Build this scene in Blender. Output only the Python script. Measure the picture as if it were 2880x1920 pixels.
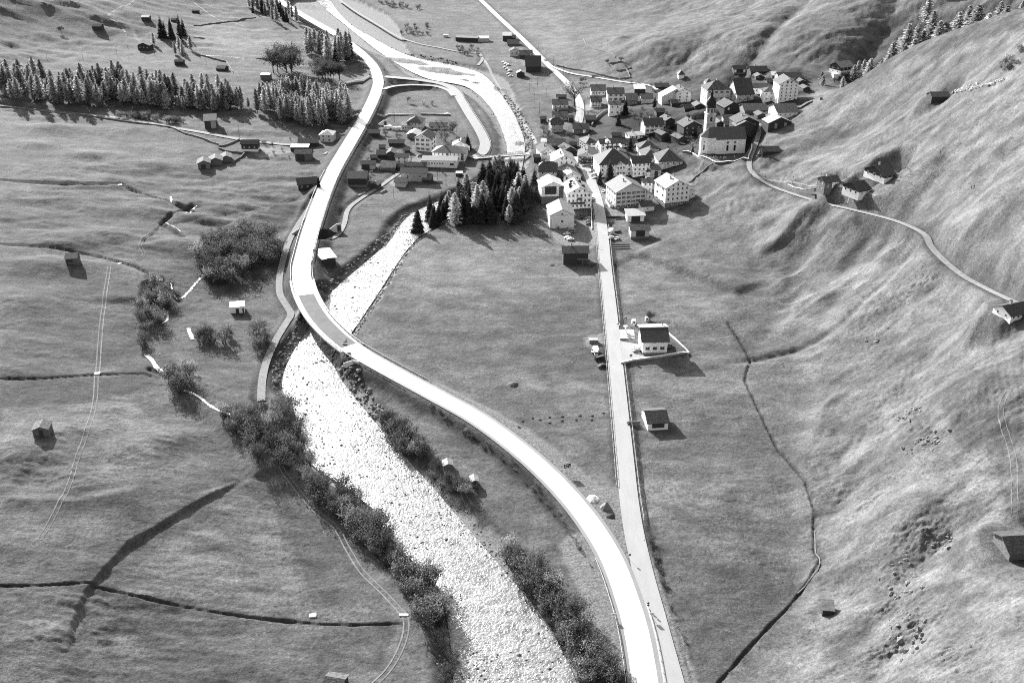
import bpy, bmesh, math, random
import numpy as np
from mathutils import Vector, Matrix

for o in list(bpy.data.objects): bpy.data.objects.remove(o)
SC = bpy.context.scene
COL = SC.collection
random.seed(7)
RAD = math.radians

# ------------------------------------------------------------------ camera, world, sun, exposure
CAMH, PITCH, FPX = 200.0, RAD(26.7), 2880.0        # metres above the valley floor, tilt, focal length in photo pixels
cam = bpy.data.cameras.new('camera'); cam.lens = 36.0; cam.sensor_width = 36.0
cam.clip_start = 1.0; cam.clip_end = 8000.0
camo = bpy.data.objects.new('camera', cam); COL.objects.link(camo)
camo.location = (0, 0, CAMH); camo.rotation_euler = (RAD(90) - PITCH, 0, 0)
SC.camera = camo
SUN_AZ, SUN_EL = RAD(-29.5), RAD(23.0)              # azimuth from +Y (negative = left), elevation
wd = bpy.data.worlds.new('World'); SC.world = wd; wd.use_nodes = True
nt = wd.node_tree; bg = nt.nodes['Background']
sky = nt.nodes.new('ShaderNodeTexSky'); sky.sky_type = 'NISHITA'; sky.sun_disc = False
sky.sun_elevation = SUN_EL; sky.sun_rotation = SUN_AZ; sky.dust_density = 3.0
bw = nt.nodes.new('ShaderNodeRGBToBW')              # black-and-white film
nt.links.new(sky.outputs[0], bw.inputs[0]); nt.links.new(bw.outputs[0], bg.inputs[0])
bg.inputs[1].default_value = 0.10
sl = bpy.data.lights.new('sun', 'SUN'); sl.energy = 4.6; sl.angle = RAD(0.53); sl.color = (1, 1, 1)
so = bpy.data.objects.new('sun', sl); COL.objects.link(so)
sdir = Vector((math.sin(SUN_AZ) * math.cos(SUN_EL), math.cos(SUN_AZ) * math.cos(SUN_EL), math.sin(SUN_EL)))
so.rotation_euler = sdir.to_track_quat('Z', 'Y').to_euler()
so.location = (-300, 500, 500)
SC.view_settings.view_transform = 'Standard'; SC.view_settings.look = 'None'
SC.view_settings.gamma = 1.0; SC.view_settings.use_curve_mapping = False
SC.view_settings.exposure = 1.66
SC.render.engine = 'CYCLES'
SC.cycles.use_denoising = False                     # a little grain, as on the film
SC.cycles.pixel_filter_type = 'BLACKMAN_HARRIS'; SC.cycles.filter_width = 1.05
SC.cycles.max_bounces = 4; SC.cycles.diffuse_bounces = 3; SC.cycles.glossy_bounces = 2

# ------------------------------------------------------------------ helpers
def smooth(a, b, x):
    t = np.clip((x - a) / (b - a), 0, 1); return t * t * (3 - 2 * t)
CT, ST = math.cos(PITCH), math.sin(PITCH)
def ray(u, v):
    a = (u - 1440.0) / FPX; t = (v - 960.0) / FPX
    return a, CT - t * ST, -ST - t * CT
def PZ(u, v, z):                                    # photo pixel + height -> world point
    a, dy, dz = ray(u, v); d = (CAMH - z) / (-dz)
    return (a * d, dy * d, z)
K = 2880.0 / 2352.0
def PK(u, v, z): return PZ(u * K, v * K, z)
_rt = np.random.default_rng(11).random((256, 256)).astype(np.float64)
def vnoise(x, y, s=0):
    x = np.asarray(x, float) + s * 17.31; y = np.asarray(y, float) + s * 5.77
    xi = np.floor(x).astype(int); yi = np.floor(y).astype(int); fx = x - xi; fy = y - yi
    fx = fx * fx * (3 - 2 * fx); fy = fy * fy * (3 - 2 * fy)
    g = lambda i, j: _rt[i & 255, j & 255]
    return ((g(xi, yi) * (1 - fx) + g(xi + 1, yi) * fx) * (1 - fy) + (g(xi, yi + 1) * (1 - fx) + g(xi + 1, yi + 1) * fx) * fy) * 2 - 1
def fbm(x, y, o=4, s=0):
    r = 0; a = 1.0
    for k in range(o):
        r = r + a * vnoise(x, y, s + k * 3); x = x * 2.03; y = y * 2.03; a *= .5
    return r
def poly_dist(X, Y, pts, margin):
    """distance, interpolated extra columns, signed side (+ = left of travel) for the points near the polyline"""
    pts = np.asarray(pts, float)
    m = (X > pts[:, 0].min() - margin) & (X < pts[:, 0].max() + margin) & (Y > pts[:, 1].min() - margin) & (Y < pts[:, 1].max() + margin)
    idx = np.nonzero(m)[0]
    x = X[idx]; y = Y[idx]
    best = np.full(x.shape, 1e9); ext = np.zeros((len(x), pts.shape[1] - 2)); side = np.zeros(len(x)); tt = np.zeros(len(x))
    for k in range(len(pts) - 1):
        ax, ay = pts[k, :2]; bx, by = pts[k + 1, :2]; ux, uy = bx - ax, by - ay; L = ux * ux + uy * uy + 1e-9
        t = np.clip(((x - ax) * ux + (y - ay) * uy) / L, 0, 1)
        dx = x - ax - t * ux; dy = y - ay - t * uy; d = np.sqrt(dx * dx + dy * dy)
        c = d < best
        best = np.where(c, d, best)
        if ext.shape[1]: ext[c] = (pts[k, 2:] + (pts[k + 1, 2:] - pts[k, 2:]) * t[:, None])[c]
        side = np.where(c, np.sign(ux * dy - uy * dx), side); tt = np.where(c, (k + t) / (len(pts) - 1), tt)
    return idx, best, ext, side, tt
def catmull(pts, n=6):
    pts = [np.asarray(p, float) for p in pts]; out = []
    P = [2 * pts[0] - pts[1]] + pts + [2 * pts[-1] - pts[-2]]
    for i in range(1, len(P) - 2):
        for k in range(n):
            t = k / n
            out.append(.5 * ((2 * P[i]) + (-P[i - 1] + P[i + 1]) * t + (2 * P[i - 1] - 5 * P[i] + 4 * P[i + 1] - P[i + 2]) * t * t + (-P[i - 1] + 3 * P[i] - 3 * P[i + 1] + P[i + 2]) * t ** 3))
    out.append(pts[-1]); return np.array(out)
def in_poly(x, y, poly):
    c = np.zeros(x.shape, bool); n = len(poly)
    for i in range(n):
        x1, y1 = poly[i][:2]; x2, y2 = poly[(i + 1) % n][:2]
        c ^= ((y1 > y) != (y2 > y)) & (x < (x2 - x1) * (y - y1) / ((y2 - y1) + 1e-12) + x1)
    return c

# ------------------------------------------------------------------ materials (neutral greys: black-and-white film)
def mat(name, base, rough=.8, var=.0, scale=1.0, bump=0.0, bscale=None, stretch=(1, 1, 1), spec=.3, detail=4.0, metal=0.0, lo=None, attr=None):
    """grey Principled material: noise varies the base between base*(1-var) and base*(1+var) with a little relief"""
    m = bpy.data.materials.new(name); m.use_nodes = True; n = m.node_tree.nodes; l = m.node_tree.links
    b = n['Principled BSDF']; b.inputs['Roughness'].default_value = rough; b.inputs['Specular IOR Level'].default_value = spec
    b.inputs['Metallic'].default_value = metal
    b.inputs['Base Color'].default_value = (base, base, base, 1)
    if var or bump:
        tc = n.new('ShaderNodeTexCoord'); mp = n.new('ShaderNodeMapping'); mp.inputs['Scale'].default_value = stretch
        l.new(tc.outputs['Object'], mp.inputs[0])
        nz = n.new('ShaderNodeTexNoise'); nz.inputs['Scale'].default_value = scale; nz.inputs['Detail'].default_value = detail; nz.inputs['Roughness'].default_value = .65
        l.new(mp.outputs[0], nz.inputs['Vector'])
        mr = n.new('ShaderNodeMapRange'); mr.inputs['From Min'].default_value = .3; mr.inputs['From Max'].default_value = .7
        mr.inputs['To Min'].default_value = base * (1 - var) if lo is None else lo; mr.inputs['To Max'].default_value = min(.92, base * (1 + var))
        l.new(nz.outputs['Fac'], mr.inputs['Value'])
        oi = n.new('ShaderNodeObjectInfo'); jm = n.new('ShaderNodeMapRange'); jm.inputs['To Min'].default_value = .86; jm.inputs['To Max'].default_value = 1.1
        l.new(oi.outputs['Random'], jm.inputs['Value'])
        mu = n.new('ShaderNodeMath'); mu.operation = 'MULTIPLY'; l.new(mr.outputs[0], mu.inputs[0]); l.new(jm.outputs[0], mu.inputs[1])
        l.new(mu.outputs[0], b.inputs['Base Color'])
        if bump:
            n2 = n.new('ShaderNodeTexNoise'); n2.inputs['Scale'].default_value = bscale or scale; n2.inputs['Detail'].default_value = 3
            l.new(mp.outputs[0], n2.inputs['Vector'])
            bp = n.new('ShaderNodeBump'); bp.inputs['Strength'].default_value = 1.0; bp.inputs['Distance'].default_value = bump
            l.new(n2.outputs['Fac'], bp.inputs['Height']); l.new(bp.outputs[0], b.inputs['Normal'])
    return m
M = {}
M['plaster'] = mat('plaster', .88, .9, .10, .6, .02, 3)
M['church_white'] = mat('fresh_limewash', .91, .9, .02, .4)
M['plaster_old'] = mat('plaster_old', .58, .9, .22, .5, .03, 3)
M['plaster_grey'] = mat('plaster_grey', .40, .9, .25, .5, .03, 3)
M['rubble'] = mat('rubble_stone', .15, .95, .45, 1.6, .08, 2.2)
M['timber'] = mat('dark_timber', .045, .85, .5, 1.2, .03, 4, (1, 1, 3))
M['timber_mid'] = mat('weathered_timber', .13, .85, .5, 1.2, .03, 4, (1, 1, 3))
M['timber_pale'] = mat('pale_timber', .30, .85, .4, 1.5, .02, 4)
M['slate'] = mat('slate_slabs', .085, .85, .85, 1.3, .12, 1.6, (1, 1.6, 1.6), spec=.2)
M['slate_dark'] = mat('dark_slate', .06, .75, .6, 1.4, .07, 2.0, spec=.25)
M['slate_pale'] = mat('pale_slate', .20, .7, .6, 1.3, .10, 1.6, spec=.35)
M['roof_eternit'] = mat('cement_roof', .085, .7, .3, 1.0, .02, 4, spec=.3)
M['metal_roof'] = mat('sheet_metal_roof', .46, .5, .15, .5, .01, 2, spec=.6)
M['shingle'] = mat('wood_shingle', .10, .9, .4, 1.6, .03, 3)
M['pane'] = mat('window_glass', .02, .12, spec=.6)
M['shutter'] = mat('dark_shutter', .06, .8, .2, 3)
M['frame_white'] = mat('white_frame', .75, .6)
M['door'] = mat('plank_door', .07, .8, .4, 2, .02, 5)
M['white'] = mat('white_paint', .8, .5, .05, 2)
M['asphalt_old'] = mat('worn_asphalt', .25, .62, .10, .35, .0, stretch=(1, .25, 1), spec=.5)
M['asphalt'] = mat('grey_asphalt', .17, .62, .12, .3, .0, stretch=(1, .4, 1), spec=.4)
M['asphalt_rough'] = mat('rough_asphalt', .13, .9, .15, .3, .0, spec=.08)
M['concrete_road'] = mat('concrete_carriageway', .46, .5, .14, .22, .0, spec=.5)
M['concrete'] = mat('concrete', .42, .8, .25, .7, .02, 3)
M['gravel'] = mat('gravel', .19, .95, .3, .7, .03, 5)
M['dirt'] = mat('dirt_track', .15, .95, .25, .8, .03, 4)
M['rut'] = mat('worn_rut', .115, .95, .3, .5, .03, 4)
M['steel'] = mat('galvanised_steel', .45, .45, .1, 3, metal=.3, spec=.5)
M['dark_metal'] = mat('dark_metal', .04, .5, spec=.5)
M['copper'] = mat('dark_copper', .02, .6, .3, 1.5, spec=.2)
M['pole'] = mat('pole_wood', .07, .9, .3, 2)
M['rock'] = mat('boulder_rock', .15, .9, .5, 1.0, .10, 1.5)
M['bark'] = mat('bark', .06, .95, .4, 3, .02, 6)
M['soil'] = mat('dark_soil', .05, .95, .4, 2, .05, 4)
M['car_white'] = mat('white_car_paint', .75, .3, spec=.6)
M['car_grey'] = mat('grey_car_paint', .25, .3, spec=.6)
M['car_dark'] = mat('dark_car_paint', .035, .3, spec=.6)
M['rubber'] = mat('rubber', .02, .8)
M['wool'] = mat('wool', .7, 1.0)
M['sign_dark'] = mat('dark_sign', .02, .5)
M['cloth'] = mat('dark_cloth', .03, .9)
M['skin'] = mat('skin', .35, .6)
def leafmat(name, base, var, trans):
    m = bpy.data.materials.new(name); m.use_nodes = True; n = m.node_tree.nodes; l = m.node_tree.links
    n.remove(n['Principled BSDF']); out = n['Material Output']
    gi = n.new('ShaderNodeNewGeometry'); oi = n.new('ShaderNodeObjectInfo')
    ad = n.new('ShaderNodeMath'); ad.operation = 'ADD'; l.new(gi.outputs['Random Per Island'], ad.inputs[0]); l.new(oi.outputs['Random'], ad.inputs[1])
    mr = n.new('ShaderNodeMapRange'); mr.inputs['From Max'].default_value = 2.0; mr.inputs['To Min'].default_value = base * (1 - var); mr.inputs['To Max'].default_value = base * (1 + var)
    l.new(ad.outputs[0], mr.inputs['Value'])
    d = n.new('ShaderNodeBsdfDiffuse'); t = n.new('ShaderNodeBsdfTranslucent'); mx = n.new('ShaderNodeMixShader'); mx.inputs[0].default_value = trans
    l.new(mr.outputs[0], d.inputs[0]); l.new(mr.outputs[0], t.inputs[0]); l.new(d.outputs[0], mx.inputs[1]); l.new(t.outputs[0], mx.inputs[2]); l.new(mx.outputs[0], out.inputs[0])
    return m
M['spruce'] = leafmat('spruce_needles', .06, .5, .25)
M['larch'] = leafmat('larch_needles', .40, .5, .5)
M['larch_pale'] = leafmat('pale_larch_needles', .52, .35, .5)
M['leaf'] = leafmat('shrub_leaves', .17, .6, .35)
M['leaf_pale'] = leafmat('pale_leaves', .32, .5, .4)
M['leaf_dark'] = leafmat('dark_leaves', .10, .5, .3)

# ground: grass tone and bare-soil mask come from mesh attributes, tufts from noise
def ground_mat():
    m = bpy.data.materials.new('meadow_ground'); m.use_nodes = True; n = m.node_tree.nodes; l = m.node_tree.links
    b = n['Principled BSDF']; b.inputs['Roughness'].default_value = .95; b.inputs['Specular IOR Level'].default_value = .1
    tc = n.new('ShaderNodeTexCoord')
    def nz(scale, det, st=(1, 1, 1), rough=.6):
        mp = n.new('ShaderNodeMapping'); mp.inputs['Scale'].default_value = st; l.new(tc.outputs['Object'], mp.inputs[0])
        t = n.new('ShaderNodeTexNoise'); t.inputs['Scale'].default_value = scale; t.inputs['Detail'].default_value = det; t.inputs['Roughness'].default_value = rough
        l.new(mp.outputs[0], t.inputs['Vector']); return t.outputs['Fac']
    def rng(v, a, b2, c, d):
        r = n.new('ShaderNodeMapRange'); r.inputs['From Min'].default_value = a; r.inputs['From Max'].default_value = b2; r.inputs['To Min'].default_value = c; r.inputs['To Max'].default_value = d
        l.new(v, r.inputs['Value']); return r.outputs[0]
    def mul(a, b2):
        r = n.new('ShaderNodeMath'); r.operation = 'MULTIPLY'; l.new(a, r.inputs[0]); l.new(b2, r.inputs[1]); return r.outputs[0]
    fine = rng(nz(1.1, 7, (1, .85, 1), .85), .36, .64, .58, 1.42)
    mid = rng(nz(.11, 6, (.95, 1.1, 1), .72), .33, .67, .64, 1.36)
    big = rng(nz(.025, 3), .3, .7, .88, 1.12)
    # tussocks and cropped spots: crisp darker and paler flecks, gathered in patches
    sp1 = mul(rng(nz(.85, 3, (1, .8, 1), .6), .55, .63, 0, 1), rng(nz(.05, 3), .42, .6, .15, 1))
    sp2 = mul(rng(nz(.32, 4, (.8, 1.2, 1), .7), .56, .66, 0, 1), rng(nz(.03, 2), .4, .6, .1, 1))
    def one_minus(v, k):
        r = n.new('ShaderNodeMath'); r.operation = 'MULTIPLY_ADD'; r.inputs[1].default_value = -k; r.inputs[2].default_value = 1.0; l.new(v, r.inputs[0]); return r.outputs[0]
    fleck = mul(one_minus(sp1, .38), one_minus(sp2, .30))
    pale = rng(nz(1.6, 2, (1, 1, 1), .5), .66, .72, 1.0, 1.5)
    fine = mul(mul(fine, fleck), pale)
    at = n.new('ShaderNodeAttribute'); at.attribute_name = 'tone'; at2 = n.new('ShaderNodeAttribute'); at2.attribute_name = 'bare'
    g = mul(mul(fine, mid), mul(big, at.outputs['Fac']))
    gs = n.new('ShaderNodeMath'); gs.operation = 'MULTIPLY'; gs.inputs[1].default_value = .092; l.new(g, gs.inputs[0])
    ds = n.new('ShaderNodeMath'); ds.operation = 'MULTIPLY'; ds.inputs[1].default_value = .15; l.new(rng(nz(1.3, 6, rough=.85), .36, .64, .35, 1.75), ds.inputs[0])
    mx = n.new('ShaderNodeMix'); mx.data_type = 'FLOAT'; l.new(at2.outputs['Fac'], mx.inputs[0]); l.new(gs.outputs[0], mx.inputs[2]); l.new(ds.outputs[0], mx.inputs[3])
    l.new(mx.outputs[0], b.inputs['Base Color'])
    bp = n.new('ShaderNodeBump'); bp.inputs['Strength'].default_value = .8; bp.inputs['Distance'].default_value = .55; l.new(nz(.45, 8, (.9, 1.1, 1), .72), bp.inputs['Height'])
    l.new(bp.outputs[0], b.inputs['Normal'])
    return m
M['ground'] = ground_mat()
def water_mat():
    m = bpy.data.materials.new('river_water'); m.use_nodes = True; n = m.node_tree.nodes; l = m.node_tree.links
    b = n['Principled BSDF']; b.inputs['Roughness'].default_value = .36; b.inputs['Specular IOR Level'].default_value = .45
    tc = n.new('ShaderNodeTexCoord')
    t = n.new('ShaderNodeTexNoise'); t.inputs['Scale'].default_value = .35; t.inputs['Detail'].default_value = 8; t.inputs['Roughness'].default_value = .7; l.new(tc.outputs['Object'], t.inputs['Vector'])
    mr = n.new('ShaderNodeMapRange'); mr.inputs['From Min'].default_value = .34; mr.inputs['From Max'].default_value = .6; mr.inputs['To Min'].default_value = .06; mr.inputs['To Max'].default_value = .27
    l.new(t.outputs['Fac'], mr.inputs['Value']); l.new(mr.outputs[0], b.inputs['Base Color'])      # broken, foaming shallow water
    t3 = n.new('ShaderNodeTexNoise'); t3.inputs['Scale'].default_value = .07; t3.inputs['Detail'].default_value = 5; t3.inputs['Distortion'].default_value = 1.0; l.new(tc.outputs['Object'], t3.inputs['Vector'])
    r3 = n.new('ShaderNodeMapRange'); r3.inputs['From Min'].default_value = .38; r3.inputs['From Max'].default_value = .62; r3.inputs['To Min'].default_value = .17; r3.inputs['To Max'].default_value = .36; l.new(t3.outputs['Fac'], r3.inputs['Value']); l.new(r3.outputs[0], b.inputs['Roughness'])
    t2 = n.new('ShaderNodeTexNoise'); t2.inputs['Scale'].default_value = 1.1; t2.inputs['Detail'].default_value = 7; t2.inputs['Distortion'].default_value = .6; l.new(tc.outputs['Object'], t2.inputs['Vector'])
    bp = n.new('ShaderNodeBump'); bp.inputs['Strength'].default_value = 1; bp.inputs['Distance'].default_value = .34; l.new(t2.outputs['Fac'], bp.inputs['Height']); l.new(bp.outputs[0], b.inputs['Normal'])
    return m
M['water'] = water_mat()

# ------------------------------------------------------------------ object helpers
def link(name, me, parent=None):
    o = bpy.data.objects.new(name, me); COL.objects.link(o)
    if parent: o.parent = parent
    return o
def tag(o, label, cat, group=None):
    o['label'] = label; o['category'] = cat
    if group: o['group'] = group
    return o
def empty(name, loc, rz=0.0, label=None, cat=None, group=None, scale=1.0):
    o = bpy.data.objects.new(name, None); COL.objects.link(o); o.location = loc; o.rotation_euler = (0, 0, rz); o.scale = (scale,) * 3
    o.empty_display_size = .5
    if label: tag(o, label, cat, group)
    return o
def mesh(name, verts, faces, mats, fm=None, smoothf=False):
    me = bpy.data.meshes.new(name); me.from_pydata([tuple(v) for v in verts], [], faces)
    for m_ in (mats if isinstance(mats, (list, tuple)) else [mats]): me.materials.append(M[m_])
    if fm is not None: me.polygons.foreach_set('material_index', fm)
    if smoothf: me.polygons.foreach_set('use_smooth', [True] * len(faces))
    me.update(); return me
class MB:
    def __init__(s): s.v = []; s.f = []; s.m = []
    def add(s, vs, fs, mi=0):
        k = len(s.v); s.v += [tuple(map(float, p)) for p in vs]; s.f += [tuple(i + k for i in f) for f in fs]; s.m += [mi] * len(fs); return s
    def box(s, x0, x1, y0, y1, z0, z1, mi=0):
        return s.add([(x0, y0, z0), (x1, y0, z0), (x1, y1, z0), (x0, y1, z0), (x0, y0, z1), (x1, y0, z1), (x1, y1, z1), (x0, y1, z1)],
                     [(0, 3, 2, 1), (4, 5, 6, 7), (0, 1, 5, 4), (1, 2, 6, 5), (2, 3, 7, 6), (3, 0, 4, 7)], mi)
    def cyl(s, a, b, r0, r1, n=7, mi=0, caps=True):
        a = Vector(a); b = Vector(b); d = (b - a).normalized(); q = d.to_track_quat('Z', 'Y')
        vs = []
        for p, r in ((a, r0), (b, r1)):
            for i in range(n):
                t = 2 * math.pi * i / n; vs.append(p + q @ Vector((r * math.cos(t), r * math.sin(t), 0)))
        fs = [(i, (i + 1) % n, n + (i + 1) % n, n + i) for i in range(n)]
        if caps: fs += [tuple(range(n - 1, -1, -1)), tuple(range(n, 2 * n))]
        return s.add(vs, fs, mi)
    def lathe(s, prof, n=8, mi=0, rot=0.0, cx=0, cy=0):
        vs = []
        for r, z in prof:
            for i in range(n):
                t = 2 * math.pi * i / n + rot; vs.append((cx + r * math.cos(t), cy + r * math.sin(t), z))
        fs = []
        for k in range(len(prof) - 1):
            for i in range(n): fs.append((k * n + i, k * n + (i + 1) % n, (k + 1) * n + (i + 1) % n, (k + 1) * n + i))
        fs.append(tuple(range((len(prof) - 1) * n, len(prof) * n)))
        return s.add(vs, fs, mi)
    def slab(s, quad, th, mi=0):                     # a thick plate under a polygon (upper face given, counter-clockwise from above)
        q = [Vector(p) for p in quad]; nrm = (q[1] - q[0]).cross(q[2] - q[0]).normalized()
        if nrm.z < 0: nrm = -nrm
        n = len(q); vs = q + [p - nrm * th for p in q]
        return s.add(vs, [tuple(range(n)), tuple(range(2 * n - 1, n - 1, -1))] + [(i, n + i, n + (i + 1) % n, (i + 1) % n) for i in range(n)], mi)
    def me(s, name, mats, smoothf=False): return mesh(name, s.v, s.f, mats, s.m, smoothf)
    def build(s, name, mats, parent=None, smoothf=False): return link(name, s.me(name, mats, smoothf), parent)
# ================================================================== TERRAIN
def PLZ(u, v, off=0.0):                             # height on the even left-facing slope of the right valley side
    a = (u - 1176) / 2352; dz = ray(u * K, v * K)[2]; d = 263 / (.55 * a - dz); return .55 * (a * d - 115) + off
# (u, v, z): photo point on a 2352-wide grid with the height judged for it; then plain world points outside the view
CTRL = [(1380,1500,.5),(1560,1568,.5),(1480,1300,.5),(1430,1000,0),(1200,800,0),(1100,620,0),(1300,560,.5),(1370,470,1.5),(1200,450,.5),(1080,400,0),
 (900,470,.5),(930,330,1),(900,280,1),(1000,230,2),(1200,150,2.5),(1250,250,2.5),(1150,60,4),(1000,40,4),(1200,0,6),(1050,0,6),(800,0,6),(650,0,8),
 (1650,1150,.4),(1750,1120,.5),(1550,1180,.5),(1650,1420,.6),(1550,900,.1),(1680,950,.3),(1100,700,0),(1250,680,.1),(1300,900,.1),(1000,620,0),(1200,600,.2),(1380,1050,.2),(1620,1568,.7),(1600,1300,.5),(1600,1050,0),(1560,800,0),(1500,620,.5),(1650,640,3),(1700,720,3),(1640,760,1),
 (750,1568,-.5),(900,1500,-1),(600,1400,-.5),(700,1200,-1),(420,1500,0),(250,1568,1),(0,1568,6),(130,1300,6.5),(450,1120,4.5),(500,1010,4),(300,1000,6),(200,860,6),
 (0,200,18),(0,260,15),(0,430,12.5),(0,600,10.4),(0,860,9.8),(0,1140,8.4),(0,1380,8),
 (550,850,0),(550,700,.5),(620,600,1),(600,450,3),(480,650,1),(350,600,5),(200,650,6.5),(400,480,5),(550,400,4),(700,400,3),(650,330,4),(480,280,6),(250,260,9),(250,400,9),
 (700,250,4),(600,200,5),(400,200,8),(200,150,13),(450,120,10),(330,100,13),(0,0,48),(100,60,28),(200,20,35),(350,10,25),(450,30,16),(550,60,10),(600,100,8),(600,20,12),
 # village and church spur
 (1300,400,1.5),(1330,260,3),(1400,300,6),(1420,380,3.5),(1500,330,8),(1560,240,14),(1480,250,11),(1400,215,6),(1640,230,20),(1760,225,26),(1850,230,31),(1950,158,33),(1820,160,32),(1700,165,24),
 (1560,168,15),(1450,180,8),(1660,362,16),(1600,380,11),(1520,400,5),(1735,372,21),(1760,290,28),(1600,430,8),(1600,480,4.5),(1550,490,2.5),(1500,520,1),(1480,560,1),(1700,470,12),(1660,560,5),
 # right-hand slopes
 (1760,760,1.0),(1800,720,2.5),(1700,620,3.0)] + [(u, v, PLZ(u, v, o)) for u, v, o in ((1800,430,1),(1900,440,2),(2020,405,2),(1800,520,-2),(1760,560,-2.5),(1850,590,-2),(1900,520,1),(1950,560,-1),(2000,480,2),(2090,540,-1),(2000,640,-2),(1900,680,-3),(1850,650,-3),(2080,620,0),(2000,780,-3))] + [
 (2150,640,32),(2250,640,40),(2352,690,50),(2352,550,61),(2352,400,72.5),(2200,400,56),(2352,250,84),(2352,170,93),(2352,100,102),(2352,35,108),(2200,75,92),(2050,135,70),(1960,200,43.5),(1880,236,32),
 (2160,225,68),(2160,300,63),(1950,300,39),(2050,300,51),(2250,480,57),(1850,330,31),
 (1850,850,2),(1750,900,.5),(2200,800,31),(2050,850,13),(2352,850,45),(2352,1000,38),(2150,1000,24),(2000,1000,9.5),(1900,1000,2.5),(1830,1050,.8),(1900,1200,1.2),(1880,1300,.8),(2000,1200,11),(2150,1150,22),
 (2320,1250,31),(2352,1400,34),(2352,1568,38),(2150,1350,20),(2150,1568,22),(2000,1400,9.5),(1930,1400,2.5),(1850,1500,1.8),(1950,1568,8),(1750,1500,.8),(1700,1300,.5),(2200,700,31),
 # mountain flank behind the village
 (1320,0,12),(1600,0,29),(1800,0,49),(2000,0,67),(1400,130,14),(1500,100,27),(1700,80,40),(1900,80,50),(1300,80,6),(1350,150,6)]
WCTRL = [(-700,1200,110),(-600,1500,160),(-300,1500,60),(0,1600,15),(100,1900,20),(300,1300,95),(370,1000,105),(430,830,115),(500,1200,180),(400,1600,180),(0,2300,60),(700,2300,280),(-800,2300,250),
 (-700,700,70),(-500,500,32),(-420,300,18),(-300,130,12),(-100,110,2),(60,110,14),(150,120,50),(230,200,72),(270,330,84),(340,450,116),(420,600,136),(330,600,112),(326,775,40),(282,760,29),(370,800,62),(310,850,46),(700,700,220),(700,1500,260)]
cp = np.array([PK(*c) for c in CTRL] + WCTRL, float)
def tps_fit(P):
    n = len(P); S = 200.0; x = P[:, :2] / S
    d2 = ((x[:, None] - x[None]) ** 2).sum(-1); Km = np.where(d2 > 0, .5 * d2 * np.log(d2 + 1e-12), 0) + np.eye(n) * 2e-4
    A = np.zeros((n + 3, n + 3)); A[:n, :n] = Km; A[:n, n] = 1; A[:n, n + 1:] = x; A[n, :n] = 1; A[n + 1:, :n] = x.T
    w = np.linalg.solve(A, np.concatenate([P[:, 2], np.zeros(3)])); return x, w, S
TX, TW, TS = tps_fit(cp)
def tps(X, Y):
    out = np.zeros(X.shape); q = np.stack([X, Y], -1) / TS
    for i in range(0, len(q), 4000):
        d2 = ((q[i:i + 4000, None] - TX[None]) ** 2).sum(-1)
        out[i:i + 4000] = (.5 * d2 * np.log(d2 + 1e-12)) @ TW[:-3] + TW[-3] + q[i:i + 4000] @ TW[-2:]
    return out
# coarse lattice of the smooth base, read back bilinearly/cubically
GX = np.arange(-1900, 1901, 12.0); GY = np.arange(60, 2421, 12.0)
gx, gy = np.meshgrid(GX, GY); GB = tps(gx.ravel(), gy.ravel()).reshape(gx.shape)
def base_h(X, Y):
    fx = np.clip((X - GX[0]) / 12, 1, len(GX) - 3.001); fy = np.clip((Y - GY[0]) / 12, 1, len(GY) - 3.001)
    i = fx.astype(int); j = fy.astype(int); tx = fx - i; ty = fy - j
    def w(t): return (-.5*t+t*t-.5*t**3, 1-2.5*t*t+1.5*t**3, .5*t+2*t*t-1.5*t**3, -.5*t*t+.5*t**3)
    wx = w(tx); wy = w(ty); r = 0
    for b_ in range(4):
        for a_ in range(4): r = r + GB[j + b_ - 1, i + a_ - 1] * wx[a_] * wy[b_]
    return r

# river: centre line with half widths, from the left and right water edges
RL = [(690,-30,2.5),(730,8,2),(782,52,1.8),(870,125,1.5),(960,182,1),(1060,203,.6),(1112,240,.2),(1148,292,-.3),(1163,360,-.9),(1090,425,-1.4),(948,490,-1.8),(890,558,-2.1),(765,668,-2.4),(715,745,-2.5),(665,825,-2.6),(650,888,-2.6),(675,932,-2.7),(690,1000,-2.7),(716,1062,-2.8),(830,1142,-2.8),(905,1240,-2.9),(1000,1340,-3),(1030,1420,-3),(1046,1568,-3),(1050,1700,-3)]
RR = [(745,-30,2.5),(800,48,2),(868,92,1.8),(950,128,1.5),(1040,142,1),(1112,164,.6),(1158,215,.2),(1192,280,-.3),(1204,352,-.9),(1165,440,-1.4),(1000,520,-1.8),(938,568,-2.1),(862,680,-2.4),(806,762,-2.5),(762,815,-2.6),(775,860,-2.6),(815,915,-2.7),(858,968,-2.7),(900,1018,-2.8),(985,1110,-2.8),(1105,1250,-2.9),(1205,1368,-3),(1265,1450,-3),(1322,1568,-3),(1360,1700,-3)]
rl = catmull([PK(*p) for p in RL], 6); rr = catmull([PK(*p) for p in RR], 6)
rc = (rl + rr) / 2; rhw = np.linalg.norm(rl - rr, axis=1) / 2
_ks = np.array([.72 if i < 42 else 1.0 for i in range(len(rc))]); _ks = np.convolve(np.pad(_ks, 4, mode='edge'), np.ones(9) / 9, 'valid')
rl = rc + (rl - rc) * _ks[:, None]; rr = rc + (rr - rc) * _ks[:, None]; rhw = rhw * _ks
RIV = np.column_stack([rc[:, :2], rc[:, 2], rhw])

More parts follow.
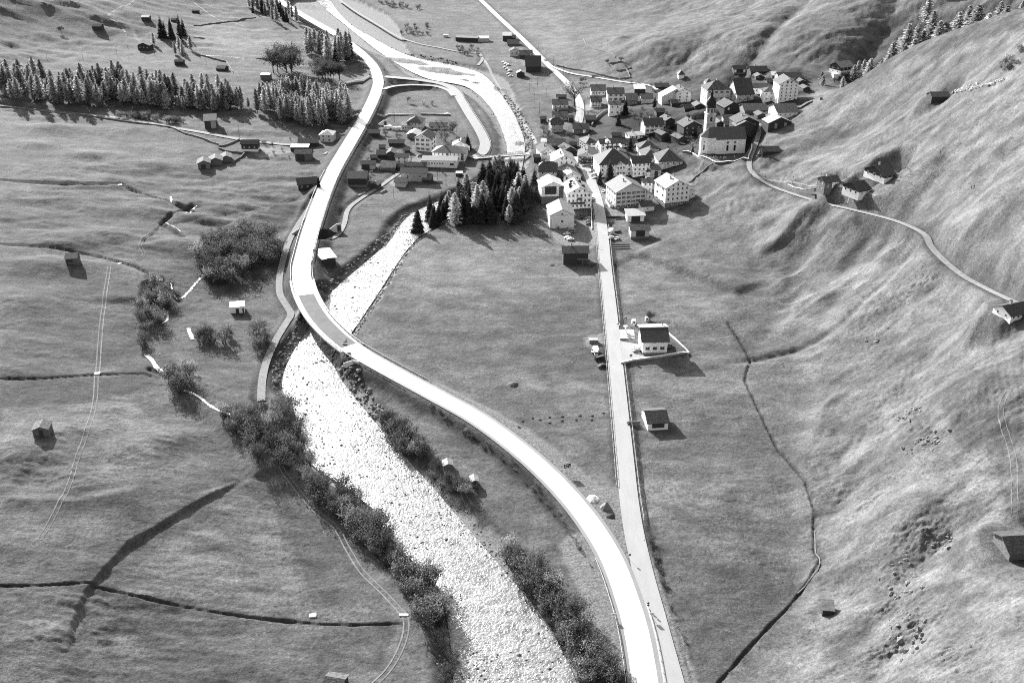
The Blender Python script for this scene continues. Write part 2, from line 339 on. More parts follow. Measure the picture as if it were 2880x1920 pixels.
# roads: photo points with the height of the road surface
def road(pts, n=6): return catmull([PK(*p) for p in pts], n)
HWY = road([(560,-60,9),(640,0,8.5),(700,38,8),(780,84,7.5),(846,138,7.2),(868,180,7),(862,215,6.8),(836,270,6.5),(800,332,6.3),(765,392,6.1),(740,448,5.8),(715,520,5.5),(699,580,5.2),(692,620,5),(700,668,5),(728,722,4.8),(770,768,4.6),(820,806,4.2),(900,852,3.6),(1000,906,2.8),(1100,962,2.1),(1200,1036,1.5),(1280,1110,1.1),(1348,1190,.9),(1404,1280,.8),(1442,1380,.8),(1464,1460,.8),(1482,1568,.8),(1492,1660,.8),(1500,1760,.8)])
OLD = road([(1060,-40,7),(1104,0,6.2),(1150,44,5.2),(1200,90,4.2),(1258,148,3.4),(1302,190,3.2),(1326,222,3.2),(1333,252,3.0),(1328,282,2.8)])
OLD2 = road([(1318,360,2.0),(1338,374,2.0),(1352,402,1.9),(1366,440,1.8),(1376,480,1.6),(1384,540,1.3),(1390,610,1.0),(1400,700,.7),(1412,820,.6),(1424,940,.6),(1436,1060,.6),(1444,1140,.6),(1456,1220,.7),(1476,1310,.75),(1500,1400,.75),(1524,1490,.75),(1545,1568,.75),(1566,1650,.75)])
RAMP1 = road([(884,176,7),(930,180,6.2),(980,186,5),(1020,194,4.2),(1045,208,3.6),(1060,232,3.2),(1078,262,2.8),(1096,290,2.4),(1108,312,2),(1114,330,1.6),(1108,350,1.2),(1094,360,1.0)])
RAMP2 = road([(880,205,6.8),(905,198,6.2),(950,195,5.2),(1000,198,4.4),(1030,208,3.9),(1042,220,3.6)])
HILL = road([(1745,283,27),(1742,310,25),(1732,340,22),(1722,366,20),(1722,386,20),(1738,406,20.5)] + [(u, v, PLZ(u, v, 1)) for u, v in ((1775,428),(1830,448),(1890,466),(1960,482),(2040,502),(2090,520),(2125,540),(2138,565),(2165,595),(2210,632))] + [(2260,660,40),(2310,684,44.5),(2360,705,49),(2420,730,54)])
SIDE = road([(1266,152,3.6),(1310,168,4),(1370,178,5),(1430,188,7),(1490,196,9.5),(1510,206,11.5)])
LEFTRD = road([(-60,236,16.5),(0,243,14.8),(80,252,13),(170,261,11),(250,268,9.3),(330,280,7.9),(400,293,6.9),(470,305,6.2),(540,318,5.4),(600,326,4.8),(660,332,4.3),(720,333,4.1)], 5)
# gravel lane along the left foot of the embankment and under the highway
LANE = road([(722,455,3),(712,475,2.6),(690,508,2.0),(668,545,1.6),(655,580,1.3),(645,620,1.2),(641,655,1.1),(645,680,1.0),(660,705,.8),(668,722,.7),(655,745,.6),(634,780,.5),(612,830,.3),(602,875,.2),(600,920,.1)], 5)
LANE2 = road([(722,562,0.9),(750,551,.8),(775,540,.7),(790,515,.6),(800,480,.6),(830,455,.6),(870,430,.7),(905,405,.8),(925,392,1)], 5)
UPRIV = road([(780,0,4.5),(810,22,4.4),(860,52,4.2),(910,82,4),(960,100,3.6),(1010,110,3.3),(1060,120,3),(1095,122,2.8),(1108,135,2.6),(1098,150,2.3)], 5)
DRIVE = road([(2296,560,0)], 1) if False else None
def smp(pts, n=5): return catmull([PK(u, v, 0) for u, v in pts], n)
def norms0(p):
    d = np.gradient(p[:, :2], axis=0); d /= np.linalg.norm(d, axis=1)[:, None] + 1e-9; return np.column_stack([-d[:, 1], d[:, 0]])
def sub(p, u0, v0, u1, v1):                          # piece of a centre line between two photo points
    uv = []
    for q in p:
        dx, dy, dz = q[0], q[1], q[2] - CAMH; dep = dy * CT - dz * ST; uv.append((1176 + 2352 * dx / dep, 784 - 2352 * (dy * ST + dz * CT) / dep))
    uv = np.array(uv); a = np.argmin(np.hypot(*(uv - (u0, v0)).T)); b = np.argmin(np.hypot(*(uv - (u1, v1)).T))
    return p[min(a, b):max(a, b) + 1]
ROADCUT = [(HWY, 5.2, 8.0), (OLD, 3.6, 5), (OLD2, 3.4, 3.5), (RAMP1, 4.0, 5.0), (RAMP2, 2.6, 3.0), (HILL, 1.9, 4.0), (SIDE, 1.8, 3), (LEFTRD, 2.0, 3), (LANE, 1.9, 3), (LANE2, 1.7, 3), (UPRIV, 1.8, 3)]

# scarps: the ground LEFT of the travelled line (seen from above) is higher by h
def PKL(pts, z): return np.array([PK(u, v, z)[:2] for u, v in pts])
SCARP = [  # pts, z, h, half-width of the bank, reach of the terrace
 (PKL([(160,1520),(172,1450),(205,1375),(300,1268),(420,1190),(500,1140),(572,1098)], 2), 1.15, 1.8, 28),
 (PKL([(372,880),(400,905),(460,960),(520,1010),(560,1060),(575,1095),(590,1110)], 1), 2.2, 6.0, 30),
 (PKL([(260,1420),(-60,1370)], 6), 0.0, 2.0, 20),
 (PKL([(330,1120),(180,1150),(0,1150)], 7), 1.8, 6.0, 40),
 (PKL([(320,700),(330,660),(370,640)], 3), 2.0, 3.0, 30),
 (PKL([(470,540),(560,505),(640,470),(702,462)], 2), -3.2, 4.5, 25),
 (PKL([(1450,575),(1490,588),(1560,620),(1640,655),(1700,685)], 2), 3.0, 4.0, 40),
 (PKL([(2030,500),(1960,520),(1850,490),(1720,480)], 28), -1.8, 9.0, 40),
 (PKL([(1890,232),(1760,240),(1640,252),(1500,250)], 22), -2.0, 5, 30),
 (PKL([(880,1015),(1000,1080),(1120,1210),(1240,1330)], 0), 0.0, 3, 15),
]
# mounds and hollows: u, v, z of the place, height, radius across, radius along the view
MOUND = [(330,480,6,1.6,16,10),(150,560,8,2.0,18,9),(250,540,8,1.6,16,8),(110,620,7,2.2,20,9),(420,560,5,1.8,20,9),(60,700,8,1.5,20,12),(280,300,8,1.2,22,10),(120,300,10,1.8,18,9),(80,340,10,1.4,15,7),(210,360,9,1.6,16,7),(360,380,7,1.3,18,8),(150,1000,6,1.4,16,10),
 (70,1050,7,1.6,14,8),(300,1040,6,1.4,12,7),(380,1010,5,1.2,12,6),(230,1120,6,1.5,16,7),(1840,486,24,6.5,22,8),(1765,500,15,5.0,15,7),(1850,565,18,-2.5,16,8),(1965,580,23,-2.5,12,7),(2060,600,28,-2.5,12,7),(2150,680,32,3,12,7),(1960,690,16,2.5,12,7),(2240,560,44,3,14,8),(2290,590,48,3.0,16,10),(1480,890,0,.5,7,3),(1330,712,0,-.8,6,3),(2200,930,29,4.0,10,10),(2270,730,42,1.5,9,6),(1450,700,.2,.5,10,3),
 (960,1000,0,.5,14,6),(1150,760,0,.6,18,5),(950,720,0,.5,14,4),(1100,700,0,.5,20,4),(2000,900,10,2.0,14,8),(2060,720,16,2.2,14,8),(1950,760,7,1.6,16,8),(1900,290,33,-2.0,20,18),(1990,275,44,2.0,20,12),(2080,330,53,2.4,26,12),(2000,350,46,-1.6,26,9),(2180,350,62,2,30,10),(2250,300,73,-2,26,10),
 (1500,110,26,2.5,10,20),(1420,105,12,3,9,14),(1380,95,9,2,8,10),(2240,900,33,1.5,10,10),(2050,1020,14,2,7,9),(2080,1180,17,2.2,8,8),(2020,1310,10,1.8,9,8),(2200,1200,26,-2.5,6,8),(2120,1270,18,-2,6,7)]
# gullies cut into the slopes
GULLY = [(PKL([(2230,470),(2170,505),(2110,535),(2050,560),(1980,590),(1930,620),(1880,655)], 26), 2.0, 6.0), (PKL([(2040,520),(2000,545),(1940,575),(1880,600)], 26), 1.6, 5.0),
 (PKL([(2140,620),(2080,650),(2020,680),(1950,705),(1880,720),(1760,735),(1670,745)], 18), 1.2, 2.0),(PKL([(1900,500),(1850,540),(1800,570)], 22), 2.5, 6.0),
 (PKL([(2110,880),(2080,930),(2040,970),(1980,1040),(1930,1110)], 18), 1.6, 3.5),(PKL([(2200,1210),(2120,1290),(2050,1350),(1980,1420)], 20), 2.0, 4.0),(PKL([(2080,1480),(2000,1560)], 14), 1.5, 3.5),(PKL([(2230,750),(2150,800),(2060,870),(1980,930),(1900,980)], 24), 1.5, 4.0),
 (PKL([(1930,0),(1850,40),(1780,80),(1700,120),(1620,150),(1560,166)], 42), 5.0, 9.0),(PKL([(2110,0),(2040,50),(1960,100)], 55), 4.0, 10.0),(PKL([(1760,0),(1640,60),(1560,110)], 38), 2.0, 10.0),(PKL([(1560,0),(1480,60),(1420,100)], 24), 1.5, 8.0)]
DITCH = [(PKL([(-20,890),(100,880),(222,858),(330,845),(345,850)], 6), .9, 1.0),(PKL([(-20,1390),(100,1380),(205,1364),(400,1388),(600,1408),(730,1417),(800,1419),(925,1414)], 1.5), .7, .6),(PKL([(-20,430),(150,432),(275,425),(330,440),(400,458),(440,470)], 8), 1.4, 2.2),
 (PKL([(440,470),(400,490),(370,515),(420,545)], 5), 1.4, 2.0),(PKL([(-10,575),(120,580),(230,590),(310,606),(380,640),(410,670)], 7), 1.1, 1.6),(PKL([(1670,745),(1700,780),(1725,820),(1715,850),(1712,870),(1740,930),(1790,1030),(1850,1110),(1870,1180),(1872,1270),(1885,1292),(1850,1340),(1760,1440),(1650,1568)], 1), .6, .65),
 (PKL([(345,848),(375,860)], 3), 1, 2),(PKL([(700,440),(620,460),(540,480),(460,500),(370,525),(330,570)], 4), .5, 1.2)]
_n = norms0(OLD2); DITCH.append((OLD2[6:, :2] + _n[6:] * 5.4, .55, .9))
BIGDITCH = PKL([(330,845),(310,760),(345,700),(400,680),(450,660)], 2)
def side_mask(X, Y):                                 # 1 on the right-hand slopes, 0 on the valley floor
    e = 4.0
    s = np.hypot(base_h(X + e, Y) - base_h(X - e, Y), base_h(X, Y + e) - base_h(X, Y - e)) / (2 * e)
    return smooth(.05, .30, s)
def height(X, Y, info=False):
    X = np.asarray(X, float).ravel(); Y = np.asarray(Y, float).ravel()
    H = base_h(X, Y); st = side_mask(X, Y) ; right = smooth(20, 70, X - .05 * Y)
    far = smooth(700, 850, Y)
    # slopes: ribs and gullies that run down the fall line
    ex, ey = -.90, -.43
    al = X * ex + Y * ey; ac = -X * ey + Y * ex
    wob = fbm(X / 60, Y / 60, 2, 5) * 14
    r1 = 1 - np.abs(vnoise(al / 130, (ac + wob) / 34, 1)); r2 = 1 - np.abs(vnoise(al / 45, (ac + wob * .6) / 12, 2)); r3 = fbm(al / 9, (ac + wob * .4) / 4.5, 4, 9)
    H = H + st * right * ((3.4 - 1.4 * far) * (r1 - .5) + 1.0 * (r2 - .5) * (1 + .6 * far) + .30 * r3 * (1 + 1.2 * far))
    H = H + st * right * .26 * np.abs(fbm(al / 2.8, ac / 2.2, 3, 14)) * smooth(380, 280, Y)
    # cattle terracettes along the contours of the steep grass
    tp_ = smooth(-.1, .5, fbm(X / 30, Y / 30, 2, 61)); H = H + st * right * tp_ * .13 * np.sin(H * 6.283 / 1.7 + 2.5 * fbm(X / 14, Y / 14, 2, 62)) * (1 + smooth(300, 500, Y))
    # meadows: hummocks drawn out across the slope, stronger on the left-hand fan
    left = smooth(-20, -110, X + .08 * Y)
    hum = fbm((X + .35 * Y) / 30, Y / 11, 4, 20); hum2 = fbm((X + .3 * Y) / 9, Y / 3.6, 3, 31)
    patch = smooth(-.25, .6, fbm(X / 90, Y / 90, 2, 41))
    H = H + left * (.25 + .75 * patch) * (1.0 * hum + .26 * hum2) * (1 + .5 * smooth(500, 900, Y))
    H = H + (1 - left) * (1 - st) * (.10 * hum + .05 * hum2)
    for pts, h, w, L in SCARP:
        if not h: continue
        i, d, _, sd, t = poly_dist(X, Y, pts, L + 5)
        endf = smooth(0, .12, t) * smooth(1, .9, t); s = d * sd
        H[i] += h * (smooth(-w * .5, w * .5, s) - .35) * smooth(L, w, d) * endf
    for u, v, z, h, ra, rb in MOUND:
        if u < 700: h *= 1.5
        x0, y0, _ = PK(u, v, z); r = ((X - x0) / ra) ** 2 + ((Y - y0) / (rb * 1.3)) ** 2; m = r < 6
        H[m] += h * np.exp(-r[m])
    for pts, h, w in GULLY:
        i, d, _, sd, t = poly_dist(X, Y, pts, w * 3)
        H[i] -= h * np.exp(-(d / w) ** 2) * smooth(0, .15, t) * smooth(1, .85, t)
    for pts, h, w in DITCH:
        i, d, _, sd, t = poly_dist(X, Y, pts, 6)
        d = d + .3 * vnoise(X[i] / 4, Y[i] / 4, 3)
        H[i] -= h * smooth(w, w * .3, d)
    for u, v, z, ra, rb, amp in ROUGH:               # broken ground round the outcrops
        x0, y0, _ = PK(u, v, z); r = ((X - x0) / ra) ** 2 + ((Y - y0) / rb) ** 2; m = r < 3
        H[m] += amp * np.exp(-r[m]) * (.55 * np.abs(fbm((X[m] + .4 * Y[m]) / 2.2, Y[m] / 1.5, 3, 51)) + .25 * fbm(X[m] / 5, Y[m] / 5, 2, 57))
    # small uneven relief everywhere: cattle steps and tussocks
    rel = np.abs(fbm((X + .3 * Y) / 4.2, Y / 2.4, 3, 90)); pt2 = smooth(-.3, .5, fbm(X / 28, Y / 22, 2, 95))
    H = H + (.10 + .22 * pt2 * (left + .6 * st * right)) * (rel - .4)
    for fn in FLATS:
        poly, z, b = fn
        p = np.array(poly + [poly[0]], float)
        i, d, e, sd, t = poly_dist(X, Y, p, b + 2)
        ins = in_poly(X[i], Y[i], poly); w = np.where(ins, 1.0, smooth(b, 0, d)); H[i] = H[i] * (1 - w) + (z) * w
    emb = np.zeros(len(X))
    for pts, hw, b in ROADCUT:
        i, d, e, sd, t = poly_dist(X, Y, pts, hw + b + 3)
        w = smooth(hw + b, hw + .4, d); tgt = e[:, 0] - .16 - .00025 * Y[i]
        H[i] = H[i] * (1 - w) + tgt * w
        emb[i] = np.maximum(emb[i], w)
    i, d, e, sd, t = poly_dist(X, Y, RIV, 60)
    hw = e[:, 1] + .9 * vnoise(X[i] / 9, Y[i] / 9, 3); wl = e[:, 0]
    bed = wl - .9; bank = smooth(hw + 7.0, hw - .5, d)
    H[i] = H[i] * (1 - bank) + np.minimum(bed, H[i]) * bank
    for u, v, z, h, ra, rb, rot in BARS:
        x0, y0, _ = PK(u, v, z); dx = X - x0; dy = Y - y0; c_, s_ = math.cos(rot), math.sin(rot); p_ = dx * c_ + dy * s_; q_ = -dx * s_ + dy * c_
        r = (p_ / ra) ** 2 + (q_ / rb) ** 2 + .35 * vnoise(X / 5, Y / 5, 22); m = r < 2.5; H[m] += h * np.exp(-np.maximum(r[m], 0) * 1.2)
    if info:
        rd = np.full(len(X), 99.0); rd[i] = d - hw
        return H, st * right, left, emb, rd, patch
    return H
ROUGH = [(2085,950,18,5,9,2.2),(2110,905,20,4,6,1.8),(2130,1010,21,4,5,1.8),(2075,1000,16,5,6,1.5),(2080,1230,17,6,6,1.4),(2150,1215,22,5,5,2.0),(2060,1390,14,6,6,2.0),(2095,1440,17,6,5,2.2),(2000,1160,10,6,7,1.2),(1960,1280,5,6,6,1.0),(2040,1320,12,7,7,1.2),(2080,690,20,8,8,1.4),(1990,740,12,8,8,1.0),(2200,1500,25,7,6,1.6),(2030,1500,12,6,6,1.4),(1830,520,18,12,12,1.0),(2160,640,33,6,7,1.2),(1450,118,16,9,14,1.5),(120,310,10,14,10,1.0),(230,370,9,12,8,1.1),(450,700,.5,8,8,.8),(480,900,0,10,8,.9)]
FLATS = []
BARS = [(930,140,1.2,1.7,30,9,-.6),(700,12,2,2.2,40,11,-.7),(1000,158,.8,1.6,20,7,-.3),(1030,167,.7,1.6,26,7,-.4),(1090,190,.4,1.3,7,4,-.5),(1066,184,.5,1.3,6,3,-.5),(1150,205,.3,1.4,14,5,-1.0),(1190,330,-.7,1.2,5,8,0)]
def flat(pts, z, b=2.0): FLATS.append(([PK(u, v, z)[:2] for u, v in pts], z, b))
flat([(1428,748),(1540,742),(1582,818),(1440,836)], .55, .5)              # filling-station yard
flat([(1365,1135),(1418,1112),(1445,1250),(1430,1300),(1400,1230)], .55, 3)
flat([(1612,352),(1730,335),(1726,372),(1640,382),(1615,372)], 16.5, 2.5)  # churchyard
flat([(1262,505),(1372,500),(1376,560),(1285,565)], .6, 1.5)               # garage yard
flat([(1330,400),(1300,385),(1335,372),(1370,385),(1378,410),(1360,412)], 1.8, 2)

for u, v, z, R in ((1908,434,PLZ(1908,434,0),5.5),(1984,444,PLZ(1984,444,0),5.5),(2042,408,PLZ(2042,408,0),8),(2352,728,48,10),(2350,1280,31,9),(2160,233,68,8),(1945,168,33,9)):
    x0, y0, _ = PK(u, v, z); FLATS.append(([(x0 + R * math.cos(k * .785), y0 + R * .6 + R * math.sin(k * .785)) for k in range(8)], z, 7.0))
# the mesh: rows denser near the foot of the slope, columns spread over the valley
NJ, NI = 985, 950
jj = np.arange(NJ); yr = (120 ** -.5 - jj / (NJ - 1) * (120 ** -.5 - 2300 ** -.5)) ** -2
ss = np.linspace(-.66, .66, NI)
FYm = np.repeat(yr[:, None], NI, 1); FXm = ss[None, :] * (.893 * FYm + 90)
Hm, ST_, LF_, EM_, RD_, PT_ = height(FXm, FYm, True)
HG = Hm.reshape(NJ, NI)
def gz(x, y):                                        # ground height read from the mesh
    x = np.asarray(x, float); y = np.asarray(y, float)
    j = np.clip((120 ** -.5 - np.maximum(y, 121) ** -.5) / (120 ** -.5 - 2300 ** -.5) * (NJ - 1), 0, NJ - 1.001)
    i = np.clip((x / (.893 * y + 90) + .66) / 1.32 * (NI - 1), 0, NI - 1.001)
    j0 = j.astype(int); i0 = i.astype(int); fj = j - j0; fi = i - i0
    r = (HG[j0, i0] * (1 - fi) + HG[j0, i0 + 1] * fi) * (1 - fj) + (HG[j0 + 1, i0] * (1 - fi) + HG[j0 + 1, i0 + 1] * fi) * fj
    return float(r) if r.ndim == 0 else r
_D = np.concatenate([np.arange(120, 600, 1.0), np.arange(600, 2000, 3.0)])
def hit(u, v):                                       # photo pixel -> the point of the ground it shows
    a, dy, dz = ray(u, v)
    zz = CAMH + dz * _D; g = gz(a * _D, dy * _D); k = np.nonzero(zz < g)[0]
    if len(k) == 0: d = _D[-1]
    else:
        k = max(1, k[0]); d0, d1 = _D[k - 1], _D[k]; e0 = zz[k - 1] - g[k - 1]; e1 = zz[k] - g[k]; d = d0 + (d1 - d0) * e0 / (e0 - e1 + 1e-9)
    x, y = a * d, dy * d
    return Vector((x, y, gz(x, y))), d
def hk(u, v): return hit(u * K, v * K)[0]
# grass tone and bare soil
tone = np.ones(NJ * NI); bare = np.zeros(NJ * NI)
XF = FXm.ravel(); YF = FYm.ravel()
def paint(poly, arr, val, soft=2.0, mul=False):
    P = [tuple(hk(u, v)[:2]) for u, v in poly]; p = np.array(P + [P[0]])
    i, d, e, sd, t = poly_dist(XF, YF, p, soft + 2)
    s = np.where(in_poly(XF[i], YF[i], P), d, -d) + soft * .5 * vnoise(XF[i] / 3, YF[i] / 3, 8)
    w = smooth(-soft, soft, s); arr[i] = arr[i] * (1 - w) + (arr[i] * val if mul else val) * w
def paint_line(pts, arr, val, hw, soft=.5, z=None):
    P = np.array([tuple(hk(u, v)[:2]) for u, v in pts]); i, d, e, sd, t = poly_dist(XF, YF, P, hw + 3)
    w = smooth(hw + soft, hw - soft, d + .5 * vnoise(XF[i] / 3, YF[i] / 3, 6)); arr[i] = arr[i] * (1 - w) + val * w
tone *= 1 + .14 * fbm(XF / 40, YF / 25, 3, 60)
tone *= 1 + ST_ * (.05 + .30 * fbm(XF / 7, YF / 5, 3, 70))
tone *= 1 - .14 * LF_
# darker, rough grass on embankments and along the water; stony banks
tone *= 1 - .38 * EM_
i = np.nonzero(RD_ < 8)[0]; nb = vnoise(XF[i] / 5, YF[i] / 5, 4)
bare[i] = np.maximum(bare[i], smooth(3.6, 1.4, RD_[i] + 1.8 * nb)); tone[i] *= 1 - .4 * smooth(9, 4, RD_[i])
paint([(0,862),(222,858),(345,845),(372,870),(300,905),(200,925),(0,935)], tone, .66, 1.0, True)
paint([(0,600),(230,600),(300,620),(330,700),(310,840),(0,880)], tone, .80, 3, True)
paint([(0,1110),(250,1130),(330,1130),(230,1190),(0,1170)], tone, .85, 3, True)
paint([(1440,780),(1400,770),(1240,775),(1170,800),(1180,850),(1400,880)], tone, .78, 1.5, True)
paint([(1500,1290),(1860,1290),(1840,1350),(1640,1568),(1560,1568)], tone, .80, 1.0, True)
paint([(2174,879),(2284,839),(2352,812),(2352,1200),(2300,1180),(2289,1051),(2201,1026),(2164,926)], tone, .72, 1.0, True)
paint([(2170,1240),(2200,1235),(2225,1240),(2215,1285),(2180,1290)], tone, .62, 1.0, True)
paint([(2250,1210),(2340,1195),(2345,1235),(2260,1250)], tone, .7, 1.5, True)
paint([(2040,40),(2352,-20),(2352,60),(2100,130),(1960,220),(1900,200)], tone, .62, 5, True)  # shade of the gully behind the crest, painted into the grass tone
paint([(1620,250),(1800,228),(1850,240),(1700,330),(1500,320),(1430,330),(1400,250)], tone, .55, 4, True)
paint([(1430,255),(1480,250),(1600,300),(1560,350),(1420,340)], tone, .6, 4, True)
paint([(880,300),(940,290),(1040,300),(1090,340),(1085,380),(950,420),(830,420),(850,340)], tone, .75, 3, True)
paint([(960,500),(1240,470),(1240,520),(960,545)], tone, .6, 3, True)
paint([(800,360),(760,440),(700,560),(730,640),(800,470),(830,420)], tone, .8, 2, True)
paint([(330,640),(450,560),(640,560),(640,650),(470,690),(400,720),(400,820),(320,800)], tone, .7, 4, True)
paint([(440,840),(580,830),(600,920),(520,960),(430,900)], tone, .8, 4, True)
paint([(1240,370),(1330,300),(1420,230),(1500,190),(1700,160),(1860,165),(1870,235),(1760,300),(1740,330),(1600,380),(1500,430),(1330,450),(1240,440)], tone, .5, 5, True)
paint([(1240,300),(1330,290),(1340,360),(1250,370)], tone, .7, 4, True)
paint([(450,540),(560,500),(680,462),(700,470),(640,540),(560,560)], tone, .55, 4, True)
# parcels of the flat fields, some with mowing lines
def mow(poly, f, amp, lam, ang):
    P = [tuple(hk(u, v)[:2]) for u, v in poly]; pa = np.array(P); m = (XF > pa[:, 0].min()) & (XF < pa[:, 0].max()) & (YF > pa[:, 1].min()) & (YF < pa[:, 1].max()); i = np.nonzero(m)[0]; i = i[in_poly(XF[i], YF[i], P)]; i2, d2, *_ = poly_dist(XF, YF, np.array(P + [P[0]]), 40); ed = np.full(len(XF), 40.0); ed[i2] = d2; wd_ = smooth(0, 1.0 + .012 * np.maximum(0, YF[i] - 250), ed[i] + .8 * vnoise(XF[i] / 3, YF[i] / 3, 4))
    tone[i] *= (1 + wd_ * 2.6 * (f - 1)) * (1 + wd_ * amp * np.sin((XF[i] * math.cos(ang) + YF[i] * math.sin(ang) + 1.2 * vnoise(XF[i] / 12, YF[i] / 12, 5)) * 6.283 / lam))
for pg_, f_, am_, la_, an_ in (([(950,560),(1260,545),(1385,600),(1390,660),(880,690)], 1.10, .05, 6, 1.5), ([(880,690),(1390,660),(1396,760),(1120,790),(840,760)], .94, .04, 9, 1.4), ([(1180,860),(1410,880),(1418,960),(1300,960)], 1.08, .05, 5, 1.2), ([(1330,1000),(1425,990),(1435,1100),(1390,1110)], .92, .04, 5, 1.3), ([(1450,1100),(1860,1110),(1870,1180),(1460,1190)], 1.12, .05, 7, 1.5), ([(1465,1195),(1870,1190),(1870,1285),(1490,1285)], 1.02, .06, 5, 1.5), ([(1445,900),(1720,900),(1800,1050),(1455,1060)], .94, .05, 6, 1.4), ([(1420,640),(1640,700),(1680,760),(1700,850),(1430,840)], 1.04, .04, 7, 1.3),
    ([(0,940),(300,920),(430,1000),(300,1080),(0,1080)], 1.08, .05, 8, 1.0), ([(0,1400),(200,1400),(150,1568),(0,1568)], 1.10, .05, 7, .8), ([(230,1390),(720,1430),(700,1568),(200,1568)], 1.0, .07, 9, .9), ([(320,1290),(560,1130),(640,1180),(700,1390),(250,1360)], 1.12, .04, 8, .8), ([(660,1110),(900,1380),(720,1400),(640,1180)], .92, .05, 4, .8), ([(740,1430),(920,1425),(880,1540),(720,1568)], .90, .06, 5, .7), ([(0,440),(270,435),(330,540),(0,560)], .90, .05, 8, 1.4), ([(440,190),(690,170),(700,220),(600,240),(450,200)], .95, .03, 9, 1.5), ([(430,60),(620,60),(690,110),(620,150),(440,110)], 1.14, .02, 9, 1.5), ([(1150,20),(1300,20),(1340,160),(1260,140)], 1.1, .03, 9, 1.5), ([(940,880),(1180,1000),(1280,1160),(1330,1290),(1160,1230),(1060,1060)], .93, .03, 6, 1.1), ([(1180,160),(1300,230),(1300,290),(1220,290)], .92, .03, 6, 1)):
    mow(pg_, f_, am_, la_, an_)
tone *= 1 + .20 * fbm(XF / 9, YF / 6, 3, 80) * (1 - .5 * ST_)
# bare ground: yards, lanes, gravel bars
for pg in ([(1365,1135),(1418,1112),(1452,1290),(1425,1270),(1396,1205)], [(1262,512),(1372,505),(1378,558),(1340,580),(1275,556)], [(1330,388),(1310,372),(1340,362),(1372,385),(1382,420),(1400,470),(1360,470),(1345,420)],
           [(560,340),(660,330),(690,345),(640,356),(600,365)], [(1340,775),(1385,765),(1390,790),(1350,795)], [(1170,100),(1240,140),(1260,165),(1200,150)], [(880,412),(920,398),(960,395),(905,430)],
           [(940,372),(990,330),(1000,350),(985,378)], [(1105,318),(1125,330),(1118,352),(1100,356)], [(1395,455),(1430,480),(1450,500),(1400,510)], [(1340,240),(1385,245),(1372,262),(1345,270)], [(662,712),(690,705),(690,722),(662,730)], [(1520,490),(1555,480),(1550,500),(1520,505)]):
    paint(pg, bare, 1.0, 1.2)
for ln, w in (([(1445,1250),(1472,1300),(1500,1380),(1535,1490),(1560,1568)], 4.6), ([(1400,1210),(1370,1150),(1300,1080),(1190,990),(1000,890)], 5.6), ([(1330,1250),(1390,1390),(1420,1500)], 6.0), ([(1690,365),(1725,345)], 1), ([(330,110),(300,60),(250,35),(310,0)], 1.5), ([(400,60),(560,50),(470,10)], 1.0)):
    paint_line(ln, bare, .8, w, 1.2)
def verge(P, off, hw, val, sc=4):
    Q = P[:, :2] + norms0(P) * off; i, d, e, sd, t = poly_dist(XF, YF, Q, hw + 3); w = smooth(hw + .8, hw - .8, d + 1.2 * vnoise(XF[i] / sc, YF[i] / sc, 9)); tone[i] *= 1 - (1 - val) * w
verge(sub(HWY, 850, 830, 1482, 1568), -8.0, 1.6, .5); verge(sub(HWY, 850, 830, 1280, 1110), 7.0, .8, .65); verge(OLD2[6:], 5.4, 1.0, .55); verge(sub(HWY, 780, 84, 700, 580), 9, 3, .7); verge(sub(HWY, 862, 215, 700, 580), -9, 3, .8)  # the old-road strip paints the ditch shadow into the grass tone
for pts_, h_, w_ in DITCH[:8]:
    i, d, e, sd, t = poly_dist(XF, YF, pts_, 5); w = smooth(w_ + .7, w_ * .4, d + .5 * vnoise(XF[i] / 2.5, YF[i] / 2.5, 7)); tone[i] *= 1 - .45 * w
bare = np.clip(bare, 0, 1)
me = bpy.data.meshes.new('ground')
co = np.column_stack([XF, YF, Hm]).astype(np.float32)
idx = np.arange(NJ * NI).reshape(NJ, NI); q = np.stack([idx[:-1, :-1], idx[:-1, 1:], idx[1:, 1:], idx[1:, :-1]], -1).reshape(-1, 4)
me.vertices.add(len(co)); me.vertices.foreach_set('co', co.ravel())
me.loops.add(len(q) * 4); me.loops.foreach_set('vertex_index', q.ravel().astype(np.int32))
me.polygons.add(len(q)); me.polygons.foreach_set('loop_start', np.arange(len(q), dtype=np.int32) * 4); me.polygons.foreach_set('use_smooth', np.ones(len(q), bool))
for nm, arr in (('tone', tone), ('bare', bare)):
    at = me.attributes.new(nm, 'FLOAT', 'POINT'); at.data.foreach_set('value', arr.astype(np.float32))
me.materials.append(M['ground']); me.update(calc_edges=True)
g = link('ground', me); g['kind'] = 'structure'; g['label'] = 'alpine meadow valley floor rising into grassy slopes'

# ------------------------------------------------------------------ strips: roads, water, tracks
def norms(p):
    d = np.gradient(p[:, :2], axis=0); d /= np.linalg.norm(d, axis=1)[:, None] + 1e-9; return np.column_stack([-d[:, 1], d[:, 0]])
def strip(name, pts, offs, mats, zoff=0.0, fm=None, thick=0.0, parent=None, z=None, kind='structure', label=None):
    """cross-section of lateral offsets (+ = left of travel) swept along pts"""
    pts = np.asarray(pts, float); nn = norms(pts); k = len(offs); vs = []; fs = []; ms = []
    for i, p in enumerate(pts):
        for o in offs:
            oo = o if np.isscalar(o) else o[0]; oz = 0 if np.isscalar(o) else o[1]
            vs.append((p[0] + nn[i, 0] * oo, p[1] + nn[i, 1] * oo, p[2] + zoff + oz))
    for i in range(len(pts) - 1):
        for j in range(k - 1):
            a = i * k + j; fs.append((a + 1, a, a + k, a + k + 1)); ms.append(0 if fm is None else fm[j])
    o = link(name, mesh(name, vs, fs, mats, ms), parent)
    if not parent:
        o['kind'] = kind
        if label: o['label'] = label
    return o
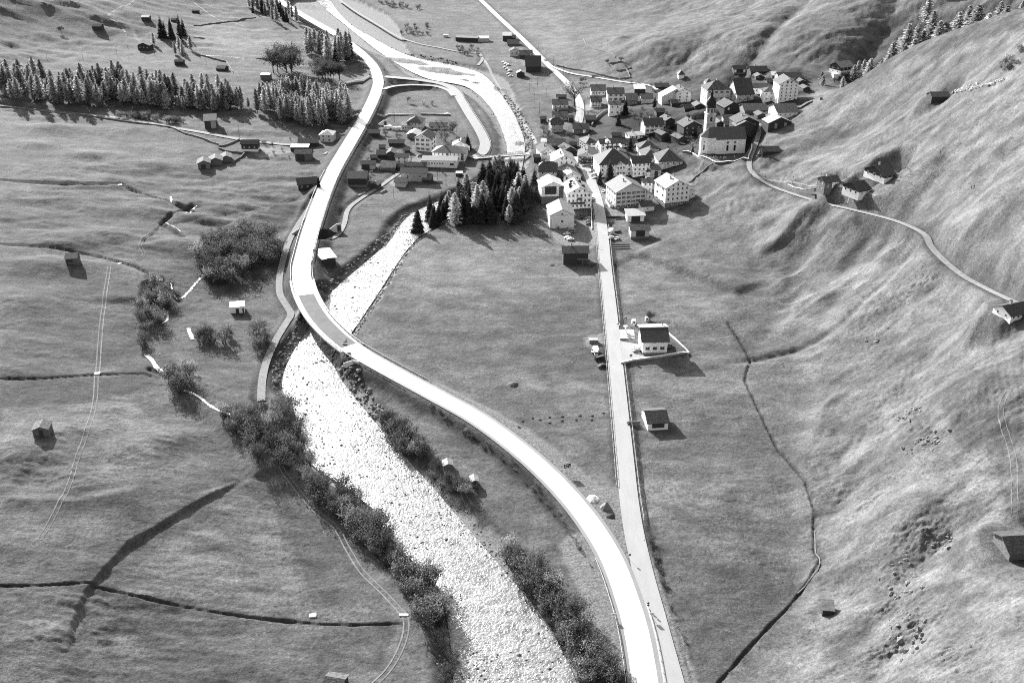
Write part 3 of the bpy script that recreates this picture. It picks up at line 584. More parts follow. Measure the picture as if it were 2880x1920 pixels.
def resample(p, step):
    p = np.asarray(p, float); s = np.concatenate([[0], np.cumsum(np.linalg.norm(np.diff(p[:, :2], axis=0), axis=1))]); n = max(2, int(s[-1] / step) + 1); t = np.linspace(0, s[-1], n)
    return np.column_stack([np.interp(t, s, p[:, k]) for k in range(p.shape[1])]), t
# water
vs = []; fs = []
k = 9
for i in range(len(rl)):
    for j in range(k):
        t = j / (k - 1); e = 1.03; c = rc[i] + (rl[i] - rc[i]) * (1 - 2 * t) * e; vs.append((c[0], c[1], rc[i][2] - .25 + .06 * math.sin(i * 1.7 + j)))
for i in range(len(rl) - 1):
    for j in range(k - 1):
        a = i * k + j; fs.append((a, a + 1, a + k + 1, a + k))
wo = link('river', mesh('river', vs, fs, 'water', None, True)); wo['kind'] = 'structure'; wo['label'] = 'shallow rushing river glittering against the light'
# highway: bright carriageway between darker shoulders, bridge deck in grey asphalt
dk0, dk1 = (686, 684), (806, 792)
a_ = sub(HWY, 560, -60, *dk0); b_ = sub(HWY, *dk0, *dk1); c_ = sub(HWY, *dk1, 1500, 1760)
hw_a = strip('highway', np.vstack([a_, b_, c_]), [4.6, 3.45, -3.45, -4.6], ['asphalt', 'concrete_road'], .02, [0, 1, 0], label='pale highway curving through the valley')
strip('bridge_carriageway', resample(b_, 2)[0], [3.5, -3.5], 'asphalt_rough', .07, label='grey asphalt carriageway over the river bridge')
strip('old_road', OLD, [3.1, -3.1], 'asphalt_old', .02, label='old valley road entering the village')
strip('village_street', OLD2, [3.15, -3.15], 'asphalt_old', .03, label='straight old valley road from the junction to the village')
strip('slip_road', RAMP1, [3.6, -3.6], 'asphalt', .035, label='grey slip road curving down beside the river')
strip('inner_slip_road', RAMP2, [2.2, -2.2], 'asphalt', .045, label='inner lane of the slip road loop')
strip('hill_road', HILL, [1.5, -1.5], 'gravel', .05, label='pale narrow lane climbing the hillside past the church')
strip('side_lane', SIDE, [1.5, -1.5], 'concrete', .05, label='pale lane along the stone wall behind the village')
strip('farm_road', LEFTRD, [2.0, -2.0], 'gravel', .05, label='pale farm road below the larch wood')
strip('embankment_lane', LANE, [1.6, -1.6], 'gravel', .05, label='gravel lane at the foot of the highway embankment')
strip('underpass_lane', LANE2, [1.4, -1.4], 'gravel', .05, label='gravel lane leading to the underpass')
strip('river_track', UPRIV, [1.5, -1.5], 'gravel', .05, label='gravel track along the far river bank')
def drape(pts, step=1.5, zoff=.07):
    P = np.array([tuple(hk(u, v)) for u, v in pts]); P = resample(catmull(P, 6), step)[0]; P[:, 2] = gz(P[:, 0], P[:, 1]); return P
def lat(P, o):
    n = norms(P); Q = P.copy(); Q[:, :2] += n * o; Q[:, 2] = gz(Q[:, 0], Q[:, 1]); return Q
def ribbon(name, pts, w, mt, zoff=.07, off=0.0, parent=None, label=None):
    P = drape(pts); Pl = lat(P, off + w); Pc = lat(P, off); Pr = lat(P, off - w); vs = []; fs = []
    rj = np.random.default_rng(len(P)).normal(0, .12 * w, (len(P), 2))
    for i in range(len(P)):
        n = norms(P)[i]
        for q_, s in ((Pl, 0), (Pc, None), (Pr, 1)):
            j = rj[i, s] if s is not None else 0; vs.append((q_[i, 0] + n[0] * j, q_[i, 1] + n[1] * j, q_[i, 2] + zoff))
    for i in range(len(P) - 1):
        for j in range(2): a = i * 3 + j; fs.append((a, a + 3, a + 4, a + 1))
    o = link(name, mesh(name, vs, fs, mt), parent)
    if not parent: o['kind'] = 'structure'; o['label'] = label or name.replace('_', ' ')
    return o
def track(pts, label, gauge=.75, w=.22, mt='dirt'):
    o = ribbon('farm_track', pts, w, mt, off=gauge, label=label); ribbon('wheel_rut', pts, w, mt, off=-gauge, parent=o); return o
track([(600,925),(606,960),(625,1010),(640,1060),(672,1110),(722,1170),(770,1210),(800,1262),(830,1310),(880,1360),(915,1398),(932,1420),(930,1460),(915,1500),(890,1540),(862,1568),(840,1590)], 'twin-rut farm track following the river scrub')
track([(252,608),(247,640),(240,690),(232,750),(228,800),(224,856)], 'straight farm track leading to the plank bridge over the ditch', .7, .25, 'rut')
track([(222,862),(218,920),(200,985),(175,1060),(160,1110),(120,1190),(90,1240)], 'faint farm track crossing the terrace below the ditch', .7, .2, 'rut')
track([(252,608),(300,602),(330,585),(322,560),(345,535),(400,510)], 'farm track bending over the stream ford', .7, .2, 'rut')
track([(1210,855),(1260,850),(1310,835),(1318,815),(1290,810)], 'curved tractor rut in the flat meadow', .8, .12, 'soil')
track([(2320,890),(2300,930),(2305,980),(2325,1040),(2330,1120),(2330,1180)], 'faint tractor ruts on the steep right-hand field', .7, .12, 'rut')
for pts_, w_, lb_ in (([(392,452),(394,463)], .7, 'tiny bright fall of the upper stream'), ([(452,473),(440,482),(425,491)], .5, 'bright bend of the upper stream'), ([(382,512),(398,520),(415,532)], .6, 'bright stretch of the stream at the ford'), ([(461,638),(440,662),(420,683),(410,687)], .9, 'bright straight channel above the stream fork'), ([(392,650),(397,672),(408,688)], .5, 'side stream among the fork bushes'), ([(385,714),(384,734),(369,746)], .6, 'side stream below the fork bushes'), ([(434,754),(437,766),(442,780)], 1.4, 'white pool of the side stream'), ([(337,815),(350,829),(362,846),(380,856)], 1.4, 'foaming side stream above the ditch crossing'), ([(422,896),(457,911),(475,926),(500,941),(532,953)], 1.0, 'foaming lower stretch of the side stream'), ([(470,128),(520,130),(560,135)], .7, 'bright rivulet on the far meadow'), ([(625,178),(680,186),(740,192)], .8, 'bright rivulet beside the lane wall')):
    ribbon('side_stream', pts_, w_ * .6, 'water', .12, label=lb_)
ribbon('river_path', [(1100,120),(1125,160),(1155,215),(1185,260),(1215,300),(1232,330)], 1.2, 'gravel', label='pale path along the stony village bank')
ribbon('far_track', [(310,0),(280,15),(258,28),(250,40),(275,55),(285,70),(290,82)], 1.0, 'dirt', label='winding pale path on the upper left slope')
ribbon('ridge_path', [(445,5),(470,25),(500,45),(535,52),(560,60)], .9, 'dirt', label='pale path on the far spur')
ribbon('slope_lane', [(850,173),(810,186),(770,198),(735,206)], 1.4, 'gravel', label='lane on the dark retaining wall below the bend')
ribbon('footpath', [(1738,405),(1780,415),(1850,425),(1930,425),(2010,430)], .45, 'dirt', label='narrow footpath branching from the hill lane past the chalets')
ribbon('driveway', [(1945,520),(1990,508),(2040,508),(2070,522)] if False else [(1948,448),(1975,446),(1995,446),(2010,450)], 1.6, 'gravel', label='pale gravel driveway to the low chalet')
# ================================================================== BUILDINGS
TL = {'T1': (0, 0, 3.2667), 'T2': (720, 0, 3.2667), 'T3': (1440, 0, 3.2667), 'T4': (2160, 0, 3.2667), 'C1': (1480, 170, 5.8075), 'C2': (1840, 170, 4.9), 'C3': (1480, 370, 7.128), 'C4': (1640, 360, 6.533),
      'C5': (1900, 280, 6.533), 'C6': (1500, 540, 6.533), 'C7': (920, 310, 4.9), 'L1': (0, 480, 3.2667), 'L2': (720, 480, 3.2667), 'L3': (1440, 780, 3.2667), 'L4': (2160, 400, 3.2667), 'L5': (0, 960, 3.2667),
      'L6': (720, 960, 3.2667), 'L7': (1440, 1240, 3.2667), 'L8': (2160, 880, 3.2667), 'B1': (0, 1440, 3.2667), 'B2': (720, 1440, 3.2667), 'B3': (1440, 1600, 4.9), 'B4': (2160, 1360, 3.2667), 'G': (1640, 860, 6.533), 'S': (0, 0, 1.0), 'V': (0, 0, 2352 / 2880)}
def tp(t, x, y): x0, y0, s = TL[t]; return x0 + x / s, y0 + y / s
def th(t, x, y): return hit(*tp(t, x, y))[0]
def scale_at(t, x, y):
    u, v = tp(t, x, y); p, d = hit(u, v); tt = (v - 960) / FPX
    return p, FPX / d, FPX / d * (CT - tt * ST), PITCH + math.atan(tt)   # point, px per metre across, px per metre upright, downward angle
# windows: a frame mesh (with shutters) and a pane mesh shared by all of one kind
def win_mesh(w, h, sh):
    b = MB(); b.box(-w / 2 - .08, w / 2 + .08, -.05, .02, -h / 2 - .08, h / 2 + .08, 0)
    if sh:
        for s in (-1, 1): x0 = s * (w / 2 + .10); x1 = s * (w / 2 + .10 + w * .5); b.box(min(x0, x1), max(x0, x1), -.07, .02, -h / 2, h / 2, 1)
    b.box(-w / 2 - .14, w / 2 + .14, -.13, .02, -h / 2 - .17, -h / 2 - .08, 0)
    p = MB()
    for sx in (-1, 1):
        for sz in (0, 1): p.box(min(0, sx * w / 2) + .03, max(0, sx * w / 2) - .03, -.075, -.01, -h / 2 + sz * h * .52 + .03, -h / 2 + sz * h * .48 + h * .52 - .03, 0)
    return b.me('window', ['frame_white', 'shutter']), p.me('pane', 'pane')
WIN = {'p': win_mesh(1.0, 1.35, 0), 's': win_mesh(1.0, 1.45, 1), 'm': win_mesh(.7, .8, 0), 'w': win_mesh(1.9, 1.2, 0), 'x': win_mesh(2.3, 1.7, 0)}
def put_window(par, kind, x, y, z, rz, s=1.0):
    f, p = WIN[kind]; o = link('window', f, par); o.location = (x, y, z); o.rotation_euler = (0, 0, rz); o.scale = (s,) * 3
    q = link('pane', p, o); return o
def chimney(par, x, y, z, hh=1.5, w=.75, m='plaster_grey'):
    b = MB(); b.box(x - w / 2, x + w / 2, y - w / 2, y + w / 2, z - 1.2, z + hh, 0); b.box(x - w / 2 - .1, x + w / 2 + .1, y - w / 2 - .1, y + w / 2 + .1, z + hh, z + hh + .14, 1)
    return b.build('chimney', [m, 'slate_dark'], par)
hr = random.Random(3)
def house(name, label, cat, t, xl, xr, yb, ye, kind='x', D=10.0, slope=.45, yaw=0.0, wall='plaster', roof='slate', oh=.7, f=None, l=None, r=None, g=0, wk='p', base=None, op=(), balc=(), chim=1, yridge=None, hmin=2.0, dz=0.0, group=None, ws=1.0):
    p, sx, sz, ang = scale_at(t, (xl + xr) / 2, yb); k = TL[t][2]; ya = RAD(yaw)
    if name in ('hut', 'shed', 'outhouse', 'shelter') and oh == .7: oh = .35
    W = (xr - xl) / k / sx / max(.5, math.cos(ya)); h = max(hmin, (yb - ye) / k / sz)
    if yridge is not None: D = min(30, max(3.0, (ye - yridge) / k / (sx * .5 * math.sin(ang) + sz * .5 * slope) - .6))
    root = empty(name, p + Vector((0, 0, dz)), ya, label, cat, group)
    th_ = .22; x0, x1 = -W / 2, W / 2; zb = -3.0 if t[0] == 'C' else -1.6
    b = MB(); R = MB(); zr = h
    up = Vector((0, 0, th_ * 1.05))
    def S(*q): R.slab([Vector(c) + up for c in q], th_)
    if kind == 'x':
        zr = h + slope * D / 2; ym = D / 2
        b.add([(x0, 0, zb), (x1, 0, zb), (x1, D, zb), (x0, D, zb), (x0, 0, h), (x1, 0, h), (x1, D, h), (x0, D, h), (x0, ym, zr), (x1, ym, zr)], [(0, 1, 5, 4), (2, 3, 7, 6), (1, 2, 6, 9, 5), (3, 0, 4, 8, 7), (4, 5, 9, 8), (6, 7, 8, 9)])
        e = h - slope * oh
        S((x0 - oh, -oh, e), (x1 + oh, -oh, e), (x1 + oh, ym, zr), (x0 - oh, ym, zr)); S((x1 + oh, D + oh, e), (x0 - oh, D + oh, e), (x0 - oh, ym, zr), (x1 + oh, ym, zr))
    elif kind == 'y':
        zr = h + slope * W / 2
        b.add([(x0, 0, zb), (x1, 0, zb), (x1, D, zb), (x0, D, zb), (x0, 0, h), (x1, 0, h), (x1, D, h), (x0, D, h), (0, 0, zr), (0, D, zr)], [(0, 1, 5, 8, 4), (1, 2, 6, 5), (2, 3, 7, 9, 6), (3, 0, 4, 7), (4, 8, 9, 7), (5, 6, 9, 8)])
        e = h - slope * oh
        S((x0 - oh, -oh, e), (0, -oh, zr), (0, D + oh, zr), (x0 - oh, D + oh, e)); S((0, -oh, zr), (x1 + oh, -oh, e), (x1 + oh, D + oh, e), (0, D + oh, zr))
    elif kind == 'hip':
        b.box(x0, x1, 0, D, zb, h); e = h - slope * oh
        if W >= D:
            zr = h + slope * D / 2; a = x0 + D / 2; c = x1 - D / 2; ym = D / 2; A = (a, ym, zr); B = (c, ym, zr)
        else:
            zr = h + slope * W / 2; A = (0, W / 2, zr); B = (0, D - W / 2, zr)
        q = [(x0 - oh, -oh, e), (x1 + oh, -oh, e), (x1 + oh, D + oh, e), (x0 - oh, D + oh, e)]
        if W >= D: S(q[0], q[1], B, A); S(q[1], q[2], B); S(q[2], q[3], A, B); S(q[3], q[0], A)
        else: S(q[0], q[1], A); S(q[1], q[2], B, A); S(q[2], q[3], B); S(q[3], q[0], A, B)
    elif kind == 'hh':
        zr = h + slope * D / 2; ym = D / 2; c = min(W * .22, D * .3); yc = D * .25; zc = h + slope * yc; e = h - slope * oh
        b.add([(x0, 0, zb), (x1, 0, zb), (x1, D, zb), (x0, D, zb), (x0, 0, h), (x1, 0, h), (x1, D, h), (x0, D, h), (x0, yc, zc), (x1, yc, zc), (x0, D - yc, zc), (x1, D - yc, zc)], [(0, 1, 5, 4), (2, 3, 7, 6), (1, 2, 6, 11, 9, 5), (3, 0, 4, 8, 10, 7), (4, 5, 9, 8), (6, 7, 10, 11), (8, 9, 11, 10)])
        S((x0 - oh, -oh, e), (x1 + oh, -oh, e), (x1 + oh, yc, zc), (x1 - c, ym, zr), (x0 + c, ym, zr), (x0 - oh, yc, zc)); S((x1 + oh, D + oh, e), (x0 - oh, D + oh, e), (x0 - oh, D - yc, zc), (x0 + c, ym, zr), (x1 - c, ym, zr), (x1 + oh, D - yc, zc))
        S((x1 + oh, yc, zc), (x1 + oh, D - yc, zc), (x1 - c, ym, zr)); S((x0 - oh, D - yc, zc), (x0 - oh, yc, zc), (x0 + c, ym, zr))
    elif kind in ('shed', 'shedl', 'shedr'):
        z0, z1 = h, h + slope * (D if kind == 'shed' else W); zr = z1
        hz = {'shed': (z0, z0, z1, z1), 'shedl': (z0, z1, z1, z0), 'shedr': (z1, z0, z0, z1)}[kind]
        b.add([(x0, 0, zb), (x1, 0, zb), (x1, D, zb), (x0, D, zb), (x0, 0, hz[0]), (x1, 0, hz[1]), (x1, D, hz[2]), (x0, D, hz[3])], [(0, 1, 5, 4), (1, 2, 6, 5), (2, 3, 7, 6), (3, 0, 4, 7), (4, 5, 6, 7)])
        o_ = oh * .6
        dzx = (0 if kind == 'shed' else (slope * o_ if kind == 'shedl' else -slope * o_)); dzy = slope * o_ if kind == 'shed' else 0
        S((x0 - o_, -o_, hz[0] - dzx - dzy), (x1 + o_, -o_, hz[1] + dzx - dzy), (x1 + o_, D + o_, hz[2] + dzx + dzy), (x0 - o_, D + o_, hz[3] - dzx + dzy))
    b.build('wall', wall, root)
    rf = R.build('roof', roof, root)
    if base:
        fr, bm = base; q = MB(); q.box(x0 - .05, x1 + .05, -.05, D + .05, zb, h * fr); q.build('base_wall', bm, root)
    for (fx0, fx1, fz0, fz1, mt) in op:
        q = MB(); q.box(x0 + W * fx0, x0 + W * fx1, -.09, .03, h * fz0, h * fz1); q.build('barn_door' if fz0 < .12 else 'wall_panel', mt, root)
    for (fx0, fx1, fz) in balc:
        q = MB(); z = h * fz; xa, xb = x0 + W * fx0, x0 + W * fx1; q.box(xa, xb, -1.1, -.02, z - .12, z); q.box(xa, xb, -1.1, -1.03, z, z + .95)
        for xx in (xa, xb - .07): q.box(xx, xx + .07, -1.03, -.02, z, z + .95)
        q.build('balcony', 'timber', root)
    def rows(spec, n0, n1, place, hh):
        if not spec: return
        nr, nc = spec[:2]; kd = spec[2] if len(spec) > 2 else wk
        for i in range(nr):
            z = hh * (i + .58) / nr
            for j in range(nc): place(n0 + (n1 - n0) * (j + .5) / nc, z, kd)
    rows(f, x0 + .3, x1 - .3, lambda s, z, kd: put_window(root, kd, s, -.02, z, 0, ws), h)
    rows(l, .4, D - .4, lambda s, z, kd: put_window(root, kd, x0 - .02, s, z, -math.pi / 2, ws), h)
    rows(r, .4, D - .4, lambda s, z, kd: put_window(root, kd, x1 + .02, s, z, math.pi / 2, ws), h)
    if g and kind == 'y':
        for j in range(g): put_window(root, 'm' if g == 1 else wk, (j - (g - 1) / 2) * W * .2, -.02, h + (zr - h) * .38, 0, ws)
    for c in range(chim):
        if kind == 'y': chimney(rf, (-.12 if c == 0 else .16) * W, D * (.45 + .3 * c), zr - .1 * W * slope)
        elif kind in ('x', 'hip', 'hh'): chimney(rf, (x0 + W * (.35 + .32 * c)) if kind != 'hip' or W > D * 1.2 else .3, D * .5, zr)
    root['W'] = W; root['D'] = D; root['h'] = h; root['zr'] = zr
    return root
SD, SP, ET = 'slate_dark', 'slate_pale', 'roof_eternit'
# ---- village, upper left rows (C1)
house('shed', 'small dark shed with shingled roof behind the low white house by the sports ground', 'shed', 'C1', 495, 655, 645, 600, D=6, roof=SD, wall='timber', chim=0)
house('house', 'low white house with broad grey roof by the sports ground', 'house', 'C1', 435, 675, 800, 722, yridge=632, wall='plaster', f=(1, 3), roof='roof_eternit')
house('shed', 'narrow dark shed wedged between two grey-roofed houses by the sports ground', 'shed', 'C1', 468, 690, 850, 828, D=4, roof=SD, wall='timber', chim=0)
house('house', 'grey-roofed house backing onto the mansard house', 'house', 'C1', 440, 672, 985, 920, yridge=830, wall='plaster_grey', f=(1, 2), roof='slate')
house('house', 'grey two-storey house with dark mansard roof near the river path', 'house', 'C1', 412, 602, 1172, 1045, kind='hh', D=10, slope=.7, wall='plaster_grey', f=(2, 2), r=(2, 2), roof=SD, yaw=10)
house('house', 'flat grey house with long plain roof beside the terraced gardens', 'house', 'C1', 1062, 1290, 580, 496, yridge=392, wall='plaster_old', f=(1, 4), roof='roof_eternit')
house('house', 'small two-storey house with dark roof facing the upper square', 'house', 'C1', 1062, 1222, 768, 672, yridge=576, wall='plaster_old', f=(2, 3), roof=SD)
house('house', 'white three-window house with wide dark eaves above the upper square', 'house', 'C1', 1332, 1590, 668, 545, yridge=442, wall='plaster', f=(2, 3, 's'), roof=SD, l=(2, 2))
house('house', 'tall white house on a high pale foundation beside two spruces', 'house', 'C1', 1352, 1532, 905, 722, D=8, wall='plaster', f=(2, 2), roof='slate', slope=.4)
house('barn', 'timber barn with bright sheet-metal roof beside the wall lane', 'barn', 'C1', 1765, 1942, 560, 468, kind='shed', D=8, slope=.18, wall='timber', roof='metal_roof', chim=0)
house('barn', 'stone barn with patched slate roof below the metal-roofed barn', 'barn', 'C1', 1640, 1812, 725, 645, yridge=535, wall='rubble', roof='slate', chim=0)
house('barn', 'pale-fronted barn with sagging slate roof behind the spruce', 'barn', 'C1', 1882, 2062, 700, 622, yridge=545, wall='plaster_old', roof='slate', chim=0)
house('house', 'small grey house with two-tone roof above the steep bank', 'house', 'C1', 968, 1128, 1040, 965, yridge=892, wall='timber', roof='slate', chim=0)
house('house', 'long low house with dark roof and pale gable on the square', 'house', 'C1', 772, 1018, 1195, 1118, yridge=1024, wall='timber_mid', roof=SD, op=((.62, .78, 0, .8, 'plaster'),), f=None)
house('house', 'white house with bright sheet-metal roof on the slope', 'house', 'C1', 1690, 1912, 1290, 1226, kind='x', D=9, slope=.3, wall='plaster', roof='metal_roof', f=(1, 3), l=(1, 3), yaw=16)
house('house', 'white four-window house with steep dark hipped roof on the slope', 'house', 'C1', 1935, 2240, 1178, 1056, D=11, slope=.6, kind='x', wall='plaster', roof=SD, f=(2, 4, 's'), l=(2, 2), yaw=9)
# ---- lower village (C3)
house('house', 'white house with dark pyramid roof and shuttered windows above the terrace', 'house', 'C3', 1195, 1415, 385, 225, kind='hip', D=12, slope=.62, wall='plaster', roof=SD, f=(2, 2, 's'), l=(3, 3, 's'), yaw=18)
rh = house('house', 'long pale house with dormer gable and timber balcony', 'house', 'C3', 1482, 1862, 445, 240, yridge=135, wall='plaster', roof='slate', f=(3, 4), l=(3, 3), balc=((.28, 1.0, .62),), yaw=10)
dm = MB(); dm.add([(-1.6, -.3, 0), (1.6, -.3, 0), (1.6, 2.5, 0), (-1.6, 2.5, 0), (-1.6, -.3, 1.5), (1.6, -.3, 1.5), (1.6, 2.5, 1.5), (-1.6, 2.5, 1.5), (0, -.3, 2.6), (0, 3.4, 2.6)], [(0, 1, 5, 8, 4), (1, 2, 6, 5), (3, 0, 4, 7), (4, 8, 9, 7), (5, 6, 9, 8)]); do = dm.build('dormer', 'plaster', rh); do.location = (-rh['W'] * .1, .25, rh['h'] - .1); put_window(do, 'p', 0, -.32, 1.0, 0, .9)
house('house', 'low annex with long slate roof joined to the dormer house', 'house', 'C3', 1905, 2230, 300, 245, D=8, yridge=140, wall='plaster', roof='slate', f=(1, 2), chim=0, yaw=10)
house('house', 'plaster house with dark slate gable beside the river rocks', 'house', 'C3', 300, 585, 605, 400, kind='y', D=13, slope=.5, wall='plaster_old', roof='slate', f=(2, 2, 's'), g=1, yaw=14)
house('barn', 'broad dark-roofed barn behind the riverside houses', 'barn', 'C3', 430, 760, 345, 300, D=12, yridge=150, wall='timber', roof=SD, chim=0, yaw=-4)
house('shed', 'small lean-to with bright tin roof beside the dark barn', 'shed', 'C3', 300, 410, 280, 222, kind='shed', D=6, slope=.2, wall='timber_mid', roof='metal_roof', chim=0)
house('house', 'white gabled house with pale slate roof and ridge chimney on the square', 'house', 'C3', 545, 968, 800, 580, kind='y', D=15, slope=.48, wall='plaster', roof=SP, f=(2, 4), g=2, yaw=6, l=(2, 3))
house('barn', 'dark slate-roofed barn behind the white gabled house', 'barn', 'C3', 760, 985, 420, 362, kind='y', D=10, slope=.5, wall='timber', roof='slate', chim=0, yaw=20)
house('house', 'house with big dark mansard roof beside the lone riverside spruce', 'house', 'C3', 262, 605, 990, 800, kind='hh', D=12, slope=.75, wall='plaster_grey', roof=SD, f=(2, 3), yaw=-3)
house('barn', 'tall barn with white corner piers, timber infill and bright roof', 'barn', 'C3', 302, 742, 1440, 1110, kind='y', D=14, slope=.46, wall='plaster', roof='metal_roof', base=(.42, 'rubble'), op=((.16, .68, .55, 1.02, 'timber'), (.80, .99, .42, 1.0, 'timber_mid')), chim=0, yaw=8)
house('house', 'white house with arched windows and pale slate roof on the street', 'house', 'C3', 748, 1092, 985, 895, kind='y', D=19, slope=.46, wall='plaster', roof=SP, f=(1, 3), g=1, yaw=9, chim=1)
ht = house('hotel', 'white gabled hotel with dormered pale roof and small balcony', 'hotel', 'C3', 806, 1308, 1545, 1240, kind='y', D=18, slope=.5, wall='plaster', roof=SP, f=(3, 6), g=3, yaw=8, balc=((.42, .58, .62), (.02, .72, .34)), chim=2)
for xx, yy in ((-.32, .35), (-.3, .55), (-.22, .75), (.27, .3), (.22, .7)):
    q = MB(); q.add([(-.7, -.1, 0), (.7, -.1, 0), (.7, 1.6, 0), (-.7, 1.6, 0), (-.7, -.1, .9), (.7, -.1, .9), (0, -.1, 1.5), (0, 1.9, 1.5)], [(0, 1, 5, 6, 4), (1, 2, 5), (3, 0, 4), (4, 6, 7, 3), (5, 2, 7, 6)]); o = q.build('dormer', 'shutter', ht)
    o.location = (xx * ht['W'], yy * ht['D'], ht['h'] + .5 * (ht['W'] / 2) * (1 - abs(xx) * 2) + .05); o.rotation_euler = (0, 0, RAD(-90 if xx < 0 else 90))
house('terrace', 'white walled hotel terrace with low parapet', 'terrace', 'C3', 672, 800, 1445, 1345, kind='shed', D=8, slope=.02, wall='plaster', roof='concrete', chim=0, oh=.1)
gar = house('garage', 'white gabled workshop with the word GARAGE on its front', 'garage', 'C6', 302, 748, 665, 425, kind='y', D=17, slope=.48, wall='plaster', roof=SP, f=None, yaw=4, chim=0, oh=.6)
put_window(gar, 'p', 0, -.02, gar['h'] + .55, 0); put_window(gar, 'p', 0, -.02, gar['h'] * .52, 0); q = MB(); q.box(-gar['W'] * .26, -gar['W'] * .17, -.05, .02, 0, 2.0); q.build('door', 'plaster_old', gar)
house('chalet', 'gabled house with stacked dark balconies above a garden wall', 'house', 'C3', 1034, 1402, 645, 492, kind='y', D=14, slope=.45, wall='plaster_old', roof='slate', f=(2, 4, 's'), g=1, balc=((.2, .95, .5), (.2, .95, .05)), yaw=-6)
# ---- great houses at the street (C4)
house('mansion', 'large white house with dark hipped roof behind the garden spruce', 'house', 'C4', 292, 900, 885, 660, kind='hip', D=20, slope=.68, wall='plaster', roof=SD, f=(3, 6), l=(3, 4), yaw=7, chim=2)
house('gabled_bay', 'projecting white gabled bay of the large hipped house', 'house', 'C4', 600, 782, 890, 690, kind='y', D=7, slope=.6, wall='plaster', roof=SP, f=(2, 3), g=1, yaw=7, chim=0, oh=.4)
house('house', 'long white wing with dark roof beside the hipped house', 'house', 'C4', 905, 1230, 885, 645, kind='x', D=11, slope=.55, wall='plaster', roof=SD, f=(3, 4), yaw=7, r=(3, 2), chim=1)
house('house', 'hip-roofed house with bright roof side standing below the churchyard', 'house', 'C4', 1388, 1825, 720, 606, kind='hip', D=17, slope=.72, wall='plaster_old', roof='slate', f=(1, 4), yaw=4, chim=0)
house('house', 'hip-roofed slate house wedged behind the bright-sided hip roof', 'house', 'C4', 1110, 1400, 640, 540, kind='hip', D=17, slope=.72, wall='plaster', roof='slate', f=(1, 3), yaw=4, l=(2, 3))
house('house', 'rear hip-roofed house with pale flank among the great roofs', 'house', 'C4', 1030, 1395, 455, 378, kind='hip', D=12, slope=.6, wall='plaster', roof='slate', f=None, yaw=4, l=(1, 2))
sh = house('guesthouse', 'large grey guesthouse with four rows of dark shutters', 'house', 'C4', 585, 1152, 1462, 1165, kind='y', D=17, slope=.52, wall='plaster_old', roof='roof_eternit', f=(4, 6, 's'), yaw=15, base=(.13, 'rubble'), l=(3, 4), chim=1)
house('house', 'narrow annex with dark lean-to roof beside the shuttered guesthouse', 'house', 'C4', 1152, 1272, 1415, 1225, kind='shedr', D=10, slope=.5, wall='plaster_old', roof=SD, f=(2, 1), yaw=15, chim=0)
house('house', 'grey back house with dark roof between guesthouse and long white wing', 'house', 'C4', 1095, 1266, 1190, 1003, D=7, slope=.4, wall='plaster_old', roof=SD, f=(2, 2), chim=1)
wh = house('house', 'tall white gabled house on rubble base at the meadow edge', 'house', 'C4', 1492, 1946, 1430, 1085, kind='y', D=15, slope=.5, wall='plaster', roof=SP, f=(4, 5), g=3, yaw=18, base=(.2, 'rubble'), l=(3, 2, 'w'), chim=2)
house('shed', 'small white annex with lean-to roof at the meadow-edge house', 'shed', 'C4', 1952, 2052, 1285, 1160, kind='shedr', D=8, slope=.3, wall='plaster', roof='slate', f=(1, 1, 'm'), yaw=18, chim=0)
house('shed', 'white hut with rough slate roof below the guesthouse', 'shed', 'C4', 1062, 1306, 1530, 1448, kind='shed', D=6, slope=.22, wall='plaster', roof='slate', f=(1, 1, 'm'), yaw=8, chim=0)
house('shed', 'open-fronted shed with bright curved metal roof and white piers', 'shed', 'C6', 1722, 2036, 545, 432, kind='shed', D=6, slope=.25, wall='plaster', roof='metal_roof', op=((.24, .76, .0, .97, 'timber'),), chim=0, yaw=5, oh=1.2)
house('barn', 'slate-roofed barn with two white piers and dark planked front', 'barn', 'C6', 1790, 2126, 865, 698, D=8, slope=.4, wall='plaster_old', roof='slate', op=((.27, .76, .28, .98, 'timber'),), base=(.26, 'rubble'), chim=0, yaw=3)
house('farmhouse', 'dark timber farmhouse with broad roof beside the street at the village end', 'farmhouse', 'C6', 548, 1002, 1335, 1118, yridge=985, slope=.42, wall='timber', roof=SD, chim=1, yaw=2)
house('garage', 'low annex garages in front of the dark timber farmhouse', 'garage', 'C6', 805, 1000, 1335, 1235, kind='shed', D=3, slope=.1, wall='timber_mid', roof='timber_pale', op=((.05, .45, 0, .85, 'timber'), (.55, .95, 0, .85, 'shutter')), chim=0, oh=.3)
house('shed', 'lean-to shed with flat grey roof against the hip-roofed house', 'shed', 'C4', 1245, 1425, 905, 775, kind='shed', D=7, slope=.25, wall='plaster_grey', roof='slate', op=((.35, .7, 0, .9, 'timber'),), chim=0)
house('outhouse', 'tiny white outhouse beside the lean-to shed', 'outhouse', 'C4', 1172, 1240, 905, 815, kind='y', D=3, slope=.4, wall='plaster', roof='slate', chim=0, oh=.3)
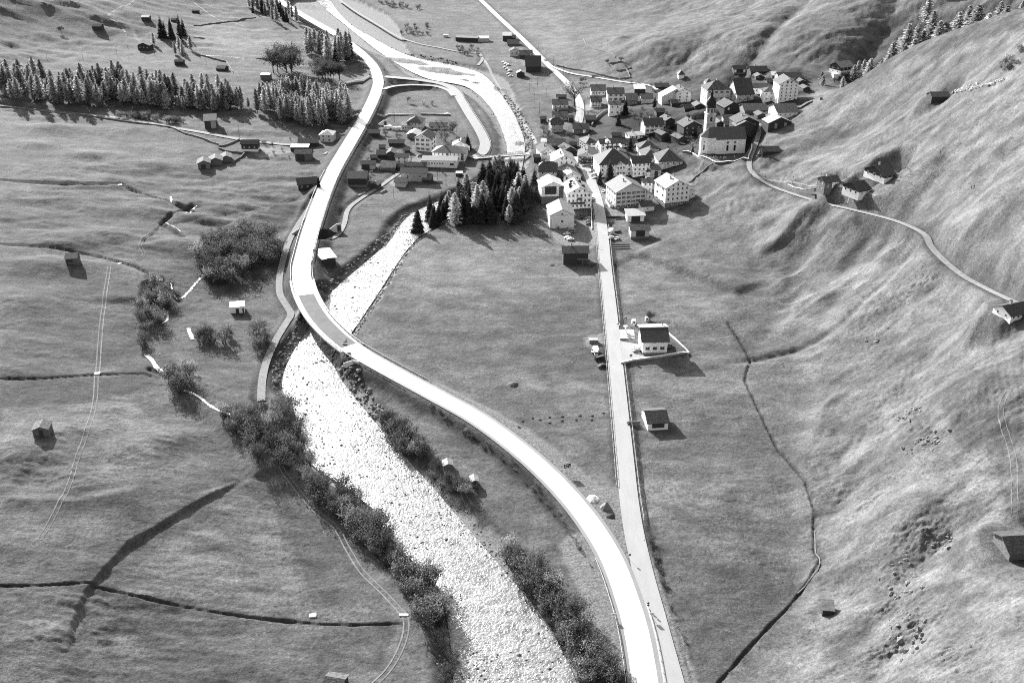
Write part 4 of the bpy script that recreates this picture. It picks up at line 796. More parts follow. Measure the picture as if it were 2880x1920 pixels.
# ---- upper village (C2)
house('chapel', 'small white tower hut with dark pyramid roof above the village', 'chapel', 'C2', 334, 412, 255, 190, kind='hip', D=7, slope=1.0, wall='plaster', roof=SD, chim=0)
house('barn', 'timber barn with pale posts at the top of the village', 'barn', 'C2', 1092, 1254, 192, 118, yridge=64, slope=.5, wall='timber', roof=SD, op=((.05, .22, .35, .95, 'plaster'), (.82, .98, .35, .95, 'plaster')), base=(.3, 'rubble'), chim=0)
house('barn', 'wide dark barn with steep roof beside the timber barn', 'barn', 'C2', 1330, 1560, 195, 150, yridge=75, slope=.5, wall='timber', roof=SD, chim=1, yaw=4)
house('house', 'steep dark roof block with white side gable', 'house', 'C2', 1132, 1366, 565, 465, D=21, slope=.85, wall='plaster_grey', roof=SD, f=(2, 3), l=(3, 3, 's'), yaw=9, chim=0)
house('mansion', 'grey hip-roofed palazzo with shuttered windows and corner tower', 'house', 'C2', 718, 1046, 580, 402, kind='hip', D=15, slope=.62, wall='plaster_old', roof='slate', f=(2, 4, 's'), l=(2, 3), yaw=8, chim=1)
house('tower', 'square tower with pointed roof behind the palazzo', 'tower', 'C2', 705, 790, 470, 305, kind='hip', D=6.5, slope=.9, wall='plaster_old', roof='slate', f=(1, 1, 'm'), yaw=8, chim=0, oh=.3)
house('mansion', 'tallest white gabled house with five rows of small windows', 'house', 'C2', 1702, 1968, 560, 330, kind='y', D=15, slope=.55, wall='plaster', roof=SD, f=(5, 4, 'm'), g=2, yaw=3, chim=0, ws=1.3)
house('house', 'low white wing joined to the tallest gabled house', 'house', 'C2', 1502, 1700, 565, 428, kind='hip', D=9, slope=.45, wall='plaster', roof='slate', f=(2, 3, 'm'), yaw=3, chim=0, ws=1.3)
house('house', 'white house with dark slate roof behind the tallest gabled house', 'house', 'C2', 1712, 2030, 300, 242, yridge=162, wall='plaster', roof='slate_dark', f=(1, 5), chim=0)
house('house', 'white cottage with rough slate roof uphill of the dark roof block', 'house', 'C2', 1370, 1592, 462, 380, yridge=312, wall='plaster', roof='slate', f=(1, 3), chim=0)
house('shed', 'tiny shed with bright tin roof among the upper gardens', 'shed', 'C2', 1625, 1695, 245, 225, kind='shed', D=6, slope=.25, wall='timber', roof='metal_roof', chim=0)
house('barn', 'big dark log barn with open gable behind the church tower', 'barn', 'C2', 955, 1195, 735, 640, kind='y', D=13, slope=.5, wall='timber', roof='slate', chim=0, yaw=16, op=((.2, .3, .6, .9, 'plaster'),))
house('barn', 'long stone barn with speckled slab roof above the chapel', 'barn', 'C2', 1245, 1555, 735, 688, yridge=590, slope=.4, wall='rubble', roof='slate', chim=0, yaw=3)
house('house', 'white-fronted house with speckled slab roof at the grass slope', 'house', 'C2', 1690, 1976, 795, 712, yridge=590, slope=.4, wall='plaster', roof='slate', f=(1, 4, 'm'), chim=0, yaw=6)
house('house', 'white gabled house with long stone-slab roof running down its side', 'house', 'C2', 294, 502, 575, 440, kind='y', D=13, slope=.5, wall='plaster', roof='slate', f=(3, 2), g=1, yaw=8, chim=1)
house('house', 'lean-to wing with pale slab roof at the white gabled house', 'house', 'C2', 100, 292, 600, 500, kind='shedl', D=11, slope=.5, wall='plaster_old', roof=SP, f=(2, 1, 'm'), yaw=8, chim=0)
house('barn', 'low dark barn above the lean-to wing', 'barn', 'C2', 20, 200, 400, 370, yridge=315, wall='timber', roof=SD, chim=0)
# ---- around the church (C5)
house('chalet', 'dark log house with pale roof plane and chimney uphill of the nave', 'chalet', 'C5', 1095, 1525, 600, 425, kind='y', D=13, slope=.45, wall='timber', roof='slate', chim=1, yaw=8, f=(2, 3, 'm'))
house('barn', 'lower log barn with pale-edged gable tucked behind the nave roof', 'barn', 'C5', 1085, 1445, 690, 530, kind='y', D=7, slope=.45, wall='timber', roof='timber_mid', chim=0, yaw=8)
house('shed', 'dark open shed with pale gable posts at the grass slope', 'shed', 'C5', 1688, 2135, 530, 428, kind='y', D=10, slope=.42, wall='timber', roof=SP, chim=0, yaw=12, op=((.27, .38, 0, .95, 'timber_pale'), (.68, .79, 0, .95, 'timber_pale')))
house('barn', 'low dark barn beside the hill lane below the chapel', 'barn', 'C5', 1598, 1898, 1010, 965, yridge=865, wall='timber', roof=SD, chim=0, slope=.45)
house('chalet', 'dark log house with white sill boards left of the tower', 'chalet', 'C5', 140, 485, 645, 490, kind='y', D=12, slope=.5, wall='timber', roof='slate', chim=2, yaw=14, f=(2, 3, 'm'))
house('chalet', 'small log chalet with slate gable above the log houses', 'chalet', 'C2', 150, 282, 920, 825, kind='y', D=10, slope=.5, wall='timber', roof='slate', chim=1, yaw=15)
house('barn', 'log barn with slab roof uphill of the hip-roofed houses', 'barn', 'C2', 95, 205, 1110, 1020, kind='y', D=9, slope=.45, wall='timber', roof='slate', chim=0, yaw=24)
house('barn', 'log barn with weathered roof beside the pole stack', 'barn', 'C2', 330, 440, 1140, 1070, kind='y', D=9, slope=.45, wall='timber', roof='slate', chim=0, yaw=24)
house('hut', 'tiny hut with grey roof next to the apse', 'hut', 'C2', 598, 675, 1040, 1010, kind='shed', D=5, slope=.3, wall='timber', roof='slate', chim=0)
house('barn', 'low plaster outbuilding between tower and log houses', 'barn', 'C2', 950, 1085, 850, 790, D=6, wall='plaster_grey', roof='slate', chim=0)
house('hut', 'small slate hut directly behind the nave', 'hut', 'C2', 975, 1060, 935, 900, D=5, wall='timber', roof='slate', chim=0)
# ---- along the upper valley road (T3)
house('house', 'farthest dark house beside the upper valley road', 'house', 'T3', -25, 30, 372, 352, yridge=322, wall='timber', roof=SD, chim=0)
house('house', 'second dark-roofed house beside the upper valley road', 'house', 'T3', -40, 60, 425, 405, yridge=362, wall='timber_mid', roof=SD, chim=0)
house('house', 'pale gabled house among the roadside houses', 'house', 'T3', -20, 62, 520, 470, kind='y', D=9, slope=.5, wall='plaster_old', roof='slate', f=(1, 2), chim=0)
house('house', 'dark-roofed house behind the big roadside barn', 'house', 'T3', 72, 184, 540, 508, yridge=460, wall='timber', roof=SD)
house('barn', 'big dark barn with steep roof nearest the upper road bend', 'barn', 'T3', 128, 262, 665, 610, yridge=510, slope=.7, wall='timber', roof=SD, chim=1)
house('shed', 'small dark shed with pale roof below the roadside barn', 'shed', 'T3', 45, 116, 712, 672, kind='y', D=7, wall='timber', roof='slate_pale', chim=0)
house('shed', 'long low works hut beside the river gravel', 'shed', 'T2', 1832, 2035, 385, 350, kind='shed', D=6, slope=.15, wall='timber', roof='timber_mid', chim=0, yaw=-14)
house('shed', 'white works hut with flat metal roof beside the river gravel', 'shed', 'T2', 2040, 2140, 385, 355, kind='shed', D=8, slope=.12, wall='plaster_grey', roof='metal_roof', chim=0, f=(1, 2, 'm'))
house('shed', 'small pale box hut at the river works yard', 'shed', 'T2', 1722, 1765, 345, 325, kind='shed', D=3, slope=.1, wall='plaster_old', roof='metal_roof', chim=0)
house('house', 'roadside house with pale lean-to roof by the gravel yard', 'house', 'T2', 2268, 2345, 380, 330, kind='shed', D=7, slope=.3, wall='timber', roof='metal_roof', chim=0)
# ---- right-hand slope (T4, L4)
house('chalet', 'dark chalet with white base below the forested crest', 'chalet', 'T4', 655, 790, 682, 615, D=12, slope=.5, kind='x', wall='timber', roof='slate_pale', base=(.5, 'plaster'), f=(2, 3, 'm'), l=(2, 2, 'm'), yaw=28, chim=0)
house('shed', 'white garage box below the crest chalet', 'shed', 'T4', 600, 680, 712, 685, kind='shed', D=5, slope=.05, wall='plaster', roof='concrete', chim=0)
house('hut', 'lone log hay hut with plank roof on the sheep pasture', 'hut', 'T4', 1496, 1664, 942, 890, yridge=842, slope=.5, wall='timber', roof='shingle', chim=0, yaw=2)
house('house', 'stone-and-timber house with walled lawn beside the hill lane', 'house', 'L4', 505, 650, 455, 362, yridge=308, slope=.5, wall='timber_mid', roof=SD, f=(1, 2, 'm'), l=(2, 2, 'm'), op=((.52, .98, .35, .98, 'plaster'),), yaw=16, chim=1)
house('chalet', 'low chalet with white lower walls at the end of the driveway', 'chalet', 'L4', 820, 940, 498, 435, kind='x', D=11, slope=.48, wall='timber', roof=SD, base=(.72, 'plaster'), l=(1, 3), f=(1, 2, 'm'), yaw=28, chim=0)
house('chalet', 'upper chalet with white base inside a timber-fenced garden', 'chalet', 'L4', 1058, 1168, 350, 300, kind='x', D=14, slope=.45, wall='timber', roof=SD, base=(.5, 'plaster'), l=(1, 3), f=(1, 2, 'm'), yaw=26, chim=1)
house('house', 'white farmhouse with dark roof at the upper end of the hill lane', 'farmhouse', 'L8', 2205, 2420, 58, 5, kind='x', D=8, slope=.5, wall='plaster', roof=SD, f=(1, 4, 'm'), l=(1, 2, 'm'), yaw=22, chim=1)
house('barn', 'weathered log barn with slab roof and open gable on the steep field', 'barn', 'B4', 2205, 2420, 700, 625, yridge=470, slope=.45, wall='timber_mid', roof='slate_dark', chim=0, yaw=5)
house('hut', 'tiny half-buried hut with turf-pale roof on the foot of the slope', 'hut', 'B4', 500, 600, 1205, 1165, kind='shed', D=3.5, slope=.2, wall='timber', roof='timber_mid', chim=0, yaw=-8, hmin=1.4)
# ---- along the straight road (L3)
gh = house('house', 'two-storey filling-station house with dark asymmetric roof', 'house', 'G', 1088, 1538, 880, 640, D=11, slope=.66, kind='x', wall='plaster', roof='roof_eternit', f=None, base=(.12, 'concrete'), chim=0, oh=.9, yaw=3)
for j in (-.3, 0, .3): put_window(gh, 'x', j * gh['W'], -.02, gh['h'] * .42, 0, .8)
put_window(gh, 'm', -.04 * gh['W'], -.02, gh['h'] * .9, 0)
q = MB(); zz = gh['zr']; q.slab([(-gh['W'] / 2 - 1, gh['D'] * .38, zz + .75), (gh['W'] / 2 + 1, gh['D'] * .38, zz + .75), (gh['W'] / 2 + 1, gh['D'] + .9, zz - 1.6), (-gh['W'] / 2 - 1, gh['D'] + .9, zz - 1.6)], .2); q.box(-gh['W'] / 2 + .2, gh['W'] / 2 - .2, gh['D'] * .46, gh['D'] * .5, zz - .8, zz + .6); q.build('raised_roof', 'metal_roof', gh); chimney(gh, gh['W'] * .36, gh['D'] * .6, zz, 1.4, .6)
house('barn', 'white-walled hay barn with mossy slab roof beside the straight road', 'barn', 'L3', 1246, 1432, 1400, 1335, yridge=1214, slope=.42, wall='plaster', roof='slate_dark', op=((.2, .82, .3, .95, 'timber'),), chim=0, yaw=6, oh=.5)
# ---- left-hand meadow huts
house('hut', 'lone plank hut with pale striped roof on the dark terrace', 'hut', 'L1', 612, 712, 862, 808, yridge=752, slope=.5, wall='timber_mid', roof='timber_pale', op=((.05, .6, .35, .9, 'timber'),), chim=0, yaw=10)
house('hut', 'flat white pump hut with two dark doors in the meadow', 'hut', 'L1', 2120, 2246, 1308, 1252, kind='shed', D=5, slope=.08, wall='plaster', roof='white', op=((.4, .62, 0, .75, 'timber'), (.86, .97, 0, .75, 'timber')), chim=0, yaw=10)
house('hut', 'lone log hut with broken slab roof on the terrace', 'hut', 'L5', 312, 448, 868, 812, kind='y', D=5.0, slope=.4, wall='timber_mid', roof='slate', op=((.4, .66, .0, .95, 'timber'),), chim=0, yaw=8)
house('hut', 'small stone hut with speckled slab roof above the river scrub', 'hut', 'L6', 1726, 1808, 1182, 1142, kind='y', D=3.2, slope=.45, wall='rubble', roof='slate_pale', chim=0, yaw=10)
house('hut', 'small stone hut with square window hole beside the shrubs', 'hut', 'L6', 1980, 2044, 1340, 1285, kind='y', D=3.2, slope=.45, wall='rubble', roof='slate_pale', op=((.35, .7, .55, .95, 'timber'),), chim=0, yaw=10)
house('hut', 'hut with pale slab roof cut by the lower edge of the meadow', 'hut', 'B2', 620, 790, 1665, 1635, kind='x', D=5, slope=.4, wall='timber', roof='slate', chim=0, yaw=-12)
# ---- top left (T1)
house('hut', 'dark hay hut on the bright upper terrace beside the winding path', 'hut', 'T1', 850, 932, 280, 245, yridge=220, wall='timber', roof='shingle', chim=0)
house('hut', 'hay hut with bright tin roof above the spruce gully', 'hut', 'T1', 1302, 1372, 195, 160, yridge=140, wall='timber', roof='metal_roof', chim=0)
house('hut', 'small dark hay hut beyond the spruce gully', 'hut', 'T1', 1572, 1616, 205, 185, yridge=166, wall='timber', roof='shingle', chim=0)
house('hut', 'tiny dark hut at the far meadow edge', 'hut', 'T1', 1765, 1825, 122, 108, yridge=96, wall='timber', roof='shingle', chim=0)
house('chalet', 'small timber house with low gable and pale window bay', 'chalet', 'T1', 1268, 1378, 465, 418, kind='y', D=9, slope=.4, wall='timber', roof=SD, f=(1, 3, 'm'), chim=0, yaw=-6)
house('hut', 'dark log hut beside the stone-wall corner', 'hut', 'T1', 1606, 1684, 602, 568, yridge=546, wall='timber', roof='shingle', chim=0)
house('hut', 'dark hut with low roof at the lane junction', 'hut', 'T1', 1985, 2066, 655, 632, yridge=602, wall='timber', roof='shingle', chim=0, yaw=-12)
house('barn', 'tall narrow barn with two-tone roof beside the larch wood', 'barn', 'T1', 1888, 1988, 1182, 1108, yridge=1046, slope=.4, wall='timber', roof='timber_pale', op=((.55, .98, 0, .98, 'timber_pale'),), chim=0, yaw=12)
for i_, (a_, c_, e_, z_) in enumerate(((1825, 1928, 1550, 1500), (1930, 2040, 1520, 1475), (2040, 2125, 1490, 1450))):
    house('barn', ('first hay barn with slab roof in the attached row of three', 'middle hay barn of the attached row of three', 'third hay barn, uphill end of the attached row')[i_], 'barn', 'T1', a_, c_, e_, z_, kind='y', D=9, slope=.45, wall='rubble', roof='slate', op=((.25, .65, 0, .8, 'timber'),) if i_ == 0 else (), chim=0, yaw=14, group='row of three hay barns')
house('farmhouse', 'dark farmhouse with white base below the stone-walled paddock', 'farmhouse', 'T1', 2222, 2370, 1392, 1322, yridge=1282, slope=.5, wall='timber', roof=SD, base=(.3, 'plaster'), f=(1, 3, 'm'), chim=0)
# ---- left of the highway (T2, L2)
house('hut', 'pale block hut with flat bright roof beside the stream', 'hut', 'T2', 42, 128, 735, 690, kind='shed', D=6, slope=.1, wall='rubble', roof='metal_roof', chim=0, yaw=-6)
house('hut', 'dark hut half hidden below the pale block hut', 'hut', 'T2', 135, 222, 792, 768, yridge=742, wall='timber', roof=SD, chim=0)
house('house', 'pale house with hipped tin roof at the foot of the embankment', 'house', 'T2', 590, 705, 1305, 1240, kind='hip', D=10, slope=.5, wall='plaster_old', roof='metal_roof', f=(2, 2), chim=0, yaw=-4)
house('barn', 'dark barn with long roof beside the tin-roofed house', 'barn', 'T2', 395, 565, 1345, 1312, yridge=1266, wall='timber', roof=SD, chim=0, yaw=5)
house('shed', 'low shed with flat bright roof in the farm yard', 'shed', 'T2', 318, 482, 1392, 1355, kind='shed', D=6, slope=.08, wall='timber', roof='metal_roof', chim=0)
house('barn', 'stone barn with big dark doorway in the farm yard', 'barn', 'T2', 362, 505, 1475, 1412, yridge=1370, wall='rubble', roof='slate', op=((.08, .6, .0, .85, 'timber'),), chim=0)
house('chalet', 'low dark chalet beside the highway with flag pole', 'chalet', 'L2', 395, 560, 170, 120, kind='x', D=10, slope=.5, wall='timber', roof=SD, f=(1, 3, 'm'), chim=0, yaw=16)
house('shed', 'open timber shed with bright roof between highway and river', 'shed', 'L2', 622, 732, 878, 806, kind='y', D=13, slope=.12, wall='timber', roof='metal_roof', chim=0, yaw=24, oh=.8)
# ---- settlement inside the slip-road loop (C7)
house('villa', 'grey hip-roofed villa beside the walled field', 'house', 'C7', 1100, 1300, 275, 172, kind='hip', D=13, slope=.55, wall='plaster_old', roof='slate', f=(2, 4), r=(2, 3), yaw=-8, chim=1)
house('house', 'low front wing of the hip-roofed villa', 'house', 'C7', 1030, 1140, 285, 215, kind='shed', D=6, slope=.2, wall='plaster_old', roof='roof_eternit', f=(1, 3), chim=0)
house('house', 'low grey house with plain roof next to the villa', 'house', 'C7', 1415, 1640, 265, 222, yridge=165, wall='plaster_grey', roof='roof_eternit', f=(1, 4), chim=2, yaw=-4)
house('barn', 'small dark barn against the highway embankment', 'barn', 'C7', 545, 712, 355, 318, yridge=264, wall='timber', roof=SD, chim=0)
house('barn', 'timber barn with bright patched tin roof below the villa', 'barn', 'C7', 1105, 1245, 395, 335, kind='y', D=10, slope=.4, wall='timber_mid', roof='metal_roof', chim=0, yaw=-10)
house('house', 'white four-storey gabled house with shuttered windows inside the loop', 'house', 'C7', 1212, 1432, 568, 388, kind='y', D=12, slope=.55, wall='plaster', roof='slate', f=(3, 3, 's'), g=1, r=(3, 2, 's'), yaw=-14, chim=0)
house('barn', 'dark log barn with ridge vent among the loop houses', 'barn', 'C7', 855, 1055, 500, 450, yridge=400, wall='timber', roof=SD, chim=0)
house('barn', 'low dark barn behind the small white cottage', 'barn', 'C7', 690, 835, 660, 610, yridge=540, wall='timber', roof=SD, chim=0)
house('barn', 'dark chalet barn with rounded gable beside the cottage', 'barn', 'C7', 830, 930, 680, 590, kind='y', D=9, slope=.5, wall='timber', roof='slate', chim=0)
house('house', 'small white cottage with dark roof beside the yard', 'cottage', 'C7', 945, 1118, 735, 648, D=7, slope=.45, wall='plaster', roof=SD, f=(2, 2), r=(1, 1), yaw=-4, chim=0)
house('apartment_block', 'modern white three-storey block with hipped roof and loggias', 'apartments', 'C7', 1452, 1900, 700, 585, kind='hip', D=13, slope=.42, wall='plaster', roof='roof_eternit', f=(2, 8), r=(2, 2), yaw=-6, chim=1, op=((.42, .5, .1, .9, 'timber_mid'), (.88, .96, .1, .9, 'timber_mid')))
house('annex', 'long low white wing with a row of small square windows', 'annex', 'C7', 1295, 1790, 790, 700, kind='shed', D=10, slope=.03, wall='plaster', roof='roof_eternit', f=None, chim=0, yaw=-3, oh=.3)
house('house', 'house with dark gable behind the modern white block', 'house', 'C7', 1730, 1965, 560, 490, kind='y', D=9, slope=.5, wall='plaster', roof=SD, f=(1, 3), g=1, chim=1)
house('barn', 'stone barn with wide dark door at the embankment foot', 'barn', 'C7', 468, 660, 810, 742, yridge=690, wall='plaster_grey', roof='slate', op=((.08, .62, 0, .95, 'timber'),), chim=0)
house('barn', 'half-ruined barn with tumbled slab roof', 'barn', 'C7', 745, 935, 835, 790, yridge=700, slope=.35, wall='rubble', roof='slate', chim=0)
house('barn', 'barn with mossy slab roof below the long white wing', 'barn', 'C7', 1095, 1355, 805, 770, yridge=718, wall='rubble', roof='slate', chim=0)
house('barn', 'long dark barn with vertical boards at the gravel lane', 'barn', 'C7', 292, 545, 1060, 938, yridge=835, slope=.42, wall='timber', roof=SD, chim=0, base=(.25, 'rubble'))
house('shed', 'small dark open shed beside the gravel lane', 'shed', 'C7', 580, 700, 1085, 1030, kind='y', D=6, slope=.35, wall='timber', roof='timber', chim=0, yaw=-16)
house('house', 'grey house with plain wide roof at the end of the gravel yard', 'house', 'C7', 1022, 1375, 985, 862, yridge=795, wall='plaster_grey', roof='roof_eternit', f=(1, 2), chim=0, yaw=-3)
house('shed', 'open carport with plank roof beside the grey house', 'shed', 'C7', 1310, 1430, 1005, 960, kind='shed', D=7, slope=.25, wall='timber', roof='timber_mid', chim=0, yaw=-8)
house('house', 'low pale house with plain roof in front of the grey house', 'house', 'C7', 935, 1080, 1060, 990, yridge=920, wall='plaster_old', roof='timber_mid', f=(1, 3, 'm'), chim=0, yaw=-5)
house('shelter', 'small flat pale roof shelter at the spruce grove edge', 'shelter', 'C7', 1775, 1865, 915, 888, kind='shed', D=4, slope=.05, wall='timber', roof='timber_pale', chim=0)
for (a_, b_, y_, e_, rz_, lb_) in ((420, 520, 700, 660, 10, 'dark log store below the white gabled house with the long slab roof'), (560, 690, 668, 625, 8, 'weathered shed under the palazzo wall'), (30, 140, 765, 712, 5, 'dark barn on the garden bank beside the slab-roofed wing'), (1400, 1500, 258, 228, 0, 'small timber barn in the upper gardens'), (1560, 1640, 335, 300, 0, 'tiny slate-roofed store behind the low white wing'), (1990, 2085, 330, 292, 4, 'timber store beside the rear white house'), (2050, 2150, 425, 385, 6, 'dark hay store at the foot of the forested crest'),
    (1210, 1290, 905, 862, 8, 'small log store uphill of the nave'), (1330, 1420, 1005, 962, 8, 'log store between nave and hill lane'), (690, 770, 1135, 1085, 6, 'shingled lean-to hugging the choir'), (495, 590, 950, 905, 10, 'log granary beside the dark log house'), (240, 330, 640, 590, 8, 'dark stable under the white gabled house'), (860, 950, 900, 860, 6, 'log store at the tower foot'), (1600, 1690, 850, 800, 8, 'dark wood store beside the needle spire'), (20, 110, 930, 880, 12, 'weathered barn below the small log chalet'), (1420, 1540, 800, 755, 5, 'dark barn end above the chapel lane')):
    house('barn', lb_, 'barn', 'C2', a_, b_, y_, e_, kind='y' if a_ % 3 else 'x', D=8, slope=.45, wall='timber', roof='slate' if a_ % 2 else SD, chim=0, yaw=rz_)
for (t_, a_, b_, y_, e_, lb_) in (('C7', 720, 800, 560, 520, 'small dark store beside the ridge-vent barn'), ('C7', 1070, 1140, 600, 555, 'timber shed behind the small white cottage'), ('C7', 600, 690, 700, 665, 'low dark pen at the embankment foot'), ('C7', 980, 1060, 830, 795, 'tumbledown stone pen beside the ruined barn'), ('C3', 150, 290, 620, 520, 'dark wooden store beside the river rocks'), ('C3', 600, 720, 980, 850, 'narrow dark house squeezed behind the street row'), ('C3', 880, 1010, 330, 270, 'dark slate shed behind the terrace'), ('C1', 1400, 1560, 1290, 1230, 'dark timber store on the village bank'), ('C1', 230, 330, 1030, 960, 'low dark hen house beside the river path'), ('C1', 690, 770, 1010, 940, 'dark garden store beside the square')):
    house('shed', lb_, 'shed', t_, a_, b_, y_, e_, kind='x', D=6, slope=.45, wall='timber', roof='slate' if a_ % 4 else SD, chim=0, yaw=4)
# long wing's windows
o_ = [o for o in bpy.data.objects if o.name.startswith('annex')][0]
for j in range(8): put_window(o_, 'm', -o_['W'] * .42 + j * o_['W'] * .075, -.02, o_['h'] * .62, 0, 1.2)
put_window(o_, 'w', o_['W'] * .36, -.02, o_['h'] * .5, 0, 1.3)
# lettering on the workshop front
def text(body, size, par, loc, mt, rx=math.pi / 2, rz=0.0, name='lettering', ext=.02, align='CENTER'):
    c = bpy.data.curves.new(name, 'FONT'); c.body = body; c.size = size; c.extrude = ext; c.align_x = align; c.space_character = 1.15; c.resolution_u = 2
    t_ = bpy.data.objects.new(name, c); COL.objects.link(t_); bpy.context.view_layer.update()
    me_ = bpy.data.meshes.new_from_object(t_.evaluated_get(bpy.context.evaluated_depsgraph_get())); bpy.data.objects.remove(t_); me_.materials.clear(); me_.materials.append(M[mt])
    o = link(name, me_, par); o.location = loc; o.rotation_euler = (rx, 0, rz); return o
text('GARAGE', gar['W'] * .105, gar, (0, -.05, gar['h'] - .75), 'plaster_grey')

# ---- church
cp_, sx, sz, ang = scale_at('C5', 880, 1000)
CW = (1310 - 450) / 6.533 / sx * .93
ch = empty('church', cp_, RAD(7), 'white village church with grey roof, polygonal choir and onion-domed tower', 'church')
Lx0, Lx1 = -CW * .5, CW * .5; NH = 9.6; ND = 12.5; nx = Lx0 + CW * .32; rise = 5.8; ym = ND / 2
b = MB()
b.add([(nx, 0, -3), (Lx1, 0, -3), (Lx1, ND, -3), (nx, ND, -3), (nx, 0, NH), (Lx1, 0, NH), (Lx1, ND, NH), (nx, ND, NH), (nx, ym, NH + rise), (Lx1, ym, NH + rise)], [(0, 1, 5, 4), (2, 3, 7, 6), (1, 2, 6, 9, 5), (3, 0, 4, 8, 7)]); b.build('nave_wall', 'church_white', ch)
c0 = 1.3; HC = NH + .9; ap = [(nx, c0), (Lx0 + 3.2, c0), (Lx0, c0 + 3.4), (Lx0, ND - c0 - 3.4), (Lx0 + 3.2, ND - c0), (nx, ND - c0)]
b = MB(); n = len(ap); b.add([(x, y, -3) for x, y in ap] + [(x, y, HC) for x, y in ap], [(i, n + i, n + i + 1, i + 1)[::-1] for i in range(n - 1)]); b.build('choir_wall', 'church_white', ch)
b = MB(); e = .6; sl = rise / ym; zt = NH + rise
b.slab([(nx - .5, -e, NH - sl * e * .55), (Lx1 + .5, -e, NH - sl * e * .55), (Lx1 + .5, ym, zt + .2), (nx - .5, ym, zt + .2)], .22); b.slab([(Lx1 + .5, ND + e, NH - sl * e * .55), (nx - .5, ND + e, NH - sl * e * .55), (nx - .5, ym, zt + .2), (Lx1 + .5, ym, zt + .2)], .22)
xa = nx - .4; tip = (Lx0 + 5.2, ym, zt + .1); oe = .6; zc = HC - .2
eave = [(xa, c0 - oe, zc), (Lx0 + 3.0, c0 - oe, zc), (Lx0 - oe, c0 + 3.2, zc), (Lx0 - oe, ND - c0 - 3.2, zc), (Lx0 + 3.0, ND - c0 + oe, zc), (xa, ND - c0 + oe, zc)]
b.slab([eave[0], (xa, ym, zt + .1), tip, eave[1]][::-1], .2)
for i in (1, 2, 3): b.slab([eave[i], tip, eave[i + 1]][::-1], .2)
b.slab([eave[4], tip, (xa, ym, zt + .1), eave[5]][::-1], .2); b.build('church_roof', 'shingle', ch)
def arch(w, h, y=-.06, n=8):
    pts = [(-w / 2, 0), (w / 2, 0)] + [(w / 2 * math.cos(math.pi * k / n), h - w / 2 + w / 2 * math.sin(math.pi * k / n)) for k in range(n + 1)]
    vs = [(x, y, z) for x, z in pts] + [(x, .03, z) for x, z in pts]; m_ = len(pts); return vs, [tuple(range(m_))] + [(i, m_ + i, m_ + (i + 1) % m_, (i + 1) % m_) for i in range(m_)]
def church_win(x, y, z, w, h, rz=0.0, oval=False):
    fr = MB()
    if oval: vs = [(w * .62 * math.cos(k * math.pi / 6), yy, w * .5 * math.sin(k * math.pi / 6)) for yy in (-.05, .03) for k in range(12)]; fr.add(vs, [tuple(range(12))] + [(i, 12 + i, 12 + (i + 1) % 12, (i + 1) % 12) for i in range(12)])
    else: fr.add(*arch(w, h))
    o = fr.build('church_window', 'pane', ch); o.location = (x, y, z); o.rotation_euler = (0, 0, rz)
    s_ = MB(); s_.box(-w / 2 - .2, w / 2 + .2, -.18, .0, -.2, -.05); q = s_.build('sill', 'plaster_grey', o); return o
k_ = CW / 38.0
for fx in (.58, .75): church_win(Lx0 + CW * fx, -.02, NH * .22, 1.3, 3.4); church_win(Lx0 + CW * fx, -.02, NH * .74, 1.3, 1, 0, True)
church_win(Lx0 + 1.6, c0 + 1.65, NH * .22, .8, 3.2, RAD(-47)); church_win(Lx0 + 1.6, c0 + 1.65, NH * .75, .8, .8, RAD(-47), True)
# tower
tx, ty = Lx0 + 8.2 , ND + 1.0; TWd = 5.6; T0 = 21.5
b = MB(); b.box(tx - TWd / 2, tx + TWd / 2, ty, ty + TWd, -3, T0); b.build('tower_shaft', 'plaster_grey', ch)
b = MB(); b.box(tx - TWd / 2 - .3, tx + TWd / 2 + .3, ty - .3, ty + TWd + .3, T0, T0 + .5); b.box(tx - TWd / 2 - .12, tx + TWd / 2 + .12, ty - .12, ty + TWd + .12, T0 - 5.2, T0 - 4.9); b.build('cornice', 'plaster_old', ch)
b = MB(); b.lathe([(TWd * .52, T0 + .5), (TWd * .52, T0 + 4.2)], 8, 0, math.pi / 8, tx, ty + TWd / 2); b.build('belfry', 'plaster_grey', ch)
b = MB(); b.lathe([(TWd * .60, T0 + 4.2), (TWd * .60, T0 + 4.6), (TWd * .50, T0 + 5.0), (TWd * .56, T0 + 6.2), (TWd * .55, T0 + 7.6), (TWd * .42, T0 + 9.2), (TWd * .22, T0 + 10.4), (TWd * .13, T0 + 11.2), (TWd * .15, T0 + 12.4), (TWd * .2, T0 + 12.9), (TWd * .1, T0 + 13.6), (TWd * .04, T0 + 15.5), (.05, T0 + 19)], 12, 0, 0, tx, ty + TWd / 2); dmo = b.build('onion_dome', 'copper', ch, True)
b = MB(); b.lathe([(.05, T0 + 18.6), (.35, T0 + 18.9), (.35, T0 + 19.2), (.05, T0 + 19.5)], 8, 0, 0, tx, ty + TWd / 2); b.box(tx - .5, tx + .5, ty + TWd / 2 - .05, ty + TWd / 2 + .05, T0 + 20.3, T0 + 20.45); b.cyl((tx, ty + TWd / 2, T0 + 19.4), (tx, ty + TWd / 2, T0 + 21), .06, .05); b.build('finial', 'copper', dmo)
o = church_win(tx, ty - .02, T0 - 4.2, 1.3, 2.8); 
for a in (-45, 0, 45):
    r_ = TWd * .48; o = church_win(tx + math.sin(RAD(a)) * r_, ty + TWd / 2 - math.cos(RAD(a)) * r_, T0 + 1.2, 1.0, 2.4, RAD(a))
